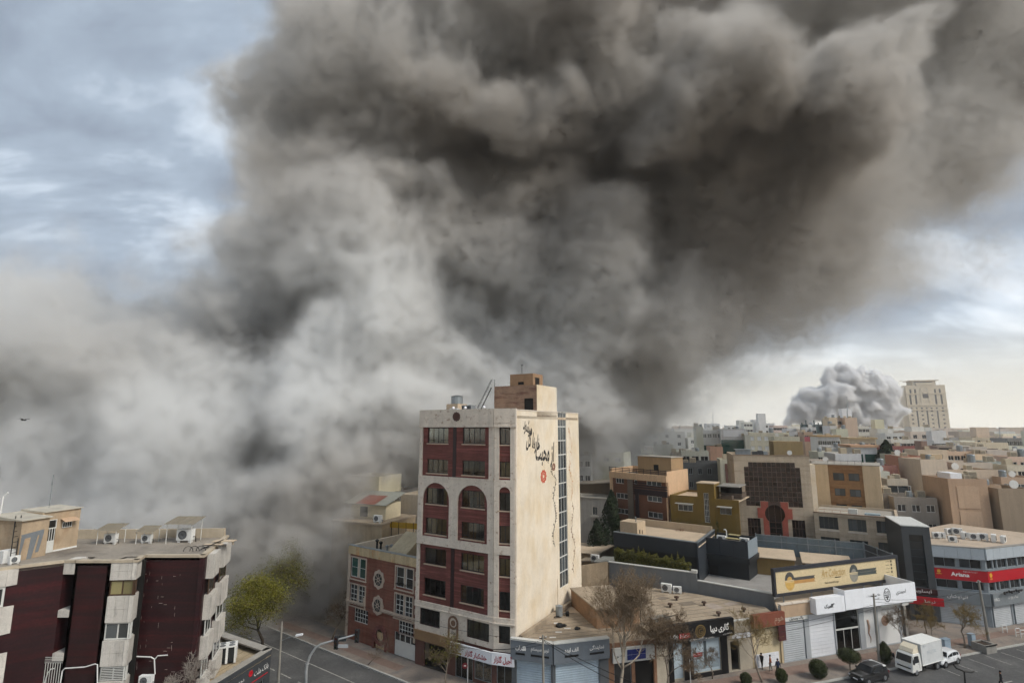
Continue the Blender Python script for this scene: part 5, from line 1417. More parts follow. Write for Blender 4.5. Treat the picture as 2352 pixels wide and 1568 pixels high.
window(ws, SL, 23.6, 27.4, 2.76, 4.88, 1, 1, white_alu, clear, d=.1, fw=.08, name='fanlight'); window(ws, SL, 23.6, 27.4, .2, 2.74, 3, 1, white_alu, clear, d=.1, fw=.08, name='glass_door')
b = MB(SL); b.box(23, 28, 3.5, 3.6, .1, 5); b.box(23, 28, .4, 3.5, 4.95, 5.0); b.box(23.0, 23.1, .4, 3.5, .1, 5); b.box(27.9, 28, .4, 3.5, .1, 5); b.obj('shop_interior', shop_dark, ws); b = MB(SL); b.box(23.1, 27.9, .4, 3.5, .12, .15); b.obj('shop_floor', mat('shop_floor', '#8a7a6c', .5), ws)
b = MB(SL); b.box(25.6, 27.2, 2.2, 2.8, .15, 2.3); b.obj('display_case', mat('case_red', '#3c1c18', .6, .2, 2), ws)
for (a, c, x) in ((28.25, 30.0, 0), (30.6, 34.2, 1)):
    po = MB(SL).box(a, c, .08, .12, .25, 4.75).obj('poster', mat('poster_white', '#d4d4d2', 0.5, .03, 1), ws)
    b = MB(SL)
    if x == 0: b.tube([(a + .6, .07, 3.4), (a + .75, .07, 2.6), (a + .6, .07, 1.9), (a + .9, .07, 1.2), (a + .8, .07, .7)], [.14, .16, .1, .06, .02], 5)
    else: b.ring(a + 1.2, 3.0, .3, .62, .06, .08, 18); b.disc(a + 1.2, 3.0, .28, .05, .08, 16)
    b.obj('poster_figure', mat('poster_tan', '#a88a76', 0.6, .2, 4), po)
    lettering(po, SL, 'طلا و جواهر', (a + c) / 2, 4.35, .25, mat('poster_ink', '#6b6a68', .6), d=.06, w=(c - a) * .6)
b = MB(SL); b.box(19.75, 24.25, -1.0, -.125, 5.2, 6.95); o_ = b.obj('fascia_box', white_plastic, ws); lettering(ws, SL, 'گالمیک', 21.8, 6.0, .6, black_paint, d=-1.012, w=1.6, bold=.05)
b = MB(SL); b.box(24.28, 36.2, -1.05, -.9, 5.3, 7.5); b.box(36.05, 36.2, -.9, 3.2, 5.3, 7.5); b.box(24.28, 24.4, -.9, .5, 5.3, 7.5); b.obj('fascia_box', white_plastic, ws)
lettering(ws, SL, 'احمدی', 33.6, 6.55, .62, black_paint, d=-1.065, w=1.7, bold=.01); lettering(ws, SL, 'طلا و جواهرات', 28.9, 6.55, .35, black_paint, d=-1.065, w=2.3); lettering(ws, SL, 'گالری', 29.5, 6.15, .22, black_paint, d=-1.065, w=.7)
b = MB(SL); b.ring(31.2, 6.4, .5, .56, -1.07, -1.051, 26, 1.45); b.box(30.78, 31.62, -1.07, -1.051, 6.36, 6.46); b.disc(31.2, 5.95, .12, -1.07, -1.051, 10); b.box(30.9, 31.5, -1.07, -1.051, 6.1, 6.26); b.ring(30.98, 6.72, .1, .16, -1.07, -1.051, 10); b.ring(31.4, 6.72, .1, .16, -1.07, -1.051, 10); b.obj('oval_logo', black_paint, ws)
b = MB(SL); b.box(33.8, 34.9, -.9, .3, 4.85, 5.15); b.tube([(30.4, -.6, 5.0), (36.0, -.6, 5.1)], .16, 8); b.obj('light_trough', white_alu, ws)
rp2 = [SL.w(15.4, .35)[:2], SL.w(36.0, .35)[:2], SL.w(36.0, 12)[:2], (45.8, 82.5), (33.0, 71.0)]
b = MB(); b.prism(rp2, 5.5, 5.7); b.obj('roof', roof_pale, ws); b = MB(SL); b.box(35.6, 36.0, .35, 12, 0, 6.0); b.obj('end_wall', concrete, ws)
# billboard on the roof
bb_ = thing('billboard', 'long cream rooftop billboard with gold lettering and dark frame above the white shop', 'billboard', (43, 73, 5.7))
BF2 = Frame((32.32, 69.37), (52.98, 76.71)); BL_ = BF2.L
cream_b = mat('billboard_print', '#d0be98', 0.5, 0.03, 0.5, 0.04)
MB(BF2).box(.3, BL_ - .3, -.03, .25, 6.85, 9.4).obj('panel', cream_b, bb_)
b = MB(BF2); b.box(0, BL_, -.15, .3, 9.4, 9.8); b.box(0, BL_, -.15, .3, 6.5, 6.85); b.box(0, .3, -.15, .3, 6.85, 9.4); b.box(BL_ - .3, BL_, -.15, .3, 6.85, 9.4); b.obj('frame', mat('billboard_frame', '#2e3036', 0.5, .08, 1), bb_)
for k in range(5):
    MB(BF2).tube([(1.5 + k * 4.6, .1, 5.7), (1.5 + k * 4.6, .1, 6.5)], .1, 6).obj('post', grey_metal, bb_); MB(BF2).tube([(1.5 + k * 4.6, 2.0, 5.7), (1.5 + k * 4.6, .3, 8.6)], .07, 5).obj('brace', grey_metal, bb_)
lettering(bb_, BF2, 'Art Collection', 10.0, 8.55, .95, mat('gold_print2', '#b28f4e', .5), d=-.045, w=4.2, slant=.3); lettering(bb_, BF2, 'BehrouanDesign', 9.6, 7.35, .32, black_paint, d=-.045, w=2.4); MB(BF2).box(8.0, 12.3, -.042, -.031, 7.95, 7.97).obj('rule', gold, bb_); MB(BF2).box(10.2, 11.2, -.045, -.032, 7.85, 7.95).obj('brush_mark', black_paint, bb_)
for (cx_, ma, mb_, mc) in ((2.6, '#4a4a48', '#b98d55', '#c7a25a'), (13.6, '#4c504e', '#4b514f', '#8d8a80')):
    b = MB(BF2); r = .95; n = 20
    up = [(cx_ + r * .8 * math.cos(math.pi * k / n), 8.25 + r * math.sin(math.pi * k / n)) for k in range(n + 1)]
    b.plate(up, -.045, -.031); b.obj('artwork', mat('print_' + ma[1:], ma, .5, .15, 3), bb_)
    b = MB(BF2); dn = [(cx_ + r * .8 * math.cos(math.pi + math.pi * k / n), 7.98 + r * math.sin(math.pi + math.pi * k / n)) for k in range(n + 1)]
    b.plate(dn, -.045, -.031); b.box(cx_ - .8, cx_ + .8, -.045, -.031, 8.05, 8.12); b.plate([(cx_ + .8 * .5 * math.cos(math.pi * k / 10), 8.26 + .4 * math.sin(math.pi * k / 10)) for k in range(11)], -.052, -.046); b.obj('artwork', mat('print_' + mc[1:], mc, .5, .15, 3), bb_)
    b = MB(BF2); b.plate([(cx_ + .7, 8.15), (cx_ + 4.2, 8.15), (cx_ + 4.0, 8.32), (cx_ + 4.25, 8.5), (cx_ + .7, 8.5)], -.055, -.047); b.obj('artwork', mat('print_' + ma[1:], ma), bb_)
    b = MB(BF2); b.plate([(cx_ + .7, 7.75), (cx_ + 4.25, 7.75), (cx_ + 4.0, 7.95), (cx_ + 4.2, 8.13), (cx_ + .7, 8.13)], -.055, -.047); b.obj('artwork', mat('print_' + mb_[1:], mb_), bb_)
for k in range(4):
    MB(BF2).box(19.6, 20.3, -.042, -.031, 9.05 - k * .45, 9.1 - k * .45).obj('small_print', black_paint, bb_); MB(BF2).box(20.55, 20.8, -.042, -.031, 8.95 - k * .45, 9.2 - k * .45).obj('icon', black_paint, bb_)
lettering(bb_, BF2, 'behrouan.com', 20.2, 7.25, .16, black_paint, d=-.045, w=1.3)
# ================================================================== grey wall, black restaurant, hedge, hoarding
gw = thing('grey_wall', 'long grey boundary wall stepping down behind the shop roofs', 'wall', (24, 76, 0))
wall_grey = mat('wall_grey', '#6e7173', 0.9, 0.07, 0.5, 0.1, 0.08)
MB(WG).box(0, WG.L - .003, 0, .3, 0, 7.5).obj('wall', wall_grey, gw); MB(WG2).box(0, WG2.L, 0, .3, 0, 6.55).obj('lower_wall', wall_grey, gw)
b = MB(WG); b.box(-.05, WG.L + .05, -.06, .36, 7.5, 7.62); b.box(WG.L - .7, WG.L + .05, -.1, .4, 7.62, 7.9); b.M = WG2.M; b.box(0.06, WG2.L, -.06, .36, 6.55, 6.66); b.obj('coping', white_alu, gw)
blk = thing('black_restaurant', 'black clad restaurant block with a tan flat roof behind the hedge', 'building', (27, 92, 0))
clad = mat('black_cladding', '#2f343a', 0.45, 0.08, 0.6, 0.05, 0.05); clad2 = mat('black_cladding_low', '#22262a', 0.5, 0.08, 0.6)
Ka, Kb, Kc = (17.0, 92.0), (27.92, 83.37), (34.33, 93.56); Kd = (Kc[0] - 10.92, Kc[1] + 8.65)
KF, KS = Frame(Ka, Kb), Frame(Kb, Kc)
zf = KF.hit('k2', 1400, 545)[1]
b = MB(KF); b.box(-.02, KF.L, -.25, .3, zf, 10.0); b.M = KS.M; b.box(0.0, KS.L, 0.002, .3, 0, 10.0); b.M = Matrix.Identity(4)
for p, q in ((Kc, Kd), (Kd, Ka)):
    f = Frame(p, q); b.M = f.M; b.box(0, f.L, 0, .3, 0, 10)
b.obj('wall', clad, blk); MB(KF).box(0, KF.L - .3, .9, 1.1, 0, zf).obj('recessed_front', clad2, blk)
b = MB(KF)
b.box(-.05, KF.L + .05, -.3, .35, 10.0, 10.1); b.M = KS.M; b.box(-.05, KS.L, -.05, .35, 10.001, 10.1); b.obj('coping', grey_metal, blk)
b = MB(); b.prism([Ka, Kb, Kc, Kd], 9.2, 9.4); b.obj('roof', roof_pale, blk)
b = MB(Frame(Kc, Kd)); b.box(.3, Frame(Kc, Kd).L, .3, .6, 9.4, 10.6); b.obj('back_parapet', mat('tan_render', '#b7a48b', 0.9, .08, .6, .1), blk)
rm = thing('roof_shaft', 'tan rendered shaft with two slots on the left of the black restaurant roof', 'shaft', KF.w(2.6, 2.0, 9.4)); sx = KF.hit('k2', 480, 200, 2)[0]; sx1 = KF.hit('k2', 640, 200, 2)[0]; zt2 = KF.hit('k2', 480, 110, 2)[1]
MB(KF).box(sx, sx1 + .7, 1.4, 4.6, 9.4, zt2 + .2).obj('shaft', mat('tan_render', '#b7a48b'), rm); MB(KF).box(sx1 + .705, sx1 + .72, 2.1, 2.5, 9.8, 10.4).box(sx1 + .705, sx1 + .72, 3.1, 3.4, 9.6, 10.2).obj('slot', shop_dark, rm); MB(KF).tube([(sx1, 2.5, zt2), (sx1, 2.5, zt2 + .9), (sx1 - .15, 2.5, zt2 + 1.0)], .09, 6).obj('flue', grey_metal, rm)
# boards of the side wall and the second volume
sb0, zb0 = KS.hit('k2', 1510, 310)
K2a = KS.w(sb0, 0); uu = Vector((KF.e.x, KF.e.y)); K2 = Frame(K2a, (K2a.x + uu.x, K2a.y + uu.y)); s2, z2 = K2.hit('k2', 2015, 350)
Ktop = (zb0 + z2) / 2; zl_ = K2.hit('k2', 2015, 560)[1]; zl0 = K2.hit('k2', 2015, 625)[1]
vol = thing('black_annex', 'black annex with roof plant beside the black restaurant', 'building', K2.w(2, 2, 0))
pw = s2 / 3; pm2 = MB().box(.015, pw - .015, -.03, .02, .02, Ktop - zl_ - .02).mesh('cladding_panel', clad)
b = MB(K2); b.box(0, s2, 0.02, .3, zl_, Ktop - .02); b.box(s2 - .3, s2, .3, 5.2, zl_, Ktop - .02); b.box(0, s2, 5.2, 5.5, zl0, Ktop); b.box(0, s2 + .2, -.25, 5.4, zl0, zl_); b.box(0, s2 - .2, .5, 5.2, 0, zl0)
b.obj('wall', clad2, vol)
for k in range(3): place('cladding_panel', pm2, vol, K2.M @ Matrix.Translation((k * pw, 0, zl_)))
sidew = MB(); sidew.box(0, .74, -.03, .01, 0.02, Ktop - zl_ + .1); sidew = sidew.mesh('side_slat', mat('steel_blue_grey', '#7f8a92', .5, .08, 1)); SF2 = Frame(K2.w(s2, 0), K2.w(s2, 5.4))
for k in range(7): place('side_slat', sidew, vol, SF2.M @ Matrix.Translation((k * .77, 0, zl_)))
MB(K2).box(.2, s2 - .3, .3, 5.2, Ktop - 1.0, Ktop - .9).obj('roof', tar_roof, vol)
s_d = K2.hit('k2', 1560, 750, .5)[0]; s_e = K2.hit('k2', 1660, 750, .5)[0]; MB(K2).box(s_d, s_e, .46, .495, 3.0, K2.hit('k2', 1600, 640, .5)[1]).obj('door', black_iron, vol)
for k, (s, d, w_) in enumerate(((1.2, 1.4, 1.5), (4.6, 1.6, 1.4))):
    air_con(K2.w(s, d, Ktop - .9), K2.ang, ('cluttered white air conditioner inside the parapet of the black annex, near its left end', 'white air conditioner inside the parapet of the black annex, near the steel slats')[k], sc=1.6)
t = thing('plant_canopies', 'two tan sheets over the plant on the black annex roof', 'canopy', K2.w(3, 2, Ktop - .9)); MB(K2).box(2.6, 4.3, 2.6, 3.6, Ktop + .3, Ktop + .36).box(2.7, 4.8, 1.0, 2.0, Ktop + .02, Ktop + .08).obj('sheet', mat('canopy_tan', '#9a9068', .7, .1, 1), t, kind='stuff'); MB(K2).tube([(2.6, 2.0, Ktop - .9), (2.6, 2.0, Ktop + 1.0), (2.4, 2.0, Ktop + 1.2), (2.2, 2.0, Ktop + 1.1)], .1, 6).obj('flue', white_alu, t)
for s in (2.75, 4.6): MB(K2).tube([(s, 1.8, Ktop - .9), (s, 1.8, Ktop + .02)], .04, 4).obj('post', grey_metal, t)
b = MB(); b.prism([(14.5, 82.5), (25.3, 76.5), (32.5, 70.8), (46, 82), (56, 88), (45, 96), (34, 93), (27.9, 83.2), (17, 91.9)], 4.0, 4.3); b.obj('terrace', mat('terrace_grey', '#8e8b87', .9, .15, .5), blk)
hd = thing('conifer_hedge', 'long clipped conifer hedge behind the grey wall', 'hedge', (20.5, 82.5, 4.3))
HG = Frame((15.9, 86.9), (24.9, 78.7))
def leaf_mass(name, parent, m, gen, n, size, seed, M=None, kind=None):
    """a volume of small leaf faces; gen(r) gives a point and an outward hint"""
    r = random.Random(seed); vs = []; fs = []
    for i in range(n):
        p, o = gen(r)
        a = Vector((r.gauss(0, 1), r.gauss(0, 1), r.gauss(0, 1)))
        a = (a - o * a.dot(o) * .6).normalized() if o.length else a.normalized()
        c = Vector((r.gauss(0, 1), r.gauss(0, 1), r.gauss(0, 1))).cross(a).normalized()
        s = size * r.uniform(.6, 1.4); k = len(vs)
        vs += [p - a * s, p + c * s * .55, p + a * s, p - c * s * .55]; fs.append((k, k + 1, k + 2, k + 3))
    b = MB(M); b.add(vs, fs)
    return b.obj(name, m, parent, kind=kind)
def leaf_mat(name, c1, c2, tr=0.25):
    if name in MATS: return MATS[name]
    m = mat(name, c1, 0.75, 0.35, 0.9, 0, 0.3, spec=.2, bands=(c2, (2.5, 2.5, 2.5), 0.42, 0.6))
    return m
hedge_m = leaf_mat('conifer_leaf', (0.10, 0.10, 0.018), (0.15, 0.135, 0.03))
def hg(r):
    s = r.uniform(0, HG.L); u = r.random()
    top = 8.1 + .22 * math.sin(s * 3.1) + .15 * math.sin(s * 7.7)
    if u < .55: return HG.w(s, r.uniform(-.08, .12), r.uniform(5.6, top)), Vector((-HG.n.x, -HG.n.y, 0))
    if u < .85: return HG.w(s, r.uniform(0, 1.2), top + r.uniform(-.12, .1)), Vector((0, 0, 1))
    t_ = math.floor(s / .9) * .9 + .45; h = (math.sin(t_ * 12.9) * .5 + .5) * 1.0
    q = r.random(); return HG.w(t_ + r.uniform(-.28, .28) * (1 - q), .5 + r.uniform(-.25, .25) * (1 - q), top + q * h), Vector((0, 0, 1))
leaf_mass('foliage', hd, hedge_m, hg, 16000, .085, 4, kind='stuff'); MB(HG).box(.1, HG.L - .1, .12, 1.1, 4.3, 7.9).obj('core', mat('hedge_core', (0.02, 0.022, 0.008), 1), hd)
# sheet hoarding on posts
ho_ = thing('sheet_hoarding', 'blue grey sheet metal hoarding with pale posts and rails', 'fence', (50, 93, 0))
f1, f2, f3 = gz('c1', 690, 1010, 9.4), gz('c1', 1925, 1115, 9.4), gz('c1', 2255, 1242, 9.4)
HF1, HF2 = Frame(f1[:2], f2[:2]), Frame(f2[:2], f3[:2]); zlo = HF1.hit('c1', 1540, 1310)[1]
sheet_m = mat('hoarding_sheet', '#6d7a80', 0.55, 0.14, 0.9, 0.1); npn = 10; wpn = HF1.L / npn
sm_ = MB().box(.01, wpn - .01, 0, .04, 0, 9.3 - zlo).mesh('sheet', sheet_m)
for k in range(npn): place('sheet', sm_, ho_, HF1.M @ Matrix.Translation((k * wpn, .01 * (k % 2), zlo)))
n2 = 4; w2_ = HF2.L / n2; sm2 = MB().box(.01, w2_ - .01, 0, .04, 0, 9.3 - zlo).mesh('sheet', mat('hoarding_dark', '#4e5256', .6, .12, .9))
for k in range(n2): place('sheet', sm2, ho_, HF2.M @ Matrix.Translation((k * w2_, .01 * (k % 2), zlo)))
for f, n_ in ((HF1, 4), (HF2, 2)):
    for k in range(n_ + 1): MB(f).box(k * f.L / n_ - .07, k * f.L / n_ + .07, -.16, -.02, 4.0, 9.6).obj('post', grey_metal, ho_)
    for zr in (9.35, 8.4): MB(f).box(0, f.L, -.12, -.03, zr, zr + .1).obj('rail', grey_metal, ho_)
sd_ = thing('tan_shed', 'low tan shed with a pale lean-to roof between hoarding and billboard', 'shed', gz('c1', 900, 1400, 5.0)); d1, d2 = gz('c1', 700, 1410, 5.0), gz('c1', 1100, 1430, 5.0); SH = Frame(d1[:2], (d1[0] + (d2[0] - d1[0]), d1[1] + (d2[0] - d1[0]) * -.45)); zsh = SH.hit('c1', 900, 1290)[1]
MB(SH).box(0, SH.L, 0, 4, 4.0, zsh).obj('wall', mat('shed_tan', '#8d7448', .9, .12, .8, .1), sd_); MB(SH).box(SH.L + 1.2, SH.L + 7.5, -.3, 4, 4.0, zsh - .2).obj('wall', mat('shed_tan', '#8d7448'), sd_); MB(SH).prism([(-.3, -.4), (SH.L + .2, -.4), (SH.L + .2, 4.2), (-.3, 4.2)], [zsh, zsh, zsh + .6, zsh + .6], [zsh + .12, zsh + .12, zsh + .72, zsh + .72]).obj('lean_to_roof', roof_pale, sd_); MB(SH).prism([(SH.L + 1, -.6), (SH.L + 7.8, -.6), (SH.L + 7.8, 4.2), (SH.L + 1, 4.2)], [zsh - .2, zsh - .2, zsh + .4, zsh + .4], [zsh - .08, zsh - .08, zsh + .52, zsh + .52]).obj('lean_to_roof', roof_pale, sd_)
# ================================================================== narrow dark tower and the red banded corner building
dt = thing('dark_narrow_building', 'narrow dark grey building with one tall strip of black glass', 'building', (58.6, 81, 0))
DT = Frame((57.0, 80.9), (60.15, 79.6)); dz = 12.9; dgm = mat('dark_grey_panel', '#4a4d4f', .5, .06, .8, .06)
g0, g1 = DT.hit('k3', 545, 300), DT.hit('k3', 765, 310); gb = DT.hit('k3', 730, 1040); gs0, gs1 = .85, 2.55
b = MB(DT); b.wall(0, DT.L, 0, dz, [(gs0, gs1, gb[1], g0[1]), (.5, 2.7, .13, 2.4)], t=.35); b.box(0, .3, .35, 9, 0, dz); b.box(DT.L - .3, DT.L, .35, 9, 0, dz); b.box(0, DT.L, 8.7, 9, 0, dz); b.obj('wall', dgm, dt); MB(DT).box(-.06, DT.L + .06, -.08, 9.05, dz, dz + .14).obj('roof', white_alu, dt)
window(dt, DT, gs0, gs1, gb[1], g0[1], 1, 7, mat('dark_transom', '#2c3a40', .4), pane_dark, d=.3, fw=.04, bar=.05)
MB(DT).box(.1, DT.L, -.25, 0, 3.7, gb[1] - .1).obj('sign_board', mat('dark_red_sign', '#3a1a1a', .5), dt); lettering(dt, DT, 'ایساویر', 1.7, (3.7 + gb[1]) / 2, .6, white_letter, d=-.262, w=2.0); 
b = MB(DT); b.box(-.6, DT.L + .4, -1.0, -.7, 2.5, 3.5); b.obj('red_awning', red_sign, dt); lettering(dt, DT, 'نیما', 2.2, 3.0, .5, white_letter, d=-1.015, w=1.2)
MB(DT).box(.5, 2.7, .3, .34, .1, 2.4).obj('shop_front', pane_dark, dt)
ar = thing('red_band_building', 'grey corner building with a broad red sign band and ribbon windows', 'building', (66, 80, 0))
A0, A1, A2 = (60.3, 80.05), (65.8, 77.65), (86.0, 84.3); AF, AG = Frame(A0, A1), Frame(A1, A2); alu_p = mat('aluminium_panel', '#a8b0b6', .45, .05, .6, .06)
for f, hs in ((AF, [(.2, 2.7), (3.1, 5.6)]), (AG, [(.35, 1.5), (1.75, 2.35), (2.6, 4.5), (4.75, 6.7), (6.95, 8.9), (9.2, 11.2), (11.5, 13.5)])):
    b = MB(f); b.wall(0, f.L, 4.6, 8.9, [(a, c, 7.6, 8.85) for a, c in hs] + [(a, c, 4.75, 5.9) for a, c in hs], t=.3); b.wall(0, f.L, 0, 4.6, [], t=.3); b.obj('wall', mat('ariana_grey', '#7c8388', .6, .08, .8, .08), ar)
    for a, c in hs:
        window(ar, f, a, c, 7.6, 8.85, 2 if c - a > 1.6 else 1, 1, grey_metal, pane_dark, d=.1); window(ar, f, a, c, 4.75, 5.9, 2 if c - a > 1.6 else 1, 1, grey_metal, pane_dark, d=.1)
    npp = max(2, int(f.L / 1.4)); wq = f.L / npp; pk = MB().box(.012, wq - .012, -.35, .05, 0, 1.48).mesh('cladding_panel', alu_p)
    for k in range(npp): place('cladding_panel', pk, ar, f.M @ Matrix.Translation((k * wq, 0, 8.92)))
    MB(f).box(-.1, f.L + .1, -.25, -.003, 5.98, 7.42).obj('sign_band', red_sign, ar); MB(f).box(-.05, f.L, -.3, -.004, 7.43, 7.55).obj('ledge', grey_metal, ar)
    MB(f).box(0, f.L, -.5, -.003, 2.95, 4.55).obj('lower_fascia', mat('lower_grey', '#777d80', .55, .06, .8, .06), ar)
b = MB(); b.prism([A0, A1, A2, (78, 98), (64, 90)], 10.2, 10.3); b.obj('roof', mat('roof_cream', '#b3a391', .9, .1, .5), ar); b = MB(AF); b.box(-.05, AF.L, -.38, .2, 10.4, 10.5); b.M = AG.M; b.box(0, AG.L, -.38, .2, 10.402, 10.5); b.obj('coping', concrete, ar)
lettering(ar, AF, 'Ariana', 3.0, 6.75, .55, white_letter, d=-.265, w=2.1, bold=.03); lettering(ar, AF, 'Business Service', 4.2, 7.2, .16, white_letter, d=-.265, w=1.6)
b = MB(AF); b.disc(.6, 7.0, .25, -.27, -.252, 5); b.box(.3, .9, -.27, -.252, 6.6, 6.7); b.M = AG.M; b.disc(.5, 6.9, .3, -.27, -.252, 10); b.box(.3, .75, -.27, -.252, 6.35, 6.5); b.obj('gold_emblem', mat('gold_yellow', '#d0a030', .5), ar, kind='stuff')
lettering(ar, AF, 'اتونوشان', 2.3, 3.8, .6, white_letter, d=-.515, w=2.3); lettering(ar, AG, 'VAG', .6, 3.8, .4, white_letter, d=-.515); lettering(ar, AG, 'یدک پارت', 4.0, 3.8, .5, white_letter, d=-.515, w=2.0)
for (f, ss) in ((AF, ((.3, 2.8), (3.0, 5.4))), (AG, ((.3, 4.0), (4.7, 7.2), (7.6, 10)))):
    for a, c in ss: shutter(ar, f, a, c, .13, 2.9, None, -.06)
for k in range(16):
    MB(AG).tube([(1.5 + k * .5, -1.0, 4.6 + .15 * (k % 3)), (1.9 + k * .5, -.9, 4.75), (1.95 + k * .5, -.7, 4.6)], .12, 5).obj('cable_coil', black_iron, ar) if k < 8 else None
acl = [(1100, 400), (1080, 300), (1150, 300), (1265, 340), (1330, 360), (1390, 370), (1510, 370), (1760, 410), (880, 350), (940, 345), (1880, 420)]
acn = ['open fronted white air conditioner standing alone in the middle of the red banded building roof', 'white air conditioner second in the back row on the red banded building', 'white air conditioner third in the back row on the red banded building', 'tall white air conditioner fourth in the back row on the red banded building', 'white air conditioner fifth in the back row on the red banded building', 'white air conditioner with a duct sixth in the back row on the red banded building', 'air conditioner with a dark round fan right of the back row middle', 'air conditioner near the right end of the red banded building roof', 'small white air conditioner beside the dark narrow building', 'small white air conditioner second from the dark narrow building', 'white air conditioner at the right end of the red banded building roof']
for k, (x, y) in enumerate(acl):
    air_con(gz('k3', x, y + 10, 10.3), AF.ang + rng.uniform(-.3, .3) + (.9 if k % 3 == 1 else 0), acn[k], 'air conditioners on the red banded building', sc=rng.uniform(1.2, 1.6))

# felt seams on the two nearest roofs, laid side by side
def seams(parent, poly, fr, step, z, m, jit=.008):
    pts = [((Vector(p) - fr.p).dot(fr.e), (Vector(p) - fr.p).dot(fr.n)) for p in [tuple(q)[:2] for q in poly]]
    d0, d1_ = min(p[1] for p in pts), max(p[1] for p in pts); b = MB(fr); r = random.Random(4); d = d0 + step
    while d < d1_ - .2:
        xs = []
        for i in range(len(pts)):
            (a, ya), (c, yc) = pts[i], pts[(i + 1) % len(pts)]
            if (ya - d) * (yc - d) < 0: xs.append(a + (c - a) * (d - ya) / (yc - ya))
        xs.sort()
        for i in range(0, len(xs) - 1, 2):
            if xs[i + 1] - xs[i] > .8: b.box(xs[i] + .2, xs[i + 1] - .2, d, d + .07, z, z + .012 + r.random() * jit)
        d += step * r.uniform(.9, 1.1)
    b.obj('felt_seam', m, parent, kind='stuff')
seam_m = mat('felt_seam', '#7b7063', .95, .25, 1.5)
seams(gs, roofp, GB, 1.0, 4.95, seam_m); seams(dg_, rf, SL, 1.05, 5.0, seam_m); seams(ba, poly, BF, 1.1, 4.8, mat('tile_seam', '#87795f', .95))
for k, (x, y, w_, d_) in enumerate(((1780, 690, 2.2, 1.2), (2050, 720, 1.6, 2.0), (1600, 640, 1.4, 1.1), (2180, 690, 1.8, 1.0))):
    q_ = gz('r4', x, y, 5.0); MB(Matrix.Translation(q_) @ Matrix.Rotation(SL.ang + .1 * k, 4, 'Z')).box(0, w_, 0, d_, 0.0, .016).obj('felt_patch', mat('felt_patch_%d' % (k % 2), ('#7a6f62', '#a3968a')[k % 2], .95, .2, 1.2), dg_)
# ================================================================== middle distance: stone office with bronze glass and its neighbours
beige_st = mat('beige_stone', '#b7a792', 0.85, 0.08, 0.5, 0.14, 0.1, bands=('#a5947f', (0.15, 0.15, 1.6), 0.5, 0.68))
beige2 = mat('beige_render', '#c0ab8e', 0.9, 0.07, 0.5, 0.12, 0.08)
warm_r = mat('warm_render', '#c9a988', 0.9, 0.07, 0.5, 0.12, 0.08)
roof_g = mat('roof_grey', '#9b968d', 0.95, 0.12, 0.4)
so = thing('stone_office', 'beige stone office with stepped bronze glass and red granite round its door', 'building', (47, 100, 0))
SB = Frame((41.45, 101.2), (53.5, 97.4)); zs_ = 22.0
h0, h1 = SB.hit('c1', 560, 300)[0], SB.hit('c1', 1210, 420)[0]
zt_, zb_ = SB.hit('c1', 870, 195)[1], SB.hit('c1', 660, 690)[1]
nc, nr = 12, 9; cwid = (h1 - h0) / nc; rh_ = (zt_ - zb_) / nr
cells = [(i, j) for j in range(nr) for i in range(nc) if not (j == nr - 1 and i in (0, nc - 1)) and not (j < 1 and 3 <= i <= nc - 4)]
holes = [(h0, h1, zb_ + rh_, zt_ - rh_), (h0 + cwid, h1 - cwid, zt_ - rh_, zt_), (h0, h0 + 3 * cwid, zb_, zb_ + rh_), (h1 - 3 * cwid, h1, zb_, zb_ + rh_)]
lowz0, lowz1 = 5.0, SB.hit('c1', 670, 830)[1]
lw1 = (SB.hit('c1', 603, 900)[0], SB.hit('c1', 750, 900)[0]); lw2 = (SB.hit('c1', 1112, 950)[0], SB.hit('c1', 1262, 950)[0])
mid0, mid1 = SB.hit('c1', 850, 900)[0], SB.hit('c1', 992, 900)[0]; mc = (mid0 + mid1) / 2
zc_ = SB.hit('c1', 915, 785)[1]; rad = (SB.hit('c1', 1027, 790)[0] - SB.hit('c1', 800, 790)[0]) / 2
holes += [(lw1[0], lw1[1], lowz0, lowz1), (lw2[0], lw2[1], lowz0, lowz1), (mid0, mid1, 3.0, zb_ + rh_)]
b = MB(SB); b.wall(0, SB.L, 0, zs_, holes, t=.4); b.box(0, .3, .4, 16, 0, zs_); b.box(SB.L - .3, SB.L, .4, 16, 0, zs_); b.box(0, SB.L, 15.7, 16, 0, zs_); b.obj('wall', beige_st, so)
MB(SB).box(.3, SB.L - .3, .4, 15.7, zs_ - .9, zs_ - .7).obj('roof', roof_g, so); MB(SB).box(-.06, SB.L + .06, -.06, .45, zs_, zs_ + .15).obj('coping', mat('coping_brown', '#8b7866', .8), so)
pn = MB().box(.04, cwid - .04, .12, .15, .04, rh_ - .04).mesh('pane', pane_brown)
cur_ = MB(SB).box(h0, h1, .2, .24, zb_, zt_).obj('curtain_wall', mat('bronze_mullion', '#5b463b', .5, .1, 2), so)
for (i, j) in cells: place('pane', pn, cur_, SB.M @ Matrix.Translation((h0 + i * cwid, 0.0, zb_ + j * rh_)))
g_ = MB(SB)
for i in range(nc + 1):
    a0 = zb_ if (i <= 3 or i >= nc - 3) else zb_ + rh_
    g_.box(h0 + i * cwid - .035, h0 + i * cwid + .035, .06, .2, a0, zt_ - (rh_ if i in (0, nc) else 0))
for j in range(nr + 1):
    z = zb_ + j * rh_
    if j == 0:
        g_.box(h0, h0 + 3 * cwid, .07, .2, z, z + .07); g_.box(h1 - 3 * cwid, h1, .07, .2, z, z + .07)
    else:
        k_ = cwid if j >= nr - 1 + 1 else 0
        g_.box(h0 + k_, h1 - k_, .07, .2, z - .035, z + .035)
g_.obj('mullions', MATS['bronze_mullion'], cur_)
redg = mat('red_granite', '#9a4f3f', .6, .15, .8, .06, .15); b = MB(SB)
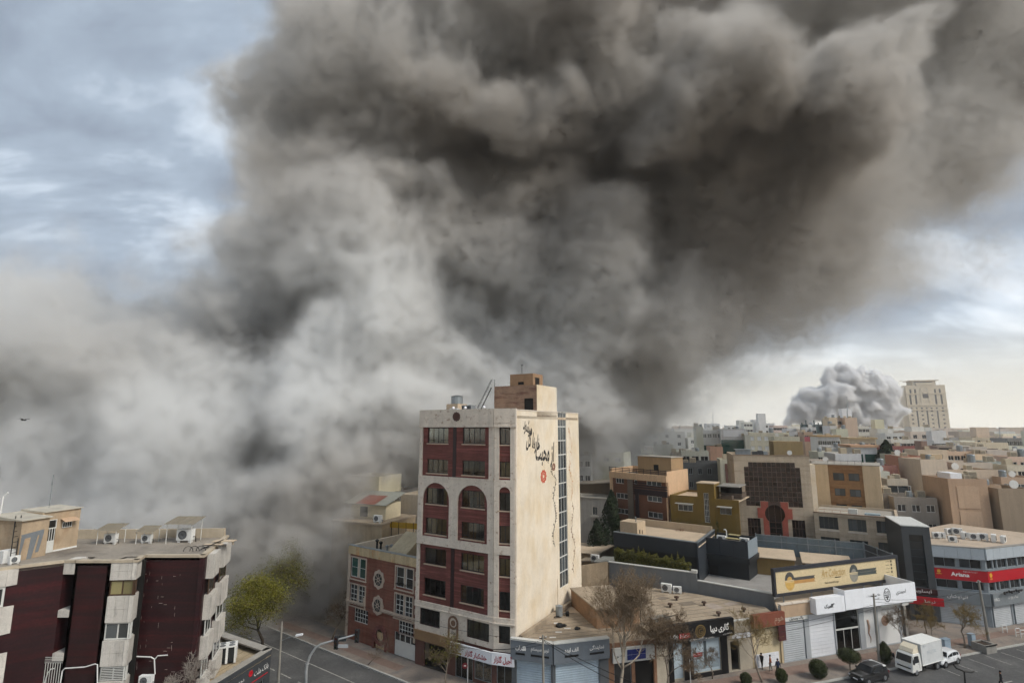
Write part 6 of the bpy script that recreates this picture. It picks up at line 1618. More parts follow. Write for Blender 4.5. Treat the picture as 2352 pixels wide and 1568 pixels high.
for sg_ in (-1, 1):
    x1_ = mid0 if sg_ < 0 else mid1; pts = []
    xo, xi2 = (mc + sg_ * 2.0, mc + sg_ * 2.75)
    arc = [(mc + sg_ * rad * math.cos(a), zc_ + rad * math.sin(a)) for a in [math.radians(d) for d in range(-48, 49, 8)]]
    poly_ = [(x1_, 4.6)] + arc + [(x1_ - sg_ * .05, zb_ + rh_ - .02), (xo + sg_ * .25, zb_ + rh_ - .02), (xo + sg_ * .25, zb_ - .3), (xi2 + sg_ * .1, zb_ - .3), (xi2 + sg_ * .1, lowz1 + .1), (xo, lowz1 + .1), (xo, 4.6)]
    b.plate(poly_ if sg_ < 0 else poly_[::-1], -.1, -.004)
b.obj('granite_surround', redg, so, kind='stuff')
MB(SB).box(mid0 - 1.3, mid1 + 1.3, .41, .45, 3.0, zb_ + rh_).obj('door_glass', pane_brown, so); MB(SB).disc(mc, zc_, rad, -.003, .05, 24).obj('round_glass', pane_brown, so); g_ = MB(SB)
for k in range(3): g_.box(mid0 + k * (mid1 - mid0) / 2 - .03, mid0 + k * (mid1 - mid0) / 2 + .03, -.05, -.004, 4.8, zb_ + rh_ - .05)
for k in range(6): g_.box(mid0, mid1, -.051, -.005, 5.5 + k * .95, 5.56 + k * .95)
g_.obj('door_mullions', MATS['bronze_mullion'], so)
for (a, c) in (lw1, lw2): window(so, SB, a, c, lowz0, lowz1, 4, 4, MATS['bronze_mullion'], pane_brown, d=.12, fw=.06, bar=.06)
x0_ = SB.hit('c1', 915, 100)[0]; ph_ = SB.hit('c1', 1100, 0)[1]
MB(SB).box(x0_ + .2, SB.L - .35, 2.5, 8, zs_ - .7, ph_ + .6).obj('roof_room', mat('olive_render', '#8f7c5a', .9, .08, .6, .1), so)
t = thing('roof_plant', 'row of grey cooling plant on the stone office roof', 'plant', SB.w(3, 2, zs_ - .7)); 
for k, (x, w_, h_) in enumerate(((.6, 2.6, 1.7), (3.5, .9, 1.2), (4.5, .8, 1.5), (5.4, .7, 1.3))): MB(SB).box(x, x + w_, 1.5, 3.0, zs_ - .7, zs_ + h_ * .55).obj('unit', (grey_metal, mat('unit_dark', '#45494a', .6), MATS['bank_cladding'], grey_metal)[k], t)
MB(SB).box(.4, 3.4, 1.2, 3.2, zs_ + 1.0, zs_ + 1.08).obj('sheet', grey_metal, t)
t = thing('satellite_dish', 'white satellite dish near the right corner of the stone office roof', 'dish', SB.w(9.6, 1, zs_)); MB(SB).disc(9.7, zs_ + .55, .42, .9, 1.0, 14).obj('dish', white_paint, t); MB(SB).tube([(9.7, 1.1, zs_ - .6), (9.7, 1.02, zs_ + .5)], .04, 5).obj('arm', black_iron, t)
MB(SB).box(SB.L, SB.L + 1.0, 1.0, 12, 0, 20.5).obj('light_well', cream, so)
# office wing with deep window bays
ow = thing('stone_wing', 'lower stone wing with rows of wide recessed windows right of the stone office', 'building', (57, 92, 0))
WF = Frame((52.3, 95.35), (62.2, 88.6)); ztw = 12.6; hol = []
for (x0, y0, x1, y1) in ((1412, 815, 1632, 955), (1742, 845, 1955, 985), (2066, 868, 2290, 1008)):
    a = WF.hit('c1', x0 + 5, (y0 + y1) / 2)[0]; c = WF.hit('c1', x1, (y0 + y1) / 2)[0]
    m_ = ((x0 + x1) / 2); za = WF.hit('c1', m_, y0)[1]; zb2 = WF.hit('c1', m_, y1)[1]
    hol += [(a, c, zb2, za), (a, c, zb2 - 3.35, za - 3.35), (a, c, zb2 - 6.7, za - 6.7)]
b = MB(WF); b.wall(0, WF.L, 0, ztw, hol, t=.45); b.box(WF.L - .4, WF.L, .45, 12, 0, ztw); b.box(0, WF.L, 11.7, 12, 0, ztw); b.obj('wall', beige_st, ow)
for h in hol: window(ow, WF, h[0], h[1], h[2], h[3], 4, 1, mat('wing_frame', '#5a5853', .5), pane_mid, d=.32, fw=.05)
for h in hol: MB(WF).box(h[0] - .1, h[1] + .1, -.12, -.003, h[2] - .3, h[2] - .05).obj('sill', stone_w, ow)
MB(WF).box(0, WF.L, .45, 11.7, ztw - .5, ztw - .35).obj('roof', roof_g, ow); MB(WF).box(-.06, WF.L + .06, -.08, .5, ztw, ztw + .15).obj('coping', MATS['coping_brown'], ow)
g_ = MB(WF)
for k in range(5): g_.tube([(.4 + k * 1.2, .3, ztw), (.4 + k * 1.2, .3, ztw + .6)], .03, 4)
g_.tube([(.4, .3, ztw + .6), (5.2, .3, ztw + .6)], .03, 4); g_.obj('railing', MATS['rust_pole'], ow)
MB(WF).box(5.1, 6.4, 1, 2, ztw - .3, ztw + .9).obj('duct', white_alu, ow); MB(WF).box(7.4, 9.6, 1, 2.4, ztw - .3, ztw + .35).obj('skylight', mat('skylight', '#9fb0b6', .3), ow)
# stone with brown strip
stb = thing('brown_strip_building', 'beige apartment slab with a brown brick middle strip behind the stone wing', 'building', (64, 106, 0))
Q = [(59.55, 107.07), (61.62, 105.29), (66.11, 102.14), (68.37, 100.98)]
QF = Frame(Q[0], Q[3]); qz = 20.0; s1_, s2_ = QF.L * .225, QF.L * .75
wins = []
for (x0, y0, x1, y1) in ((1575, 315, 1700, 400), (1752, 322, 1875, 408), (1595, 492, 1715, 575), (1768, 505, 1893, 588), (1615, 672, 1735, 750), (1790, 685, 1910, 760)):
    m_ = ((x0 + x1) / 2, (y0 + y1) / 2); wins.append((QF.hit('c1', x0, m_[1])[0], QF.hit('c1', x1, m_[1])[0], QF.hit('c1', m_[0], y1)[1], QF.hit('c1', m_[0], y0)[1]))
b = MB(QF); b.wall(s1_, s2_, 0, qz, wins, t=.3); b.obj('brick_strip', mat('brown_brick', '#8a6a4a', .9, .15, .6, .1, .2, bands=('#7a5638', (.4, .4, 3), .5, .66)), stb)
b = MB(QF); b.box(-.3, s1_, -.25, .1, 0, qz); b.box(s2_, QF.L, -.25, .1, 0, qz); b.box(-.3, QF.L, .3, 10, 0, qz - .1); b.obj('wall', beige2, stb)
for h in wins: window(stb, QF, *h, 2, 1, dark_frame, pane_mid, d=.08, fw=.08)
MB(QF).box(-.4, QF.L + .1, -.3, 10, qz, qz + .15).obj('roof', roof_g, stb); g_ = MB(QF); g_.tube([(s1_, .3, qz + .8), (s2_, .3, qz + .8)], .04, 4)
for k in range(6): g_.tube([(s1_ + k * (s2_ - s1_) / 5, .3, qz), (s1_ + k * (s2_ - s1_) / 5, .3, qz + .8)], .03, 4)
g_.obj('railing', black_iron, stb)
# yellow house
yh = thing('yellow_house', 'mustard yellow house with a raised stair tower left of the stone office', 'building', (33, 98, 0))
YB = Frame((28.9, 100.1), (38.6, 93.35)); yz = 15.0; ym = mat('mustard_render', '#735d2b', .9, .1, .6, .12, .1)
yw = [YB.rect('r6', 968, 858, 1110, 930), YB.rect('r6', 1362, 892, 1474, 962), YB.rect('r6', 1208, 752, 1272, 1035)]
yw = [(a, c, max(z0, 4), z1) for a, c, z0, z1 in yw]; st0, st1 = YB.hit('r6', 1150, 760)[0], YB.hit('r6', 1312, 760)[0]; stz = YB.hit('r6', 1240, 668)[1]; rgt = YB.hit('r6', 1400, 815)[1]
b = MB(YB); b.wall(0, st0, 0, yz, [yw[0]], t=.3); b.wall(st0, st1, 0, stz, [yw[2]], t=.3, y=-.05); b.wall(st1, YB.L, 0, rgt, [yw[1]], t=.3); b.box(st0, st1, .25, 3.5, yz - .5, stz); b.box(0, YB.L, 9.7, 10, 0, yz); b.box(0, .3, .3, 9.7, 0, yz); b.obj('wall', ym, yh)
MB(YB).box(.3, YB.L, .3, 9.7, yz - .5, yz - .35).obj('roof', roof_pale, yh); MB(YB).box(st0 - .1, st1 + .1, -.15, 3.6, stz, stz + .15).obj('stair_roof', roof_pale, yh)
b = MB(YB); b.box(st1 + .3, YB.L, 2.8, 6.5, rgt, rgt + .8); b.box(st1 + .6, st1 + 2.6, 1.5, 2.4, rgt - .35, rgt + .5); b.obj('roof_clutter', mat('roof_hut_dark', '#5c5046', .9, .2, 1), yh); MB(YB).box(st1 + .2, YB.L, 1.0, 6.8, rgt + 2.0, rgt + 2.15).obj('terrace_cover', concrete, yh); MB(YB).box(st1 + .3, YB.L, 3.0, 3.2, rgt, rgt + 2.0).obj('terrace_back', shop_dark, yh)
for k, h in enumerate(yw): window(yh, YB, *h, (3, 2, 3)[k], (1, 1, 5)[k], white_alu if k != 1 else grey_metal, pane_mid if k == 0 else pane_dark, d=.1, fw=.08)
for h in yw[:2]: MB(YB).box(h[0] - .35, h[1] + .15, -.7, 0, h[3] + .15, h[3] + .27).obj('sun_shade', white_alu, yh)
# brown banded building
br = thing('brown_banded_building', 'brown apartment block with dark bands, white windows and a cream side wall', 'building', (27, 110, 0))
BB = Frame((20.06, 111.1), (28.62, 100.5)); BS = Frame((28.62, 100.5), (35.1, 108.5)); bz = 18.0
bh = [BB.rect('r6', *r) for r in ((383, 615, 460, 665), (672, 635, 812, 690), (388, 755, 497, 808), (680, 785, 818, 838), (392, 900, 502, 950), (686, 935, 826, 992), (556, 630, 585, 672), (560, 770, 592, 822))]
bfix = []
for (x0, y0, x1, y1) in ((383, 615, 460, 665), (672, 635, 812, 690), (388, 755, 497, 808), (680, 785, 818, 838), (392, 900, 502, 950), (686, 935, 826, 992), (556, 630, 585, 672), (560, 770, 592, 822)):
    m_ = ((x0 + x1) / 2, (y0 + y1) / 2); bfix.append((BB.hit('r6', x0, m_[1])[0], BB.hit('r6', x1, m_[1])[0], BB.hit('r6', m_[0], y1)[1], BB.hit('r6', m_[0], y0)[1]))
b = MB(BB); b.wall(0, BB.L, 0, bz - .9, bfix, t=.3); b.obj('wall', mat('brown_tile', '#6a4431', .8, .1, .7, .1), br)
b = MB(BB); b.box(0, .7, -.2, -.003, 0, bz - .9); b.box(0, BB.L, -.3, .3, bz - .9, bz + .3); b.M = BS.M; b.box(.01, BS.L, -.02, .3, 0, bz + 1.0); b.M = Matrix.Identity(4); f_ = Frame((35.1, 108.5), (26.5, 119.1)); b.M = f_.M; b.box(0, f_.L, 0, .3, 0, bz + .9); f_ = Frame((26.5, 119.1), (20.06, 111.1)); b.M = f_.M; b.box(0, f_.L - .1, 0, .3, 0, bz + .9); b.obj('render', warm_r, br, label='cream rendered cornice and side wall')
dkb = mat('dark_band', '#2c2024', .6, .1, 1); xs_ = [BB.hit('r6', x, 700)[0] for x in (500, 548, 890)]
MB(BB).box(xs_[0], xs_[1], -.25, -.003, 0, bz - .92).obj('grey_pier', mat('grey_brown_pier', '#6b6055', .8, .1), br)
for k in range(6):
    z = bz - 1.5 - k * .42
    MB(BB).box(xs_[1], BB.L - .02, -.12, -.004, z, z + .24).obj('dark_band', dkb, br) if not any(h[2] < z + .12 < h[3] for h in bfix[1:2]) else MB(BB).box(xs_[1], bfix[1][0] - .05, -.12, -.004, z, z + .24).obj('dark_band', dkb, br)
zb3 = bfix[3][3] + .25; MB(BB).box(xs_[1] + .4, BB.L - .02, -.2, -.004, zb3, zb3 + .8).obj('dark_band', dkb, br); MB(BB).box(xs_[1] + .5, xs_[1] + 1.3, -.2, -.004, 4, zb3).obj('dark_band', dkb, br)
for k, h in enumerate(bfix): window(br, BB, *h, 3 if h[1] - h[0] > 1.5 else 1, 1, white_alu, pane_mid if k % 2 else pane_dark, d=.1, fw=.1, bar=.1)
MB().prism([(20.3, 111.2), (28.6, 101), (34.8, 108.5), (26.5, 118.8)], bz - .5, bz - .3).obj('roof', roof_g, br); g_ = MB(BB)
for k in range(9): g_.box(k * BB.L / 8 - .04, k * BB.L / 8 + .04, -.25, -.17, bz + .3, bz + 1.3)
for zr in (.5, .8, 1.1): g_.box(0, BB.L, -.24, -.18, bz + zr, bz + zr + .12)
g_.obj('railing', dkb, br)
ah, ac_ = BB.hit('r6', 592, 500, 5)[0], BB.hit('r6', 905, 500, 5)[0]; zh_ = BB.hit('r6', 700, 415, 5)[1]
MB(BB).box(ah, ac_, 5, 9, bz - .3, zh_).obj('roof_room', mat('tan_roofroom', '#a08564', .9, .1, .6, .1), br); MB(BB).box(ah - .15, ac_ + .15, 4.85, 9.15, zh_, zh_ + .15).obj('roof_room_roof', roof_g, br); MB(BB).box(BB.hit('r6', 740, 490, 5)[0], BB.hit('r6', 785, 490, 5)[0], 4.96, 4.998, bz + .7, bz + 1.8).obj('roof_room_window', pane_dark, br)
# old white house with shutters, left of it
wh = thing('white_villa', 'old grey white villa with shuttered windows and a round gable behind the tower', 'building', (14, 110, 0))
VF = Frame((11.4, 112.5), (20.3, 108.0)); vz = VF.hit('r6', 200, 800)[1]; vr = [VF.rect('r6', *r) for r in ((160, 880, 215, 965), (262, 885, 318, 960), (165, 1005, 220, 1085))]
b = MB(VF); b.wall(0, VF.L, 0, vz, vr, t=.3); b.box(0, VF.L, .3, 9, 0, vz - .3); b.plate([(0.3, vz), (2.9, vz), (2.9, vz + .6), (1.6, vz + 1.4), (.3, vz + .6)], 0, .3); b.obj('wall', mat('villa_white', '#a9a49c', .9, .1, .6, .15), wh); MB(VF).box(-.1, VF.L + .1, -.25, .3, vz - .1, vz + .12).obj('cornice', mat('villa_trim', '#b9b3a8', .9), wh); MB(VF).ring(1.6, vz + .5, .3, .42, -.06, -.003, 14).obj('roundel', MATS['villa_trim'], wh)
for h in vr: window(wh, VF, *h, 2, 1, MATS['villa_trim'], pane_mid, d=.1, fw=.12)
for h in vr: MB(VF).box(h[0] - .2, h[1] + .2, -.5, 0, h[2] - .35, h[2] - .1).obj('balcony', MATS['villa_trim'], wh)
MB(VF).box(-.2, VF.L, .3, 9, vz - .28, vz - .1).obj('roof', roof_g, wh)
dr_ = thing('dark_gable_house', 'dark brown rendered house end between villa and brown block', 'building', (16, 118, 0)); DF = Frame((14.0, 119), (22.5, 115.5)); dzt = DF.hit('r6', 230, 685)[1]; MB(DF).prism([(0, 0), (9, 0), (9, 7), (0, 7)], 0, [dzt, dzt + .7, dzt + .7, dzt]).obj('wall', mat('dark_umber', '#5e5142', .9, .12, .5, .1), dr_); MB(DF).prism([(-.2, -.2), (9.2, -.2), (9.2, 7.2), (-.2, 7.2)], [dzt, dzt + .7, dzt + .7, dzt], [dzt + .2, dzt + .9, dzt + .9, dzt + .2]).obj('roof', tar_roof, dr_)
# clutter of low roofs between tower and black restaurant
for k, (s0, d0, w_, dd_, h_, l_) in enumerate(((9.0, 98, 6.5, 8, 5.5, 'low tan roofed store with a lean-to beside the cream tower wall'), (13.2, 88.5, 3.0, 4, 6.0, 'flat grey roofed hut at the left end of the conifer hedge'), (11.5, 93.5, 4.0, 3, 5.0, 'low shed with a small white cooler behind the grey roofed hut'))):
    t = thing(('store', 'hut', 'shed')[k], l_, ('store', 'hut', 'shed')[k], (s0 + w_ / 2, d0, 0)); f_ = Frame((s0, d0), (s0 + w_ * .85, d0 - w_ * .5)); MB(f_).box(0, w_, 0, dd_, 0, h_).obj('wall', mat('store_tan', '#8c7a62', .9, .15, .6, .15), t); MB(f_).prism([(-.2, -.2), (w_ + .2, -.2), (w_ + .2, dd_), (-.2, dd_)], [h_, h_ + .3, h_ + .3, h_], [h_ + .15, h_ + .45, h_ + .45, h_ + .15]).obj('roof', (roof_pale, mat('roof_grey_sheet', '#84847f', .8, .1), roof_buff)[k], t)
air_con((13.0, 92.2, 5.2), -.5, 'white cooler on the low shed behind the grey roofed hut', sc=1.6)
sw = thing('side_wall', 'tall weathered wall stub between the cream tower and the grey wall', 'wall', (12, 82, 0)); MB(Frame((9.9, 79.8), (14.2, 82.2))).box(0, 4.8, 0, .3, 0, 7.6).obj('wall', mat('weathered_tan', '#857560', .9, .2, .6, .2), sw)
# ================================================================== the town beyond
far_cols = {}; ROOFS = []
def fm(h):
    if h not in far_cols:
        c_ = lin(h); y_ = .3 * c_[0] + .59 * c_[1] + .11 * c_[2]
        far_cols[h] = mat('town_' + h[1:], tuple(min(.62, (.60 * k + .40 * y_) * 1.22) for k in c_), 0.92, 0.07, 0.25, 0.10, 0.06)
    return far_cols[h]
win_white = mat('window_white', '#cfcdc8', .6, .05, 1)
def block(name, label, x0, x1, ztop, y, depth, col, ang=-14.0, rows=0, cols=0, z_low=None, fm_=None, pm=None, strips=None, hut=None, group='town buildings beyond the shops', cat='building', wh=(1.5, 1.4), roof=None, cap=None, parapet=.9):
    """a flat roofed town building: front from x0 to x1 about y deep, with real window openings"""
    if rows == 0 and name == 'town_building' and not strips and group.startswith('town') and (x1 - x0) > 7:
        rows, cols, wh = rng.choice(((2, 2, (1.3, 1.3)), (3, 1, (1.2, 1.5)), (1, 3, (1.5, 1.0))))
    w = (x1 - x0) / math.cos(math.radians(ang)); p = (x0, y - math.tan(math.radians(ang)) * (x1 - x0) / 2)
    f = Frame(p, (x1, y + math.tan(math.radians(ang)) * (x1 - x0) / 2))
    t = thing(name, label, cat, ((x0 + x1) / 2, y + depth / 2, 0), group)
    hs = []
    if rows and cols:
        pit = w / cols; fh = 3.3
        for r in range(rows):
            z1 = ztop - 1.3 - r * fh
            for c in range(cols):
                a = (c + .5) * pit - wh[0] / 2
                hs.append((a, a + wh[0], z1 - wh[1], z1))
    b = MB(f); b.wall(0, w, 0, ztop, hs, t=.25); b.box(0, .25, .25, depth, 0, ztop); b.box(w - .25, w, .25, depth, 0, ztop); b.box(0, w, depth - .25, depth, 0, ztop)
    b.obj('wall', fm(col), t)
    for h in hs: window(t, f, *h, 2, 1, fm_ or win_white, pm or pane_dark, d=.1, fw=.09, bar=.08, panes=(y < 135))
    if hs and y >= 135:
        b = MB(f)
        for h in hs: b.box(h[0] + .05, h[1] - .05, .15, .18, h[2] + .05, h[3] - .05)
        b.obj('panes', pm or pane_dark, t, kind='stuff')
    MB(f).box(.25, w - .25, .25, depth - .25, ztop - parapet, ztop - parapet + .15).obj('roof', roof or roof_pale, t)
    if strips:
        for (a, c, z0, z1, m) in strips: MB(f).box(a * w, c * w, -.08, -.002, z0 * ztop, z1 * ztop).obj('band', m, t)
    if cap: MB(f).box(-.4, w + .4, -.5, depth + .2, ztop, ztop + .6).obj('cornice', cap, t)
    if name == 'town_building' and y < 270 and group.startswith('town'):
        for q in range(rng.choice((1, 2, 2, 3))):
            ROOFS.append((f.w(rng.uniform(.1, .9) * w, rng.uniform(1.2, 3.5), ztop - parapet + .15), ang, label))
    if hut:
        for (a, c, h_, m) in hut: MB(f).box(a * w, c * w, depth * .3, depth * .3 + min(5, depth * .5), ztop - .9, ztop + h_).obj('roof_room', m, t)
    return t, f, w
def pq(n, x0, x1, yt, Y):
    a, c = aty(*C(n, x0, yt), Y), aty(*C(n, x1, yt), Y)
    return a.x, c.x, (a.z + c.z) / 2
spec = [
 # crop, x0, x1, ytop, depth Y, colour, label, angle, rows, cols, extras
 ('c4', 95, 345, 520, 190, '#d8cec0', 'white upper block with green glass below, left of the green glass office', -12, 1, 4, dict(strips=[(0.02, .98, .30, .80, pane_green)])),
 ('c4', 345, 655, 505, 186, '#c9c9c4', 'green glass office with a white sign band along its top', -12, 0, 0, dict(strips=[(0.0, 1, .28, .86, pane_green), (0.1, .9, .9, .985, white_plastic)])),
 ('c4', 652, 720, 585, 183, '#e0c8a0', 'narrow cream slab right of the green glass office', -12, 0, 0, {}),
 ('c4', 715, 1045, 555, 190, '#cbb79d', 'beige framed block with brick red storeys and white windows', -14, 3, 4, dict(strips=[(.15, .85, .55, .72, fm('#8a5246'))], pm=white_plastic, wh=(1.3, 1.5))),
 ('c4', 1050, 1345, 605, 172, '#cfb797', 'plain sand coloured block behind the stone office roof', -14, 1, 3, {}),
 ('c4', 575, 640, 392, 340, '#c8bdb0', 'pale hazy tower, thin, left of the twin hazy blocks', -10, 0, 0, {}),
 ('c4', 640, 745, 415, 330, '#d8c3a8', 'pale hazy block with a sandy front on the skyline', -10, 2, 3, {}),
 ('c4', 762, 840, 385, 345, '#cbc3b8', 'tall pale hazy block on the skyline over the brick red storeys', -10, 0, 0, {}),
 ('c4', 842, 1030, 430, 335, '#cdc6bc', 'wide pale hazy block stepping down on the skyline', -10, 0, 0, dict(hut=[(.05, .55, 6, fm('#c9c2b8'))])),
 ('c4', 420, 575, 458, 320, '#d3c5b0', 'low pale hazy block left of the thin hazy tower', -10, 0, 0, {}),
 ('c4', 150, 315, 435, 330, '#c4c3bf', 'grey hazy block at the edge of the smoke with a mast', -10, 0, 0, {}),
 ('c4', 1030, 1200, 460, 300, '#c9a89a', 'pinkish hazy block left of the distant smoke', -10, 2, 5, {}),
 ('c4', 1205, 1320, 500, 270, '#dccfbf', 'small pale block below the left end of the distant smoke', -10, 1, 3, {}),
 ('c4', 1160, 1300, 555, 240, '#d9b48c', 'peach coloured low block under the distant smoke', -10, 0, 0, {}),
 ('c4', 1310, 1420, 540, 215, '#ddd6cc', 'white block with small paired windows beside the red awning', -12, 2, 4, {}),
 ('c4', 1470, 1575, 482, 220, '#dad4cb', 'white stepped block behind the red awning house', -12, 1, 3, {}),
 ('c4', 1430, 1530, 545, 205, '#b08a66', 'brown fronted house under a long crimson awning', -12, 1, 2, dict(strips=[(-.02, 1.02, .86, .93, fm('#b83a4a'))])),
 ('c4', 1620, 1870, 610, 182, '#d5cabd', 'white apartment house with an ochre tile band and square windows', -12, 3, 5, dict(cap=fm('#b58b3f'))),
 ('c4', 1752, 1850, 357, 232, '#cdaa82', 'left pier of the tall sand coloured tower with a recessed middle', -12, 0, 0, {}),
 ('c4', 1850, 1972, 362, 236, '#a88d78', 'recessed balcony middle of the tall sand coloured tower', -12, 4, 2, dict(wh=(2.4, 1.6))),
 ('c4', 1968, 2105, 357, 232, '#c2a283', 'right pier of the tall sand coloured tower with a white roof room', -12, 0, 0, dict(hut=[(.0, .8, 4, white_plastic)])),
 ('c4', 1850, 1985, 505, 205, '#dcbc95', 'peach slab standing in front of the tall sand coloured tower', -12, 0, 0, {}),
 ('c4', 1762, 1850, 465, 210, '#dcd6ca', 'white slab in front of the left pier of the tall tower', -12, 0, 0, {}),
 ('c4', 2100, 2260, 470, 255, '#d2b7a8', 'pinkish white block with dark windows behind the tall tower', -12, 4, 4, dict(wh=(1.4, 1.5))),
 ('c4', 2230, 2345, 480, 262, '#d4d0cb', 'plain white gable block right of the pinkish one', -12, 0, 0, {}),
 ('c4', 2065, 2352, 745, 142, '#c9c4bc', 'green glass pavilion under an overhanging orange roof', -12, 0, 0, dict(strips=[(.12, .42, .5, .92, pane_green), (.5, .95, .3, .92, pane_green)], cap=fm('#c28a52'))),
 ('c4', 2035, 2340, 640, 185, '#c3a97f', 'sand block with an ochre pitched roof above the green pavilion', -12, 1, 4, dict(cap=fm('#a98a4e'))),
 ('c4', 1795, 1925, 745, 150, '#d3c3b4', 'white house with a small central window between roofs', -12, 1, 1, {}),
 ('c4', 1850, 2145, 830, 126, '#c7c2bb', 'plain white box above the brown strip building', -14, 0, 0, {}),
 ('c4', 1625, 1860, 805, 135, '#ccbca6', 'low cream block left of the plain white box', -14, 1, 5, dict(wh=(1.2, .7))),
 ('c4', 1540, 1860, 925, 118, '#b3a596', 'grey roof edge just behind the brown strip building', -14, 0, 0, {}),
 ('c5', 240, 430, 765, 230, '#d7c6a8', 'tall cream block with a white flank left of the high-rise', -12, 0, 0, dict(hut=[(.05, .6, 4, fm('#dcb68c'))])),
 ('c5', 170, 245, 745, 260, '#dcdad6', 'tall narrow white slab left of the cream block', -12, 0, 0, {}),
 ('c5', 345, 560, 820, 205, '#d2c2b2', 'pale stepped house with a dark door above the red brick flats', -12, 2, 3, {}),
 ('c5', 430, 780, 905, 192, '#c9bdb0', 'pale house with three large black openings under its eaves', -12, 1, 3, dict(wh=(4.2, 3.4))),
 ('c5', 415, 790, 990, 186, '#9c4f45', 'red brick flats with white balconies', -12, 3, 3, dict(wh=(2.6, 1.7), pm=pane_mid)),
 ('c5', 620, 700, 785, 250, '#c9a98e', 'sandy roof room block under the left corner of the high-rise', -12, 0, 0, {}),
 ('c5', 660, 770, 820, 235, '#dcb98a', 'peach block with a dark doorway before the high-rise', -12, 1, 1, {}),
 ('c5', 760, 860, 800, 245, '#bfa594', 'brown grey block before the foot of the high-rise', -12, 2, 2, {}),
 ('c5', 848, 925, 745, 240, '#d6c2b0', 'pale slab standing right before the high-rise door', -12, 0, 0, {}),
 ('c5', 925, 1000, 790, 250, '#c3ada0', 'brownish block right of the pale slab at the high-rise foot', -12, 2, 2, {}),
 ('c5', 995, 1080, 785, 262, '#ded2c8', 'pale block under the right corner of the high-rise', -12, 0, 0, {}),
 ('c5', 985, 1190, 915, 205, '#dfe0df', 'bright white modern house with a ribbon window', -12, 1, 2, dict(wh=(5, 1.6), hut=[(.1, .9, 3.5, fm('#e0dedb'))])),
 ('c5', 1075, 1215, 850, 290, '#b7a48f', 'flat dun block right of the high-rise', -12, 0, 0, {}),
 ('c5', 1200, 1420, 880, 275, '#9a968e', 'jumble of grey flat roofs on the skyline', -12, 2, 6, {}),
 ('c5', 1490, 1780, 880, 262, '#d3ab80', 'wide peach block on the right skyline', -12, 0, 0, dict(hut=[(.35, .85, 5, fm('#d3a684'))])),
 ('c5', 1780, 1900, 905, 270, '#c3a689', 'narrow sand block right of the wide peach one', -12, 2, 2, {}),
 ('c5', 1955, 2300, 890, 245, '#7d7a76', 'dark grey unfinished frame building at the right edge of the skyline', -12, 3, 8, dict(wh=(2.0, 2.0))),
 ('c5', 1545, 1900, 945, 200, '#cbb18d', 'beige block with a large dark brown recess', -12, 0, 0, dict(strips=[(.2, .65, .45, .9, fm('#54423a'))])),
 ('c5', 1440, 1640, 1000, 190, '#b9ab98', 'long dun wall below the peach skyline block', -12, 0, 0, {}),
 ('c5', 1180, 1440, 985, 195, '#c4b6a4', 'stepped grey roofs right of the white modern house', -12, 1, 5, {}),
 ('c5', 1020, 1190, 990, 185, '#9b8570', 'dark open roof terrace below the white modern house', -12, 0, 0, dict(strips=[(.1, .95, .86, .97, fm('#2c2522'))])),
 ('c5', 780, 1110, 1040, 160, '#cfa983', 'long pinkish parapet with a chimney', -12, 0, 0, dict(hut=[(.3, .5, 2.5, fm('#8a6a58'))])),
 ('c5', 1090, 1520, 1060, 165, '#cba27c', 'long peach terrace row', -12, 1, 6, {}),
 ('c5', 1510, 1720, 1095, 160, '#d2a67a', 'orange peach terrace right of the long row', -12, 0, 0, {}),
 ('c5', 1700, 2143, 1050, 170, '#b8aa9a', 'grey roofed terrace with a white post at the right edge', -12, 1, 6, {}),
 ('c5', 1960, 2300, 1130, 135, '#c7a184', 'plain salmon block at the right edge', -12, 1, 3, {}),
 ('c5', 460, 560, 1105, 132, '#c9bba6', 'cream party wall left of the orange balcony flats', -12, 0, 0, {}),
 ('c5', 555, 870, 1125, 126, '#b0683f', 'orange brick flats with white bays and balconies', -12, 4, 3, dict(strips=[(.42, .85, .0, .93, fm('#d0cac2')), (.06, .14, 0, .93, fm('#8c4b33'))], wh=(2.2, 1.6), pm=pane_blue)),
 ('c5', 250, 470, 1245, 118, '#9a5846', 'plain red brick wall behind the brown strip building', -14, 0, 0, {}),
 ('c5', 255, 375, 1325, 114, '#cbbca8', 'small cream house with one tall window', -14, 3, 1, dict(wh=(1.6, 2.2), pm=pane_mid)),
 ('c5', 370, 600, 1420, 110, '#c6b296', 'low cream house with a wide window right of the tall windowed one', -14, 2, 1, dict(wh=(4.6, 1.6), pm=pane_mid)),
 ('c5', 800, 1110, 1165, 112, '#c0a98b', 'tall beige stone slab with one vertical brown glazed strip', -8, 0, 0, dict(strips=[(.55, .9, .0, .86, fm('#3d2622'))], hut=[(.75, 1.15, .9, beige2)])),
 ('c5', 1100, 1780, 1300, 116, '#b89f80', 'long beige stone wing with a dark brown recess under its cornice', -8, 0, 0, dict(strips=[(.0, .75, .8, .9, fm('#4a2c26'))])),
 ('c5', 1240, 1700, 1205, 124, '#b3a28c', 'flat roof with pipes behind the long beige wing', -8, 0, 0, {}),
 ('c5', 1700, 1950, 1200, 126, '#93a19c', 'teal roofed house with a white cross shaped frame', -12, 2, 2, dict(wh=(3, 2), pm=pane_mid)),
 ('c5', 1935, 2143, 1240, 120, '#c8b494', 'sand house right of the teal roofed one', -12, 1, 2, {}),
 ('c5', 1880, 2300, 1400, 112, '#b08d6a', 'brownish house below the sand house at the right edge', -12, 2, 3, dict(pm=pane_mid)),
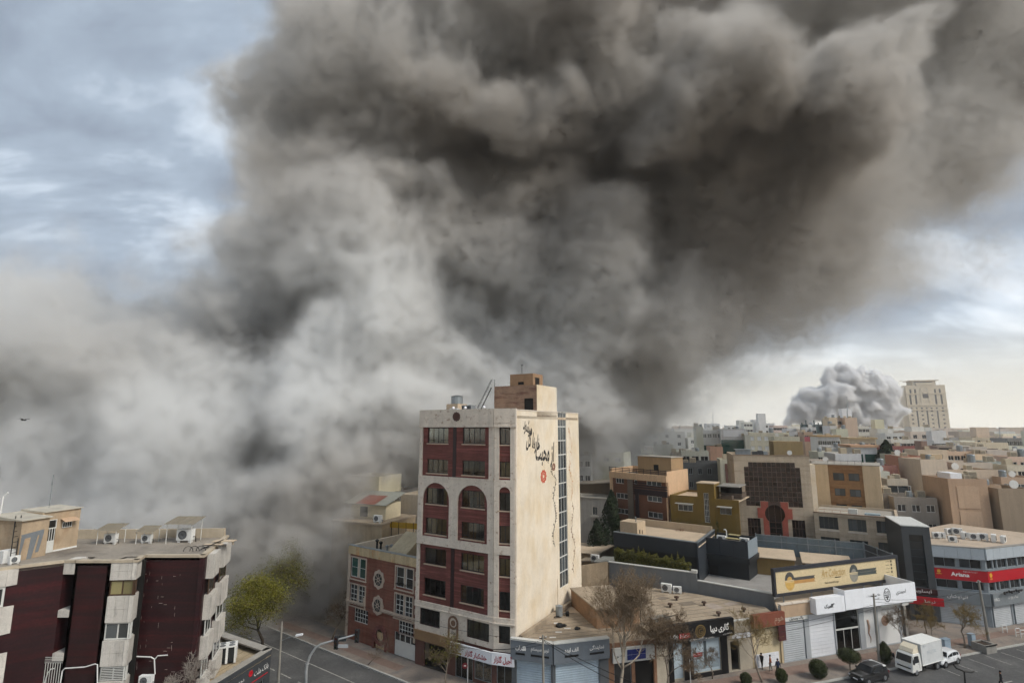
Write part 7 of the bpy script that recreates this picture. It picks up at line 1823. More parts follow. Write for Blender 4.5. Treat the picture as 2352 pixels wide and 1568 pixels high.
 ('c5', 1175, 1620, 1420, 97, '#a98258', 'tan house with three blank panels behind the red banded building', -10, 0, 0, dict(strips=[(.2, .75, .72, .93, fm('#b08a60')), (.2, .75, .46, .69, fm('#b08a60')), (.2, .75, .2, .43, fm('#b08a60'))], hut=[(.3, .6, .8, white_plastic)])),
 ('c5', 1615, 1830, 1500, 99, '#a68560', 'tan annex with small paired windows right of the blank panels', -8, 3, 1, dict(wh=(1.1, 1.6))),
 ('c5', 1825, 2250, 1545, 95, '#8f7757', 'dark tan flank with small dark slots at the right edge', -8, 0, 0, {}),
 ('r7', 1020, 1145, 1000, 104, '#7d705f', 'dark dun house with white framed windows right of the stone wing', -14, 3, 1, dict(wh=(.9, 1.6))),
 ('r7', 1150, 1495, 1035, 101, '#857a6c', 'dun rendered house with white windows and a sheet canopy', -14, 3, 3, dict(wh=(1.4, 1.3), roof=roof_g)),
 ('r6', 970, 1375, 470, 137, '#53585a', 'dark grey green apartment block behind the yellow house', -16, 3, 5, dict(wh=(1.0, 1.6), pm=pane_dark, fm_=grey_metal)),
 ('r6', 1010, 1245, 362, 150, '#d6c0a2', 'cream roof house with dark openings above the dark grey block', -16, 1, 3, dict(wh=(2.0, 2.2))),
 ('r6', 1370, 1500, 440, 128, '#d8b694', 'narrow peach block with a brown slot left of the stone office', -16, 0, 0, dict(strips=[(.3, .5, .5, .95, fm('#7a4a38'))])),
 ('r6', 1275, 1385, 320, 165, '#c98f66', 'small orange roof house left of the stone office roof', -12, 0, 0, {}),
 ('r6', 140, 440, 372, 135, '#cdbb9c', 'plain cream block standing in thin smoke right of the tower', -25, 0, 0, {}),
 ('r6', 20, 145, 400, 128, '#a6a7a6', 'grey block with a column of windows right of the tower', -12, 4, 2, dict(wh=(1.2, 1.4))),
 ('r6', 130, 305, 285, 165, '#c9b795', 'cream roof tower in the smoke right of the apartment tower', -12, 0, 0, {}),
 ('r6', 500, 610, 270, 170, '#d8c9a8', 'narrow cream slab in the smoke above the brown block', -12, 0, 0, {}),
 ('r6', 750, 920, 300, 175, '#d2c3a4', 'wider cream slab in the smoke right of the narrow one', -12, 0, 0, {}),
 ('r6', 1140, 1200, 130, 185, '#d9c39a', 'tall cream slab at the ragged edge of the smoke', -12, 0, 0, {}),
 ('r6', 920, 1020, 380, 160, '#b9ad9a', 'low grey cream house in the smoke above the dark grey block', -12, 1, 2, {}),
]
kinds = {}
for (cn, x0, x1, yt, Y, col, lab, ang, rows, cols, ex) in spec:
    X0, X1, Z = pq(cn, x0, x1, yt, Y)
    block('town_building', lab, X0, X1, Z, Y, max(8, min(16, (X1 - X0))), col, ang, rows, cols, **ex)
# cream blocks in the smoke behind the brick house
for (n_, x0, x1, yt, Y, col, lab, ex) in (('b1', 180, 688, -200, 92, '#c9b483', 'blank cream wall rising out of the smoke behind the red sheet roof', {}), ('b1', 688, 965, 10, 96, '#6f6a63', 'grey stained block in the smoke left of the tower', {}), ('b1', 965, 1300, 60, 91, '#a8977c', 'beige block close behind the tower, left of it', {})):
    X0, X1, Z = pq(n_, x0, x1, yt, Y)
    block('town_building', lab, X0, X1, Z, Y, 7, col, -20, 0, 0, group='blocks standing in the smoke', **ex)
X0, X1, Z = pq('l3', -500, 60, -260, 92)
block('town_building', 'brick red building behind the orange roof room, veiled by smoke at the left edge', X0, X1, Z, 92, 10, '#a05a3e', -5, 0, 0, group='blocks standing in the smoke')
for k, (u, Y, z, c_) in enumerate(((250, 96, 13, '#8c8378'), (420, 100, 12, '#978a78'), (560, 110, 13, '#8d8271'), (80, 100, 14, '#a09080'))):
    a = aty(u - 90, 1000, Y); c = aty(u + 80, 1000, Y)
    block('town_building', ('house behind the maroon block lost in smoke, second from the left', 'house lost in smoke behind the large roof cooler', 'house lost in smoke behind the street tree', 'house behind the orange roof room lost in smoke')[k], a.x, c.x, z, Y, 10, c_, -8, 2, 4, group='blocks standing in the smoke')
# skeleton building in teal netting
X0, X1, Z = pq('c4', 1412, 1672, 432, 260)
sk = thing('frame_building', 'unfinished frame building wrapped in teal netting before the distant smoke', 'building', ((X0 + X1) / 2, 260, 0)); SKF = Frame((X0, 261), (X1, 257)); tn = fm('#4f6668')
for k in range(6): MB(SKF).box(0, SKF.L, 0, 10, Z - 1 - k * 3.4, Z - .5 - k * 3.4).obj('floor_slab', tn, sk)
for k in range(7): MB(SKF).box(k * SKF.L / 6 - .25, k * SKF.L / 6 + .25, .1, .6, 0, Z + (1.5 if k % 2 else .2)).obj('column', tn, sk)
MB(SKF).box(0, SKF.L, 3, 9, 0, Z - 1.1).obj('core', fm('#2c3a3d'), sk)
for k in range(5): MB(SKF).box(.3 + k * SKF.L / 6, .3 + (k + 1) * SKF.L / 6 - .6, .0, .05, Z - 4.3 - (k % 3) * 3.4, Z - 1.2 - (k % 3) * 3.4).obj('netting', fm('#587578'), sk)
# ---------------------------------------------------------------- the high-rise
hx0, hx1, hz_ = pq('c5', 640, 1010, 300, 950)
hr = thing('high_rise', 'tall cream high-rise with an arched crown beside the distant smoke', 'building', ((hx0 + hx1) / 2, 950, 0))
HR = Frame((hx0 - 1, 956), (hx1 + 7, 940)); W_ = HR.L; hm = mat('highrise_cream', '#cfc0a6', .85, .06, .1, .06, .05)
b = MB(HR); hol = []
def hxx(x): return HR.hit('c5', x, 500)[0]
rowsz = [hz_ - 46 - 4.3 * 0]
z_t = HR.hit('c5', 830, 275)[1]; z_c = HR.hit('c5', 840, 460)[1]
fl_h = (HR.hit('c5', 820, 540)[1] - HR.hit('c5', 830, 755)[1]) / 4
z540 = HR.hit('c5', 820, 525)[1]
cols_ = [.1, .36, .60, .88]
for r in range(14):
    for c in cols_: hol.append((c * W_ - 1.7, c * W_ + 1.7, z540 - r * fl_h - 2.6, z540 - r * fl_h))
for c in (.1, .23, .36, .48, .60, .73, .88): hol.append((c * W_ - 1.5, c * W_ + 1.5, z_c - 6.5, z_c - 3.6))
long_ = []
for c in (.1, .24, .74, .88): long_.append((c * W_ - 1.5, c * W_ + 1.5, z_c + 2, z_c + 19))
for c in (.23, .48, .735): long_ += [(c * W_ - 1.2, c * W_ + 1.2, z540 - 5.6 * fl_h, z540 - .2), (c * W_ - 1.2, c * W_ + 1.2, z540 - 14 * fl_h, z540 - 5.9 * fl_h)]
for c in (.12, .24, .74, .86): long_.append((c * W_ - 1.5, c * W_ + 1.5, z_c + 22, z_c + 29))
big = (W_ * .41, W_ * .56, z_c + 13, z_c + 28)
zr_ = z_c + 36
b.wall(0, W_, 0, zr_, hol + long_ + [big], t=1.0); b.box(0, 1, 1, 30, 0, zr_); b.box(W_ - 1, W_, 1, 30, 0, zr_); b.box(0, W_, 29, 30, 0, zr_); b.obj('wall', hm, hr)
for h in hol: window(hr, HR, *h, 2, 1, hm, pane_mid, d=.5, fw=.1, panes=False)
b = MB(HR); b.box(.8, W_ - .8, .8, .85, 5, zr_ - 2); b.obj('glazing', mat('glaze_brown', '#4b4238', .3), hr)
b = MB(HR); b.ring(W_ * .485, z_c + 28, W_ * .075, W_ * .11, -.8, -.01, 24); b.box(W_ * .36, W_ * .41, -.5, -.01, z_c + 5, z_c + 28); b.box(W_ * .56, W_ * .61, -.5, -.01, z_c + 5, z_c + 28); b.disc(W_ * .485, z_c + 28, W_ * .075, -.2, -.02, 20); b.obj('arch', hm, hr)
for z in (z_c, z_c - 8.5, z_c + 20.5): MB(HR).box(-.8, W_ + .8, -.9, -.01, z, z + 1).obj('cornice', hm, hr)
b = MB(HR); b.box(W_ * .2, W_ * .8, 3, 25, zr_, zr_ + 8); b.box(W_ * .12, W_ * .88, 1, 27, zr_ + 8, zr_ + 9.2); b.box(W_ * .28, W_ * .72, -.6, 3, zr_, zr_ + 4); b.obj('crown', hm, hr); MB(HR).box(W_ * .25, W_ * .72, 2.9, 2.99, zr_ + 5, zr_ + 6.8).obj('crown_glazing', MATS['glaze_brown'], hr)
b = MB(HR); b.box(-9, 0, 3, 28, 0, zr_ - 4); b.obj('side_slab', hm, hr); b = MB(HR)
for k in range(3): b.tube([(-8 + k * 9, 4, zr_ + 7), (-1 + k * 12, 4, zr_ + 9.5)], .5, 4)
b.obj('roof_frame', hm, hr)
# ---------------------------------------------------------------- hazy town fill to the horizon
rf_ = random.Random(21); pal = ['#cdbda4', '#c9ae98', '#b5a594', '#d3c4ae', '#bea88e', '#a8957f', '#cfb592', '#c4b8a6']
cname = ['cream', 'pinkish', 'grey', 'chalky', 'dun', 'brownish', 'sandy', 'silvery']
rown = {215: 'first row beyond the stone office', 240: 'second row beyond the stone office', 285: 'before the distant smoke', 330: 'among the pale skyline blocks', 390: 'half lost in haze', 460: 'deep in the haze', 560: 'near the horizon', 700: 'on the horizon'}
n_ = 0
for row, Y in enumerate((215, 240, 285, 330, 390, 460, 560, 700)):
    x = -20 + row * 3 if Y < 300 else -60; seen_ = {}
    while x < Y * 1.02:
        w = rf_.uniform(9, 18) * (1 + Y / 700); u = 1176 + F * x / Y
        if u > 1360:
            z = 20 + rf_.uniform(-4, 6) + (Y - 215) * .008; zmax = H + Y * .006
            ci = rf_.randrange(len(pal)); hut_ = rf_.random() < .6; wide = w > 13.5 * (1 + Y / 700)
            lab = '%s %s block %s%s %s' % ('wide' if wide else 'narrow', cname[ci], 'with roof room' if hut_ else 'bare roofed', ' windowed' if Y < 300 else '', rown[Y])
            seen_[lab] = seen_.get(lab, 0) + 1; lab += ('', ', second such', ', third such', ', fourth such', ', fifth such')[min(4, seen_[lab] - 1)]
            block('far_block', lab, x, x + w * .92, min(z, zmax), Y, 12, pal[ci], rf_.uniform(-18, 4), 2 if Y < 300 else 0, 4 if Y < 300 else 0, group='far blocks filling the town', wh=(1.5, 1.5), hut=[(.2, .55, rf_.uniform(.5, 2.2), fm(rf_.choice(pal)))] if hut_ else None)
            n_ += 1
        x += w * 1.02
rf2 = random.Random(77); 
for Y in (104, 122, 150):   # roofs glimpsed between the nearer blocks on the right
    x = 70 + (Y - 104) * .3; q_ = 0
    while x < Y * 1.0:
        w = rf2.uniform(9, 14)
        q_ += 1; block('low_block', 'low flat house, %s from the left in the %s row beyond the stone wing' % (('first', 'second', 'third', 'fourth', 'fifth', 'sixth', 'seventh', 'eighth')[q_ - 1], {104: 'near', 122: 'middle', 150: 'back'}[Y]), x, x + w * .95, rf2.uniform(11, 14) + (Y - 104) * .07, Y, 10, rf2.choice(pal), -12, 2, 3, group='low roofs between the nearer blocks', wh=(1.4, 1.3)); x += w * 1.1
# ---------------------------------------------------------------- distant hills' end of town masts
for k, (cn, x, y0, y1, Y, l_) in enumerate((('c4', 232, 235, 435, 328, 'thin lattice mast on the grey hazy block'), ('c4', 1985, 80, 300, 231, 'tall thin mast on the sand coloured tower'), ('c5', 1825, 735, 905, 268, 'leaning thin mast on the right skyline'))):
    a, c = aty(*C(cn, x, y0), Y), aty(*C(cn, x, y1), Y); t = thing('radio_mast', l_, 'mast', (c.x, c.y, c.z - 2)); MB().tube([(c.x, c.y, c.z - 2), (a.x, a.y, a.z)], [.22, .08], 4).obj('mast', grey_metal, t); MB().tube([(c.x - .6, c.y, (a.z + c.z) / 2), (c.x + .6, c.y, (a.z + c.z) / 2)], .08, 4).obj('cross_bar', grey_metal, t)

# ---------------------------------------------------------------- coolers, tanks and dishes on those roofs
proto = None
cm_ = MB().box(0, 1.1, 0, .9, .35, 1.35).box(.1, .2, .1, .2, 0, .35).box(.9, 1.0, .1, .2, 0, .35).box(.1, .2, .7, .8, 0, .35).box(.9, 1.0, .7, .8, 0, .35).mesh('casing', mat('cooler_beige', '#b9ad97', .7, .1, 1))
cl_ = MB()
for k in range(5): cl_.box(.1, 1.0, -.02, 0, .5 + k * .16, .58 + k * .16)
cl_ = cl_.mesh('louvre', mat('cooler_louvre', '#6f6a60', .7)); tk_ = MB().lathe([(.05, 0), (.55, .02), (.55, 1.3), (.5, 1.42), (.1, 1.5)], (0, 0, .3), 10).box(-.5, .5, -.5, .5, 0, .3).mesh('drum', grey_metal); ds_ = MB().disc(0, .9, .5, 0, .08, 12).tube([(0, .1, 0), (0, .1, .9)], .05, 4).mesh('dish', white_paint)
cnt = {}
for k, (p, a, lab) in enumerate(ROOFS):
    kind = ('cooler', 'cooler', 'cooler', 'tank', 'dish')[k % 5]; short = ' '.join(lab.replace(',', '').split()[:9]); cnt[(kind, lab)] = cnt.get((kind, lab), 0) + 1
    t = thing('roof_' + kind, ('', 'second ', 'third ', 'fourth ')[min(3, cnt[(kind, lab)] - 1)] + {'cooler': 'cooler', 'tank': 'water tank', 'dish': 'dish'}[kind] + ' on roof: ' + short, kind, p, 'coolers, tanks and dishes on town roofs')
    t.rotation_euler = (0, 0, math.radians(a) + rng.choice((0, 0, 1.57))); sc = rng.uniform(.9, 1.5); t.scale = (sc, sc, sc)
    if kind == 'cooler': o = child('casing', cm_, t); child('louvre', cl_, o)
    elif kind == 'tank': child('drum', tk_, t)
    else: child('dish', ds_, t)
# ================================================================== trees
bark = mat('plane_bark', '#7d7266', .9, .2, 1.5, 0, .25); twig_m = mat('twig', '#6b5a47', .9, .2, 1.5); twig_y = mat('twig_yellow', '#7d6a42', .9, .2, 1.5)
def branchy(seed, h, spread, levels=5, n0=7, r0=.18, up=.35, bare=True, crook=.25, trunk_h=.3, dens=1.0):
    """skeleton of a tree: lists of (points, radii) for limbs and twigs, and twig ends"""
    r = random.Random(seed); limbs = []; twigs = []; ends = []
    def grow(p, d, L, rad, lev):
        pts = [p.copy()]; rs = [rad]; n = 4 if lev < 3 else 3; q = p.copy(); dd = d.copy()
        for i in range(n):
            dd = (dd + Vector((r.gauss(0, crook), r.gauss(0, crook), r.gauss(0, crook * .6) + up * .12))).normalized()
            q = q + dd * (L / n); pts.append(q.copy()); rs.append(max(.007, rad * (1 - .62 * (i + 1) / n)))
        (limbs if lev < 3 else twigs).append((pts, rs))
        if lev >= levels: ends.append(q); return
        k = max(2, int(r.choice((3, 4, 4, 5)) * dens)) if lev > 0 else n0
        for j in range(k):
            t = r.uniform(.35, 1.0) if lev else r.uniform(.5, 1.0)
            i = min(n - 1, int(t * n)); b0 = pts[i].lerp(pts[i + 1], t * n - i if t < 1 else 1.0)
            ax = Vector((r.gauss(0, 1), r.gauss(0, 1), r.gauss(0, .5))); ax = (ax - dd * ax.dot(dd)).normalized()
            nd = (dd * r.uniform(.45, .9) + ax * r.uniform(.6, 1.0) * spread + Vector((0, 0, up * .5))).normalized()
            grow(b0, nd, L * r.uniform(.5, .72), max(.01, rs[i] * r.uniform(.45, .65)), lev + 1)
    grow(Vector((0, 0, 0)), Vector((r.uniform(-.05, .05), r.uniform(-.05, .05), 1)).normalized(), h * (.42 if bare else .45), r0, 0)
    return limbs, twigs, ends
def tree(name, label, loc, seed, h, spread=.8, levels=5, n0=7, r0=.18, bark_=None, twig_=None, leaf=None, nleaf=0, lsize=.07, group='street trees', cat='tree', up=.35, lspread=.35, dens=1.0):
    limbs, twigs, ends = branchy(seed, h, spread, levels, n0, r0, up, dens=dens)
    zmax = max(p.z for pts, _ in limbs + twigs for p in pts); k = h / zmax
    t = thing(name, label, cat, loc, group); M_ = Matrix.Translation(loc) @ Matrix.Scale(k, 4)
    b = MB(M_)
    for pts, rs in limbs: b.tube(pts, [x / k for x in rs], 6)
    b.obj('trunk', bark_ or bark, t, smooth=True)
    b = MB(M_)
    for pts, rs in twigs: b.tube(pts, [x / k for x in rs], 3, caps=False)
    b.obj('crown', twig_ or twig_m, t, kind='stuff')
    if leaf:
        r = random.Random(seed + 1)
        W_ = Matrix.Translation(loc)
        def gen(r):
            e = r.choice(ends) * k
            return e + Vector((r.gauss(0, lspread), r.gauss(0, lspread), r.gauss(0, lspread * .8))), Vector((0, 0, .4))
        leaf_mass('foliage', t, leaf, gen, nleaf, lsize, seed + 2, W_, kind='stuff')
    return t
spring = leaf_mat('spring_leaf', (0.12, 0.12, 0.014), (0.17, 0.155, 0.02))
tree('plane_tree', 'large bare plane tree full of fine twigs before the corner shop roofs', (10.4, 56.8, .13), 8, 13.8, .72, 6, 11, .2, mat('plane_bark_pale', '#94897a', .9, .2, 1.5), mat('twig_tan', '#7f6d57', .9, .2, 1.5), dens=1.1, up=.5)
tree('plane_tree', 'second bare tree tangled beside the black gallery fascia', (15.6, 58.6, .13), 9, 8.8, .9, 6, 9, .14, bark, twig_m, dens=1.15)
tree('street_tree', 'green spring tree with yellowish leaves at the edge of the street smoke', (-31.0, 71.0, .13), 5, 9.0, .68, 5, 8, .2, mat('bark_dark', '#3e352c', .9), twig_m, spring, 19000, .085, lspread=.55)
tree('street_tree', 'taller green tree behind the first one, dimmed by smoke', (-33.4, 79.5, .13), 15, 11.0, .6, 5, 8, .2, MATS['bark_dark'], twig_m, spring, 11000, .09, lspread=.6)
tree('street_tree', 'small street tree with thin new leaves before the tower shop', gz('r3', 1890, 1349, .13), 21, 5.8, .85, 5, 7, .09, bark, twig_m, spring, 900, .07, lspread=.25)
tree('street_tree', 'thin bare sapling on the side street pavement', gz('r3', 1225, 1190, .13), 22, 3.4, .6, 4, 5, .05, bark, twig_m)
tree('street_tree', 'tree with yellowish bare twigs before the brown fascia shop', gz('r5', 105, 1345, .13), 31, 7.2, .7, 5, 7, .12, bark, twig_y)
tree('street_tree', 'small bare tree before the gallery window', gz('r4', 2030, 1310, .13), 33, 4.2, .75, 5, 6, .07, bark, twig_m)
tree('street_tree', 'bare branching tree before the white poster panels', (47.8, 69.3, .13), 36, 5.4, .85, 5, 7, .1, bark, twig_m)
tree('street_tree', 'bare spreading tree before the grey shutters right of the cabinets', gz('r5', 1845, 1050, .13), 38, 5.8, .95, 5, 7, .13, bark, twig_y)
tree('street_tree', 'low bare shrubby tree behind the truck and hatchback', gz('r5', 1570, 985, .13), 41, 3.0, 1.0, 5, 6, .07, bark, twig_y)
tree('street_tree', 'faint yellowish tree behind the truck roof before the dark narrow building', (55.0, 75.5, .13), 43, 4.4, .9, 5, 7, .08, bark, twig_y)
tree('bare_shrub', 'bare grey shrub at the foot of the maroon block', (-25.2, 43.4, 5.0), 45, 5.2, .9, 5, 6, .06, bark, mat('twig_grey', '#8d857c', .9), cat='shrub', group='bare shrubs')
tree('bare_shrub', 'reddish bare shrub against the yellow house', YB.w(4.2, -3, 3.5), 47, 6.5, .8, 6, 8, .08, twig_m, mat('twig_red', '#6e4530', .9), cat='shrub', group='bare shrubs')
tree('bare_tree', 'broken bare tree at the smoky corner of the brick house', RB.w(-.8, -1.5, .13), 49, 5.5, 1.1, 5, 7, .12, mat('dead_wood', '#5f503f', .9), MATS['dead_wood'], group='street trees')
def clipped(name, label, loc, rx, rz, zc, m, n=2600, seed=1, trunk=.6, cone=False):
    t = thing(name, label, 'bush', loc, 'clipped bushes along the pavement')
    def gen(r):
        while True:
            d = Vector((r.gauss(0, 1), r.gauss(0, 1), r.gauss(0, 1))).normalized()
            break
        s = r.uniform(.82, 1.04); sh = (1 - .45 * max(0, d.z)) if cone else 1.0
        return Vector((d.x * rx * s * sh, d.y * rx * s * sh, zc + d.z * rz * s)), d
    leaf_mass('foliage', t, m, gen, n, .06, seed, Matrix.Translation(loc), kind='stuff')
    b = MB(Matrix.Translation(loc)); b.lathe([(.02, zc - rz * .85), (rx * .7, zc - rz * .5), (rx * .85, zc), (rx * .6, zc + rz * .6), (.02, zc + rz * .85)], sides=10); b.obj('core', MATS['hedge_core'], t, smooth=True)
    MB(Matrix.Translation(loc)).tube([(0, 0, 0), (.03, 0, zc)], .07, 6).obj('trunk', bark, t)
bush_m = leaf_mat('bush_leaf', (0.026, 0.036, 0.012), (0.05, 0.06, 0.02))
clipped('clipped_bush', 'round clipped bush alone on the pavement left of the black car', gz('r5', 592, 1308, .13), .92, .92, .95, bush_m, seed=2)
clipped('clipped_bush', 'umbrella clipped bush on a short trunk above the black car', gz('r5', 860, 1240, .13), 1.2, .75, 1.5, bush_m, seed=3)
clipped('clipped_bush', 'tall dark conifer bush between lamp pole and truck', gz('r5', 1165, 1190, .13), .75, 1.2, 1.25, bush_m, seed=4, cone=True)
clipped('clipped_bush', 'small clipped bush at the bottom edge beside the man in blue', gz('r5', 275, 1352, .13), .6, .68, .75, bush_m, n=1800, seed=5)
clipped('clipped_bush', 'dark bush cut off by the bottom edge below the gallery', gz('r4', 2320, 1362, .13), .6, .6, .6, bush_m, n=1500, seed=6)
# cypress by the villa and pine in town
def conifer(name, label, loc, h, r_, seed, n=5000, m=None, size=.16):
    t = thing(name, label, 'tree', loc)
    def gen(r):
        z = r.random() ** .8; a = r.uniform(0, 6.283); w = r_ * (1 - z) ** .7 * (.75 + .35 * math.sin(a * 3 + z * 9)) * math.sqrt(r.uniform(.35, 1))
        return Vector((w * math.cos(a), w * math.sin(a), .4 + z * h)), Vector((math.cos(a), math.sin(a), .2))
    leaf_mass('crown', t, m or leaf_mat('pine_leaf', (0.018, 0.03, 0.014), (0.035, 0.05, 0.022)), gen, n, size, seed, Matrix.Translation(loc), kind='stuff')
    MB(Matrix.Translation(loc)).tube([(0, 0, 0), (0, 0, h * .8)], [.25, .06], 6).obj('trunk', MATS['bark_dark'], t)
pc = aty(*C('r6', 350, 1080), 104)
conifer('pine_tree', 'dark green pine before the white villa', (pc.x, 104, 4.0), 11.0, 3.4, 3, 6000, size=.2)
conifer('pine_tree', 'low dark pine left of the taller one by the villa', (pc.x - 3.2, 102, 3.0), 7.0, 2.6, 5, 3500, size=.2)
pc2 = aty(*C('c5', 350, 1060), 140); conifer('pine_tree', 'round dark tree between the green pavilion and the red brick flats', (pc2.x, 140, 10.0), 13.5, 5.5, 7, 5000, size=.32)
pc3 = aty(*C('k2', 1640, 150), 96); conifer('pine_tree', 'small green tree behind the black annex', (pc3.x, 96, 4.0), 9.0, 1.5, 9, 2000, leaf_mat('spring_dark', (.04, .06, .015), (.06, .08, .02)))
# ================================================================== vehicles
tyre_m = mat('tyre', (0.02, 0.02, 0.02), .85, .1, 3); rim_m = mat('alloy', '#8c8f92', .35, .05, 3, metal=.6); car_glass = pane_mat('car_glass', (0.012, 0.014, 0.016), .06, .7)
lamp_m = mat('headlamp', '#c9cdd0', .2, .05, 4); tail_m = mat('tail_lamp', '#7a1216', .3, .05, 4); trim_m = mat('car_trim', (0.018, 0.018, 0.02), .6, .05, 3)
def paintm(name, col): 
    m = mat(name, col, .28, .03, .8, 0, .02, spec=.6)
    m.node_tree.nodes['Principled BSDF'].inputs['Coat Weight'].default_value = .5
    return m
def loft(b, secs, cap=True):
    """secs: list of closed rings with equal point counts"""
    n = len(secs[0]); vs = [p for s in secs for p in s]; fs = []
    for i in range(len(secs) - 1):
        for k in range(n):
            k2 = (k + 1) % n; fs.append((i * n + k, (i + 1) * n + k, (i + 1) * n + k2, i * n + k2))
    if cap: fs.append(tuple(range(n))); fs.append(tuple(reversed(range((len(secs) - 1) * n, len(secs) * n))))
    return b.add(vs, fs)
def wheel(t, x, y, r, M_, side):
    w = MB(M_ @ Matrix.Translation((x, y, r)) @ Matrix.Rotation(math.pi / 2, 4, 'X')); w.lathe([(r * .55, -.1), (r * .95, -.1), (r, -.06), (r, .06), (r * .95, .1), (r * .55, .1)], sides=18); o = w.obj('wheel', tyre_m, t, smooth=False)
    d = MB(M_ @ Matrix.Translation((x, y + side * .06, r)) @ Matrix.Rotation(math.pi / 2, 4, 'X')); d.lathe([(.02, -.05), (r * .6, -.05), (r * .62, .0), (r * .6, .05), (.02, .05)], sides=12); d.obj('rim', rim_m, o)
def car(label, loc, rz, col, L=4.3, W=1.76, Hh=1.55, hatch=True, suv=False, group='parked vehicles', cladding=False):
    t = thing('parked_car', label, 'car', loc, group); M_ = Matrix.Translation(loc) @ Matrix.Rotation(rz, 4, 'Z'); pm_ = paintm('paint_' + label.split()[0], col)
    zb, belt, hood = (.28, .95, .9) if not suv else (.32, 1.05, 1.0); r = .32 if not suv else .36; hw = W / 2
    prof = [(-.5, .62, .75), (-.49, .86, .88), (-.42, .95, .93), (-.22, .99, .99), (-.15, 1.0, 1.0), (.1, 1.0, 1.02), (.3, 1.0, 1.03), (.42, .97, 1.02), (.485, .9, .98), (.5, .75, .85)]
    secs = []
    for (x, w, zt) in prof:
        h = (hood if x < -.18 else belt) * zt; y = hw * w
        lo = zb + (.12 if abs(x) > .47 else 0)
        secs.append([(x * L, -y * .9, lo), (x * L, -y, lo + .12), (x * L, -y, h * .72), (x * L, -y * .95, h * .94), (x * L, -y * .75, h), (x * L, y * .75, h), (x * L, y * .95, h * .94), (x * L, y, h * .72), (x * L, y, lo + .12), (x * L, y * .9, lo)])
    b = MB(M_); loft(b, secs); body = b.obj('body', pm_, t, smooth=False)
    rear = .46 if hatch or suv else .36
    cab = [(-.2, .0, .86), (-.06, .93, .8), (.08, 1.0, .79), (.28, .98, .78), (.40, .85, .76), (rear, .0, .84)]
    sec = []
    for (x, hh, ww) in cab:
        z = belt * .97 + (Hh - belt) * hh; y = hw * ww; y0 = hw * .9
        sec.append([(x * L, -y0, belt * .93), (x * L, -y0 + (y0 - y) * hh, z - .05 * hh), (x * L, -y * .8, z), (x * L, y * .8, z), (x * L, y0 - (y0 - y) * hh, z - .05 * hh), (x * L, y0, belt * .93)])
    b = MB(M_); loft(b, sec); b.obj('roof', pm_, t)
    # glass, set just proud of the cabin
    def lerp(a, c, u): return tuple(a[i] + (c[i] - a[i]) * u for i in range(3))
    g = MB(M_); A_, B_ = sec[0], sec[1]; o = .012
    g.quad(*[tuple(Vector(p) + Vector((-.012, 0, .018))) for p in (lerp(A_[1], B_[1], .12), lerp(B_[2], A_[2], .06), lerp(B_[3], A_[3], .06), lerp(A_[4], B_[4], .12))]); g.obj('windscreen', car_glass, t)
    A_, B_ = sec[-2], sec[-1]; g = MB(M_); g.quad(*[tuple(Vector(p) + Vector((.02, 0, .014))) for p in (lerp(A_[3], B_[3], .08), lerp(A_[2], B_[2], .08), lerp(B_[1], A_[1], .3), lerp(B_[4], A_[4], .3))]); g.obj('rear_window', car_glass, t)
    for sd in (-1, 1):
        i0, i1 = (0, 1) if sd < 0 else (5, 4)
        for (xa, xb) in ((-.13, .1), (.12, .30), (.315, .41)):
            def at_(x, top):
                for q in range(len(cab) - 1):
                    if cab[q][0] <= x <= cab[q + 1][0]:
                        u = (x - cab[q][0]) / (cab[q + 1][0] - cab[q][0]); lo = lerp(sec[q][i0], sec[q + 1][i0], u); hi = lerp(sec[q][i1], sec[q + 1][i1], u); return lerp(lo, hi, .86 if top else .16)
            pts = [at_(xa, 0), at_(xb, 0), at_(xb, 1), at_(xa, 1)]; pts = [(p[0], p[1] + sd * .015, p[2]) for p in pts]
            g = MB(M_); g.add(pts, [(0, 1, 2, 3) if sd < 0 else (3, 2, 1, 0)]); g.obj('side_window', car_glass, t)
        MB(M_).box(-.14 * L, -.10 * L, sd * (hw + .02), sd * (hw + .16), belt - .02, belt + .12).obj('mirror', pm_, t)
        MB(M_).box(-.497 * L, -.45 * L, sd * hw * .5, sd * hw * .86, .62, .78).obj('headlight', lamp_m, t); MB(M_).box(.475 * L, .502 * L, sd * hw * .6, sd * hw * .9, .7, .95).obj('tail_light', tail_m, t)
        for x in (-.31, .3): wheel(t, x * L, sd * (hw - .1), r, M_, sd)
        b = MB(M_); b.box(-.45 * L, .45 * L, sd * (hw - .06), sd * (hw + .004), zb - .02, zb + .16 + (.08 if cladding else 0))
        for x in (-.31, .3): b.ring(x * L, r, r * 1.02, r * 1.2, sd * (hw - .1), sd * (hw + .01), 18)
        b.obj('sill', trim_m, t)
        b = MB(M_)
        for x in (.11, .31): b.box(x * L - .012, x * L + .012, sd * (hw - .002), sd * (hw + .003), .45, .93)
        b.obj('door_gap', trim_m, t, kind='stuff')
    MB(M_).box(-.508 * L, -.49 * L, -hw * .45, hw * .45, .42, .6).obj('grille', trim_m, t); MB(M_).box(-.512 * L, -.508 * L, -.26, .26, .44, .55).obj('number_plate', white_plastic, t)
    if suv:
        for sd in (-1, 1): MB(M_).tube([(-.02 * L, sd * hw * .66, Hh + .05), (.3 * L, sd * hw * .66, Hh + .05)], .025, 5).obj('roof_rail', rim_m, t)
    return t
HEAD = SL.ang
c_ = gz('r5', 1010, 1300, 0.012); car('black compact crossover parked at the kerb with a pale rear pillar', (38.9, 62.75, .012), HEAD + .08, '#101113', 4.3, 1.82, 1.6, suv=True, cladding=True)
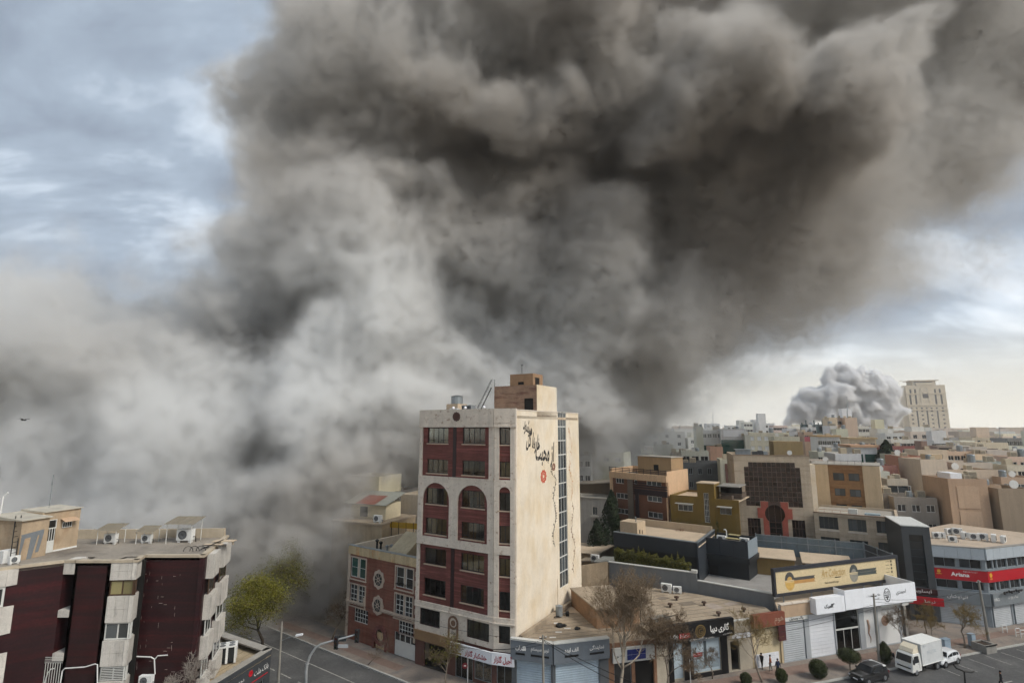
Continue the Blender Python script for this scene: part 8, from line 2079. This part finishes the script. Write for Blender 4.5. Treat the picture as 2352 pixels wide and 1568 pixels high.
MB(Matrix.Translation((38.9, 62.75, .012)) @ Matrix.Rotation(HEAD + .08, 4, 'Z')).box(1.35, 1.75, -.8, .8, 1.42, 1.5).obj('pale_pillar', white_paint, bpy.data.objects['parked_car'])
car('white hatchback parked behind the box truck', (50.4, 66.9, .012), HEAD + .12, '#d8dadb', 4.0, 1.68, 1.45)
car('silver car at the bottom edge below the traffic light mast', (gz('r3', 575, 1349, 1.4).x - .2, gz('r3', 575, 1349, 1.4).y - 1.2, .012), math.radians(-35), '#9aa0a4', 4.3, 1.75, 1.45)
# box truck
tl = (46.2, 65.25, .012); tr_a = HEAD + .10
trk = thing('box_truck', 'white box truck with a roof deflector parked facing left at the kerb', 'truck', tl, 'parked vehicles'); M_ = Matrix.Translation(tl) @ Matrix.Rotation(tr_a, 4, 'Z'); tw = paintm('paint_truck', '#d9d9d4'); boxm = mat('truck_box', '#c6c8c8', .5, .05, .8, .06)
b = MB(M_); b.box(-.9, 2.9, -1.0, 1.0, .95, 3.05); b.obj('cargo_box', boxm, trk); b = MB(M_); b.box(-.93, 2.93, -1.03, 1.03, 3.05, 3.1); b.box(-.93, -.88, -1.03, -.95, .95, 3.05); b.box(2.87, 2.93, -1.03, -.95, .95, 3.05); b.box(-.93, 2.93, -1.03, 1.03, .88, .95); b.obj('box_frame', mat('truck_edge', '#dcdcd8', .5, .04, 1), trk, kind='stuff')
cabs = []
for (x, zt_, y) in ((-2.62, 1.15, .84), (-2.6, 1.3, .9), (-2.3, 2.05, .86), (-2.1, 2.2, .84), (-1.1, 2.22, .86), (-1.0, 2.1, .9)):
    cabs.append([(x, -.92, .42), (x, -.93, 1.15), (x, -y, zt_ - .05), (x, -y * .85, zt_), (x, y * .85, zt_), (x, y, zt_ - .05), (x, .93, 1.15), (x, .92, .42)])
b = MB(M_); loft(b, cabs); b.obj('cab', tw, trk)
MB(M_).quad((-2.62, -.8, 1.34), (-2.33, -.76, 2.0), (-2.33, .76, 2.0), (-2.62, .8, 1.34)).obj('windscreen', car_glass, trk)
for sd in (-1, 1):
    g = MB(M_); g.add([(-2.35, sd * .925, 1.3), (-1.4, sd * .93, 1.3), (-1.4, sd * .885, 1.98), (-2.15, sd * .885, 1.98)], [(0, 1, 2, 3) if sd < 0 else (3, 2, 1, 0)]); g.obj('side_window', car_glass, trk)
    MB(M_).box(-2.66, -2.58, sd * .5, sd * .85, .85, 1.05).obj('headlight', lamp_m, trk); MB(M_).box(-2.6, -2.5, sd * .98, sd * 1.15, 1.3, 1.75).obj('mirror', trim_m, trk); MB(M_).tube([(-2.45, sd * .9, 1.9), (-2.55, sd * 1.06, 1.75)], .02, 4).obj('mirror_arm', trim_m, trk)
    MB(M_).box(-1.38, -1.36, sd * .925, sd * .937, .6, 1.9).obj('door_gap', trim_m, trk); MB(M_).box(-1.6, -1.45, sd * .93, sd * .945, 1.15, 1.2).obj('handle', trim_m, trk)
    for x in (-1.95, 1.9): wheel(trk, x, sd * .82, .38, M_, sd)
    MB(M_).box(2.88, 2.94, sd * .6, sd * .9, .98, 1.12).obj('tail_light', tail_m, trk)
b = MB(M_); b.box(-1.0, 2.8, -.45, .45, .55, .86); b.box(-.2, 1.0, -.9, -.6, .5, .8); b.obj('chassis', trim_m, trk); MB(M_).box(-2.7, -2.58, -.93, .93, .42, .66).obj('bumper', tw, trk); MB(M_).box(-2.675, -2.62, -.7, .7, .72, .84).obj('grille', trim_m, trk); MB(M_).box(-2.715, -2.7, -.26, .26, .45, .57).obj('number_plate', white_plastic, trk)
b = MB(M_); loft(b, [[(-2.05, -.75, 2.22), (-2.05, .75, 2.22), (-2.05, .72, 2.3), (-2.05, -.72, 2.3)], [(-1.8, -.78, 2.22), (-1.8, .78, 2.22), (-1.8, .7, 2.62), (-1.8, -.7, 2.62)], [(-1.05, -.8, 2.22), (-1.05, .8, 2.22), (-1.05, .74, 2.95), (-1.05, -.74, 2.95)]]); b.obj('roof_deflector', mat('deflector_cream', '#d6ccb6', .5, .04, 1), trk)
f_ = Frame((M_ @ Vector((-.9, -1.0, 0)))[:2], (M_ @ Vector((2.9, -1.0, 0)))[:2]); lettering(trk, f_, '0912 770', 1.8, 2.1, .35, mat('faded_blue', '#9aa5ad', .6), d=-.006, w=1.7); lettering(trk, f_, 'ISUZU', .6, 2.85, .14, mat('plate_blue', '#39506b', .5), d=-.006)
# ================================================================== people
skin_m = mat('skin', '#a87b62', .7, .05, 3); hair_m = mat('hair', '#1d1815', .8, .1, 5)
def person(label, loc, rz, top, legs, hgt=1.72, stride=.12, arms=(.1, -.1), coat=False):
    t = thing('person', label, 'person', loc, 'people on the street'); s = hgt / 1.72
    J = [(0, 0, .95), (0, 0, 1.15), (0, 0, 1.38), (0, 0, 1.47), (0.01, 0, 1.53), (0.02, 0, 1.62), (0.01, 0, 1.70),
         (-.0, .09, .92), (stride, .1, .5), (stride * .8, .1, .08), (stride * .8 + .13, .11, .04), (0, -.09, .92), (-stride * .4, -.1, .5), (-stride * 1.3, -.1, .1), (-stride * 1.3 + .13, -.11, .04),
         (0, .19, 1.40), (arms[0] * .5, .25, 1.13), (arms[0] * 1.6, .24, .88), (arms[0] * 1.8, .23, .78), (0, -.19, 1.40), (arms[1] * .5, -.25, 1.13), (arms[1] * 1.6, -.24, .88), (arms[1] * 1.8, -.23, .78)]
    E = [(0, 1), (1, 2), (2, 3), (3, 4), (4, 5), (5, 6), (0, 7), (7, 8), (8, 9), (9, 10), (0, 11), (11, 12), (12, 13), (13, 14), (2, 15), (15, 16), (16, 17), (17, 18), (2, 19), (19, 20), (20, 21), (21, 22)]
    R = [.15, .14, .15, .06, .07, .095, .06, .1, .065, .045, .035, .1, .065, .045, .035, .07, .048, .035, .035, .07, .048, .035, .035]
    me = bpy.data.meshes.new('body'); me.from_pydata([(x * s, y * s, z * s) for x, y, z in J], E, [])
    o = bpy.data.objects.new('body', me); COL.objects.link(o); md = o.modifiers.new('skin', 'SKIN')
    sv = me.skin_vertices[0].data
    for i, r in enumerate(R): sv[i].radius = (r * s, r * s * (1.25 if i in (0, 1, 2) else 1.0))
    sv[0].use_root = True
    o.modifiers.new('sub', 'SUBSURF').levels = 1
    dg = bpy.context.evaluated_depsgraph_get(); m2 = bpy.data.meshes.new_from_object(o.evaluated_get(dg)); bpy.data.objects.remove(o)
    m2.name = 'body'; m2.materials.clear()
    for m in (skin_m, top, legs, trim_m): m2.materials.append(m)
    for p in m2.polygons:
        c = p.center / s; hand = abs(c.y) > .18 and c.z < .84
        p.material_index = 3 if c.z < .09 else 0 if (c.z > 1.47 or hand) else 1 if (c.z > (.62 if coat else .93)) or abs(c.y) > .19 else 2
        p.use_smooth = True
    ob = bpy.data.objects.new('body', m2); COL.objects.link(ob); ob.parent = t
    h = MB(); h.lathe([(.02, 1.73), (.09, 1.70), (.112, 1.64), (.108, 1.58), (.08, 1.55)], (-.012, 0, 0), 10); hm_ = h.mesh('hair', hair_m, smooth=True); child('hair', hm_, t, Matrix.Scale(s, 4))
    t.rotation_euler = (0, 0, rz); return t
person('person in black walking beside the white panel near the yellowish tree', gz('r5', 105, 1232, .13), .5, mat('coat_black', '#17171a', .9), mat('trousers_black', '#131316', .9), coat=True)
person('person in a rust brown jacket and grey trousers facing the person in black', gz('r5', 180, 1250, .13), 2.8, mat('jacket_rust', '#8a4a2c', .9), mat('trousers_grey', '#6b6a68', .9))
person('person in a dark blue jacket nearest the kerb by the small bush', gz('r5', 245, 1285, .13), 1.9, mat('jacket_blue', '#1d2740', .9), mat('trousers_navy', '#191c26', .9))
person('person in dark clothes out on the road at the bottom right', gz('r5', 2165, 1395, .012), 2.6, MATS['coat_black'], MATS['trousers_black'], stride=.22)
# ================================================================== street furniture
wood = mat('pole_concrete', '#8a867e', .9, .15, 1, .1)
def pole(label, base, topz, r=.11, lean=(0, 0), arms=()):
    t = thing('utility_pole', label, 'pole', base, 'utility poles'); b = MB(); p = Vector(base); q = Vector((p.x + lean[0], p.y + lean[1], topz))
    b.tube([p, q], [r * 1.3, r * .8], 8); b.obj('shaft', wood, t)
    MB().tube([q + Vector((-.35, -.1, -.3)), q + Vector((.35, .1, -.3))], .05, 4).obj('cross_arm', black_iron, t)
    for k in (-.3, 0, .3): MB().lathe([(.03, 0), (.06, .05), (.03, .12)], (q.x + k, q.y + k * .3, q.z - .26), 6).obj('insulator', white_paint, t)
    return q
zp1 = aty(*C('r4', 582, 935), 56.6).z; X1 = aty(*C('r4', 582, 1100), 56.6).x
Q1 = pole('concrete pole with wires before the grey corner shop', (X1, 56.6, .13), zp1)
b0 = gz('r5', 1112, 1190, .13); zp2 = aty(*C('r5', 1060, 585), b0.y).z; x2 = aty(*C('r5', 1060, 585), b0.y).x; Q2 = pole('concrete pole between the white shop posters and the glass door', b0, zp2, .12, (x2 - b0.x, 0))
b0 = gz('r5', 2050, 990, .13); tp = aty(*C('r5', 1960, 470), b0.y); Q3 = pole('leaning concrete pole with a tangle of cables before the red banded building', b0, tp.z, .14, (tp.x - b0.x, 0))
def wire(label, a, c, sag, r=.02, grp='overhead wires'):
    t = thing('overhead_wire', label, 'wire', a, grp); pts = []
    for i in range(11):
        u = i / 10; p = Vector(a).lerp(Vector(c), u); p.z -= sag * 4 * u * (1 - u); pts.append(p)
    MB().tube(pts, r, 4).obj('cable', black_iron, t)
wire('upper thin wire from the corner pole to the tower shop sign', Q1 + Vector((0, 0, -.4)), TC.w(.2, -.7, 4.2), .3); wire('lower thin wire from the corner pole to the tower shop sign', Q1 + Vector((0, 0, -.9)), TF.w(7.0, -.7, 3.6), .4)
wire('wire from the corner pole sloping down through the bare plane tree', Q1 + Vector((.1, 0, -.5)), (12.0, 55.0, 3.0), .2, .03); wire('wire parallel to the one sloping down through the plane tree', Q1 + Vector((.1, 0, -.6)), (11.6, 54.6, 2.6), .25, .03)
wire('long wire from the poster pole along the gallery fascia', Q2 + Vector((0, 0, -1.2)), SL.w(-1, -.9, 4.6), .5); wire('second long wire from the poster pole below the first', Q2 + Vector((0, 0, -1.6)), SL.w(7, -.9, 3.9), .4); wire('wire between the poster pole and the leaning pole', Q2 + Vector((0, 0, -.6)), Q3 + Vector((0, 0, -.9)), .6); wire('second wire between the poster pole and the leaning pole', Q2 + Vector((0, 0, -.9)), Q3 + Vector((0, 0, -1.5)), .7); wire('wire from the leaning pole along the red banded building', Q3 + Vector((0, 0, -.5)), AG.w(14, -1, 4.6), .5)
wire('wire from the side street pavement to the corner pole across the tower shop', (-21.0, 70.0, 6.0), Q1 + Vector((0, 0, -.7)), .6)
# traffic light on a curved mast
TY = 58.5; ta = lambda x, y: aty(*C('r3', x, y), TY)
tm = thing('traffic_signal', 'silver curved mast with two black signal heads over the side street', 'traffic light', (ta(690, 1349).x, TY, 0))
p0 = ta(695, 1240); pts = [Vector((ta(685, 1500).x, TY, .1)), p0, ta(702, 1180), ta(730, 1110), ta(775, 1045), ta(820, 1015), ta(900, 992), ta(1040, 955), ta(1125, 930)]
MB().tube(pts, [.16, .15, .14, .13, .12, .11, .1, .09, .08], 10).obj('mast', mat('silver_paint', '#a9abac', .4, .06, 2, metal=.3), tm, smooth=True); MB().lathe([(.1, 0), (.19, 0), (.19, .12), (.1, .12)], (ta(702, 1180).x, TY, ta(702, 1180).z - .1), 10).obj('collar', MATS['silver_paint'], tm)
for k, (x, y) in enumerate(((952, 1000), (1130, 942))):
    c = ta(x, y); h = MB(Matrix.Translation(c)); h.box(-.2, .2, -.16, .1, -.62, .62); hd_ = h.obj('signal_head', trim_m, tm)
    for j, cc in enumerate(('#3a0d0d', '#3a2a0a', '#0c2a18')):
        MB(Matrix.Translation(c)).disc(0, .4 - j * .4, .13, -.17, -.161, 12).obj('lens', mat('lens_' + cc[1:], cc, .3), hd_); g = MB(Matrix.Translation(c)); g.ring(0, .4 - j * .4, .14, .16, -.3, -.161, 12); g.obj('visor', trim_m, hd_)
c = ta(1005, 965); MB(Matrix.Translation(c)).box(-.38, .38, .02, .06, -.3, .25).obj('sign_plate', mat('sign_back', '#2f3436', .6), tm); c = ta(1000, 1030); MB(Matrix.Translation(c)).box(-.65, .65, -.05, 0, -.16, .16).obj('name_plate', mat('plate_grey', '#9b9fa2', .5), tm)
LY = 61.0; la = lambda x, y: aty(*C('r3', x, y), LY)
lp = thing('street_lamp', 'tall grey lamp post with a white side arm lamp before the green tree', 'street lamp', (la(455, 1349).x, LY, 0)); MB().tube([Vector((la(450, 1500).x, LY, .1)), la(455, 1349), la(487, 822)], [.17, .15, .1], 8).obj('post', wood, lp); MB().tube([la(480, 985), la(540, 960), la(610, 940)], .035, 5).obj('arm', grey_metal, lp); c = la(635, 935); MB(Matrix.Translation(c) @ Matrix.Rotation(-.15, 4, 'Y')).box(-.36, .36, -.15, .15, -.07, .07).obj('lamp_head', white_plastic, lp)
DY = 54.0; da = lambda x, y: aty(*C('r5', x, y), DY)
dl = thing('street_lamp', 'black double armed lamp rising from the bottom edge beside the road', 'street lamp', (da(1845, 1354).x, DY, 0)); MB().tube([Vector((da(1850, 1500).x, DY, 0)), da(1838, 1245)], .07, 6).obj('post', black_iron, dl); MB().tube([da(1745, 1190), da(1770, 1222), da(1838, 1250), da(1900, 1258), da(1925, 1250)], [.05, .09, .09, .09, .06], 6).obj('lamp_arm', black_iron, dl)
def cabinet(label, base, w, d, h):
    t = thing('utility_cabinet', label, 'cabinet', base, 'utility cabinets'); M_ = Matrix.Translation(base) @ Matrix.Rotation(SL.ang, 4, 'Z'); MB(M_).box(-w / 2, w / 2, 0, d, .08, h).obj('casing', mat('cabinet_blue', '#8f9fac', .55, .06, 1, .08), t); MB(M_).box(-w / 2 - .04, w / 2 + .04, -.04, d + .04, h, h + .06).obj('lid', MATS['cabinet_blue'], t); MB(M_).box(-w / 2 - .03, w / 2 + .03, 0, d, 0, .08).obj('plinth', concrete, t)
    for sd in (-1, 1): MB(M_).box(sd * w / 4 - w / 4 + .02, sd * w / 4 + w / 4 - .02, -.02, 0, .15, h - .06).obj('door', MATS['cabinet_blue'], t)
cabinet('wider pale blue cabinet right behind the hatchback', gz('r5', 1705, 1078, .13), 1.05, .5, 1.3); cabinet('narrow pale blue cabinet beside the spreading bare tree', gz('r5', 1930, 1042, .13), .7, .5, 1.4)
pl_ = thing('concrete_planter', 'large square concrete planter at the foot of the leaning pole', 'planter', gz('r5', 2090, 1100, .0)); M_ = Matrix.Translation(gz('r5', 2080, 1100, .01)) @ Matrix.Rotation(SL.ang, 4, 'Z'); b = MB(M_); b.box(-.9, .9, 0, .18, 0, .95); b.box(-.9, .9, 1.5, 1.68, 0, .95); b.box(-.9, -.72, .18, 1.5, 0, .95); b.box(.72, .9, .18, 1.5, 0, .95); b.obj('box', concrete, pl_); MB(M_).box(-.72, .72, .18, 1.5, .3, .85).obj('soil', mat('soil', '#3b3026', 1), pl_); MB(M_).box(-1.0, 1.0, -.08, .0, .86, .98).obj('rim', black_iron, pl_)
for k, (x, y) in enumerate(((2190, 920), (2305, 950), (2348, 965))):
    p = gz('r5', x, y, .13); t = thing('bollard', ('white hoop bollard nearest the leaning pole', 'white hoop bollard second from the leaning pole', 'white hoop bollard at the right edge')[k], 'bollard', p, 'hoop bollards'); MB(Matrix.Translation(p)).tube([(-.3, 0, 0), (-.3, 0, .85), (-.22, 0, .95), (.22, 0, .95), (.3, 0, .85), (.3, 0, 0)], .05, 6).obj('hoop', white_paint, t); MB(Matrix.Translation(p)).tube([(-.3, 0, .5), (.3, 0, .5)], .03, 5).obj('bar', white_paint, t)
q = gz('r4', 1845, 1349, .13); st = thing('sign_stack', 'black stacked direction sign on a white post before the gallery window', 'sign', q); zt3 = aty(*C('r4', 1840, 1155), q.y).z; MB(Matrix.Translation(q)).tube([(0, 0, 0), (0, 0, zt3)], .05, 6).obj('post', white_paint, st)
for k in range(4): MB(Matrix.Translation(q)).box(.05, .42, -.04, .04, zt3 - .5 - k * .5, zt3 - .1 - k * .5).obj('panel', black_paint, st)
q = gz('r3', 2075, 1345, .13); st = thing('no_entry_post', 'small sign with a dark red mark on a white post before the tower shop', 'sign', q); MB(Matrix.Translation(q)).tube([(0, 0, 0), (0, 0, 2.6)], .05, 6).obj('post', white_paint, st); MB(Matrix.Translation(q)).disc(-.3, 1.7, .3, -.05, -.02, 14).obj('disc', mat('disc_red', '#6b1a22', .5), st); MB(Matrix.Translation(q)).box(-.42, -.18, -.06, -.051, 1.65, 1.75).obj('bar', white_letter, st)
# birds
def bird(label, loc, sc):
    t = thing('bird', label, 'bird', loc); b = MB(Matrix.Translation(loc) @ Matrix.Scale(sc, 4)); loft(b, [[(-.3, -.01, 0), (-.3, .01, 0), (-.3, 0, .01)], [(-.12, -.05, -.02), (-.12, .05, -.02), (-.12, 0, .06)], [(.08, -.06, -.03), (.08, .06, -.03), (.08, 0, .07)], [(.2, -.04, 0), (.2, .04, 0), (.2, 0, .06)], [(.27, -.005, .02), (.27, .005, .02), (.27, 0, .03)]])
    for sd in (-1, 1): b.add([(-.1, sd * .03, .04), (.1, sd * .03, .04), (.12, sd * .3, .16), (-.06, sd * .32, .15), (-.05, sd * .6, .1), (.04, sd * .6, .1)], [(0, 1, 2, 3), (3, 2, 1, 0), (3, 2, 5, 4), (4, 5, 2, 3)])
    b.obj('body', mat('bird_dark', '#2c2a28', .9), t)
bird('dark bird with spread wings flying before the smoke at the left', aty(54, 965, 58), 1.3)
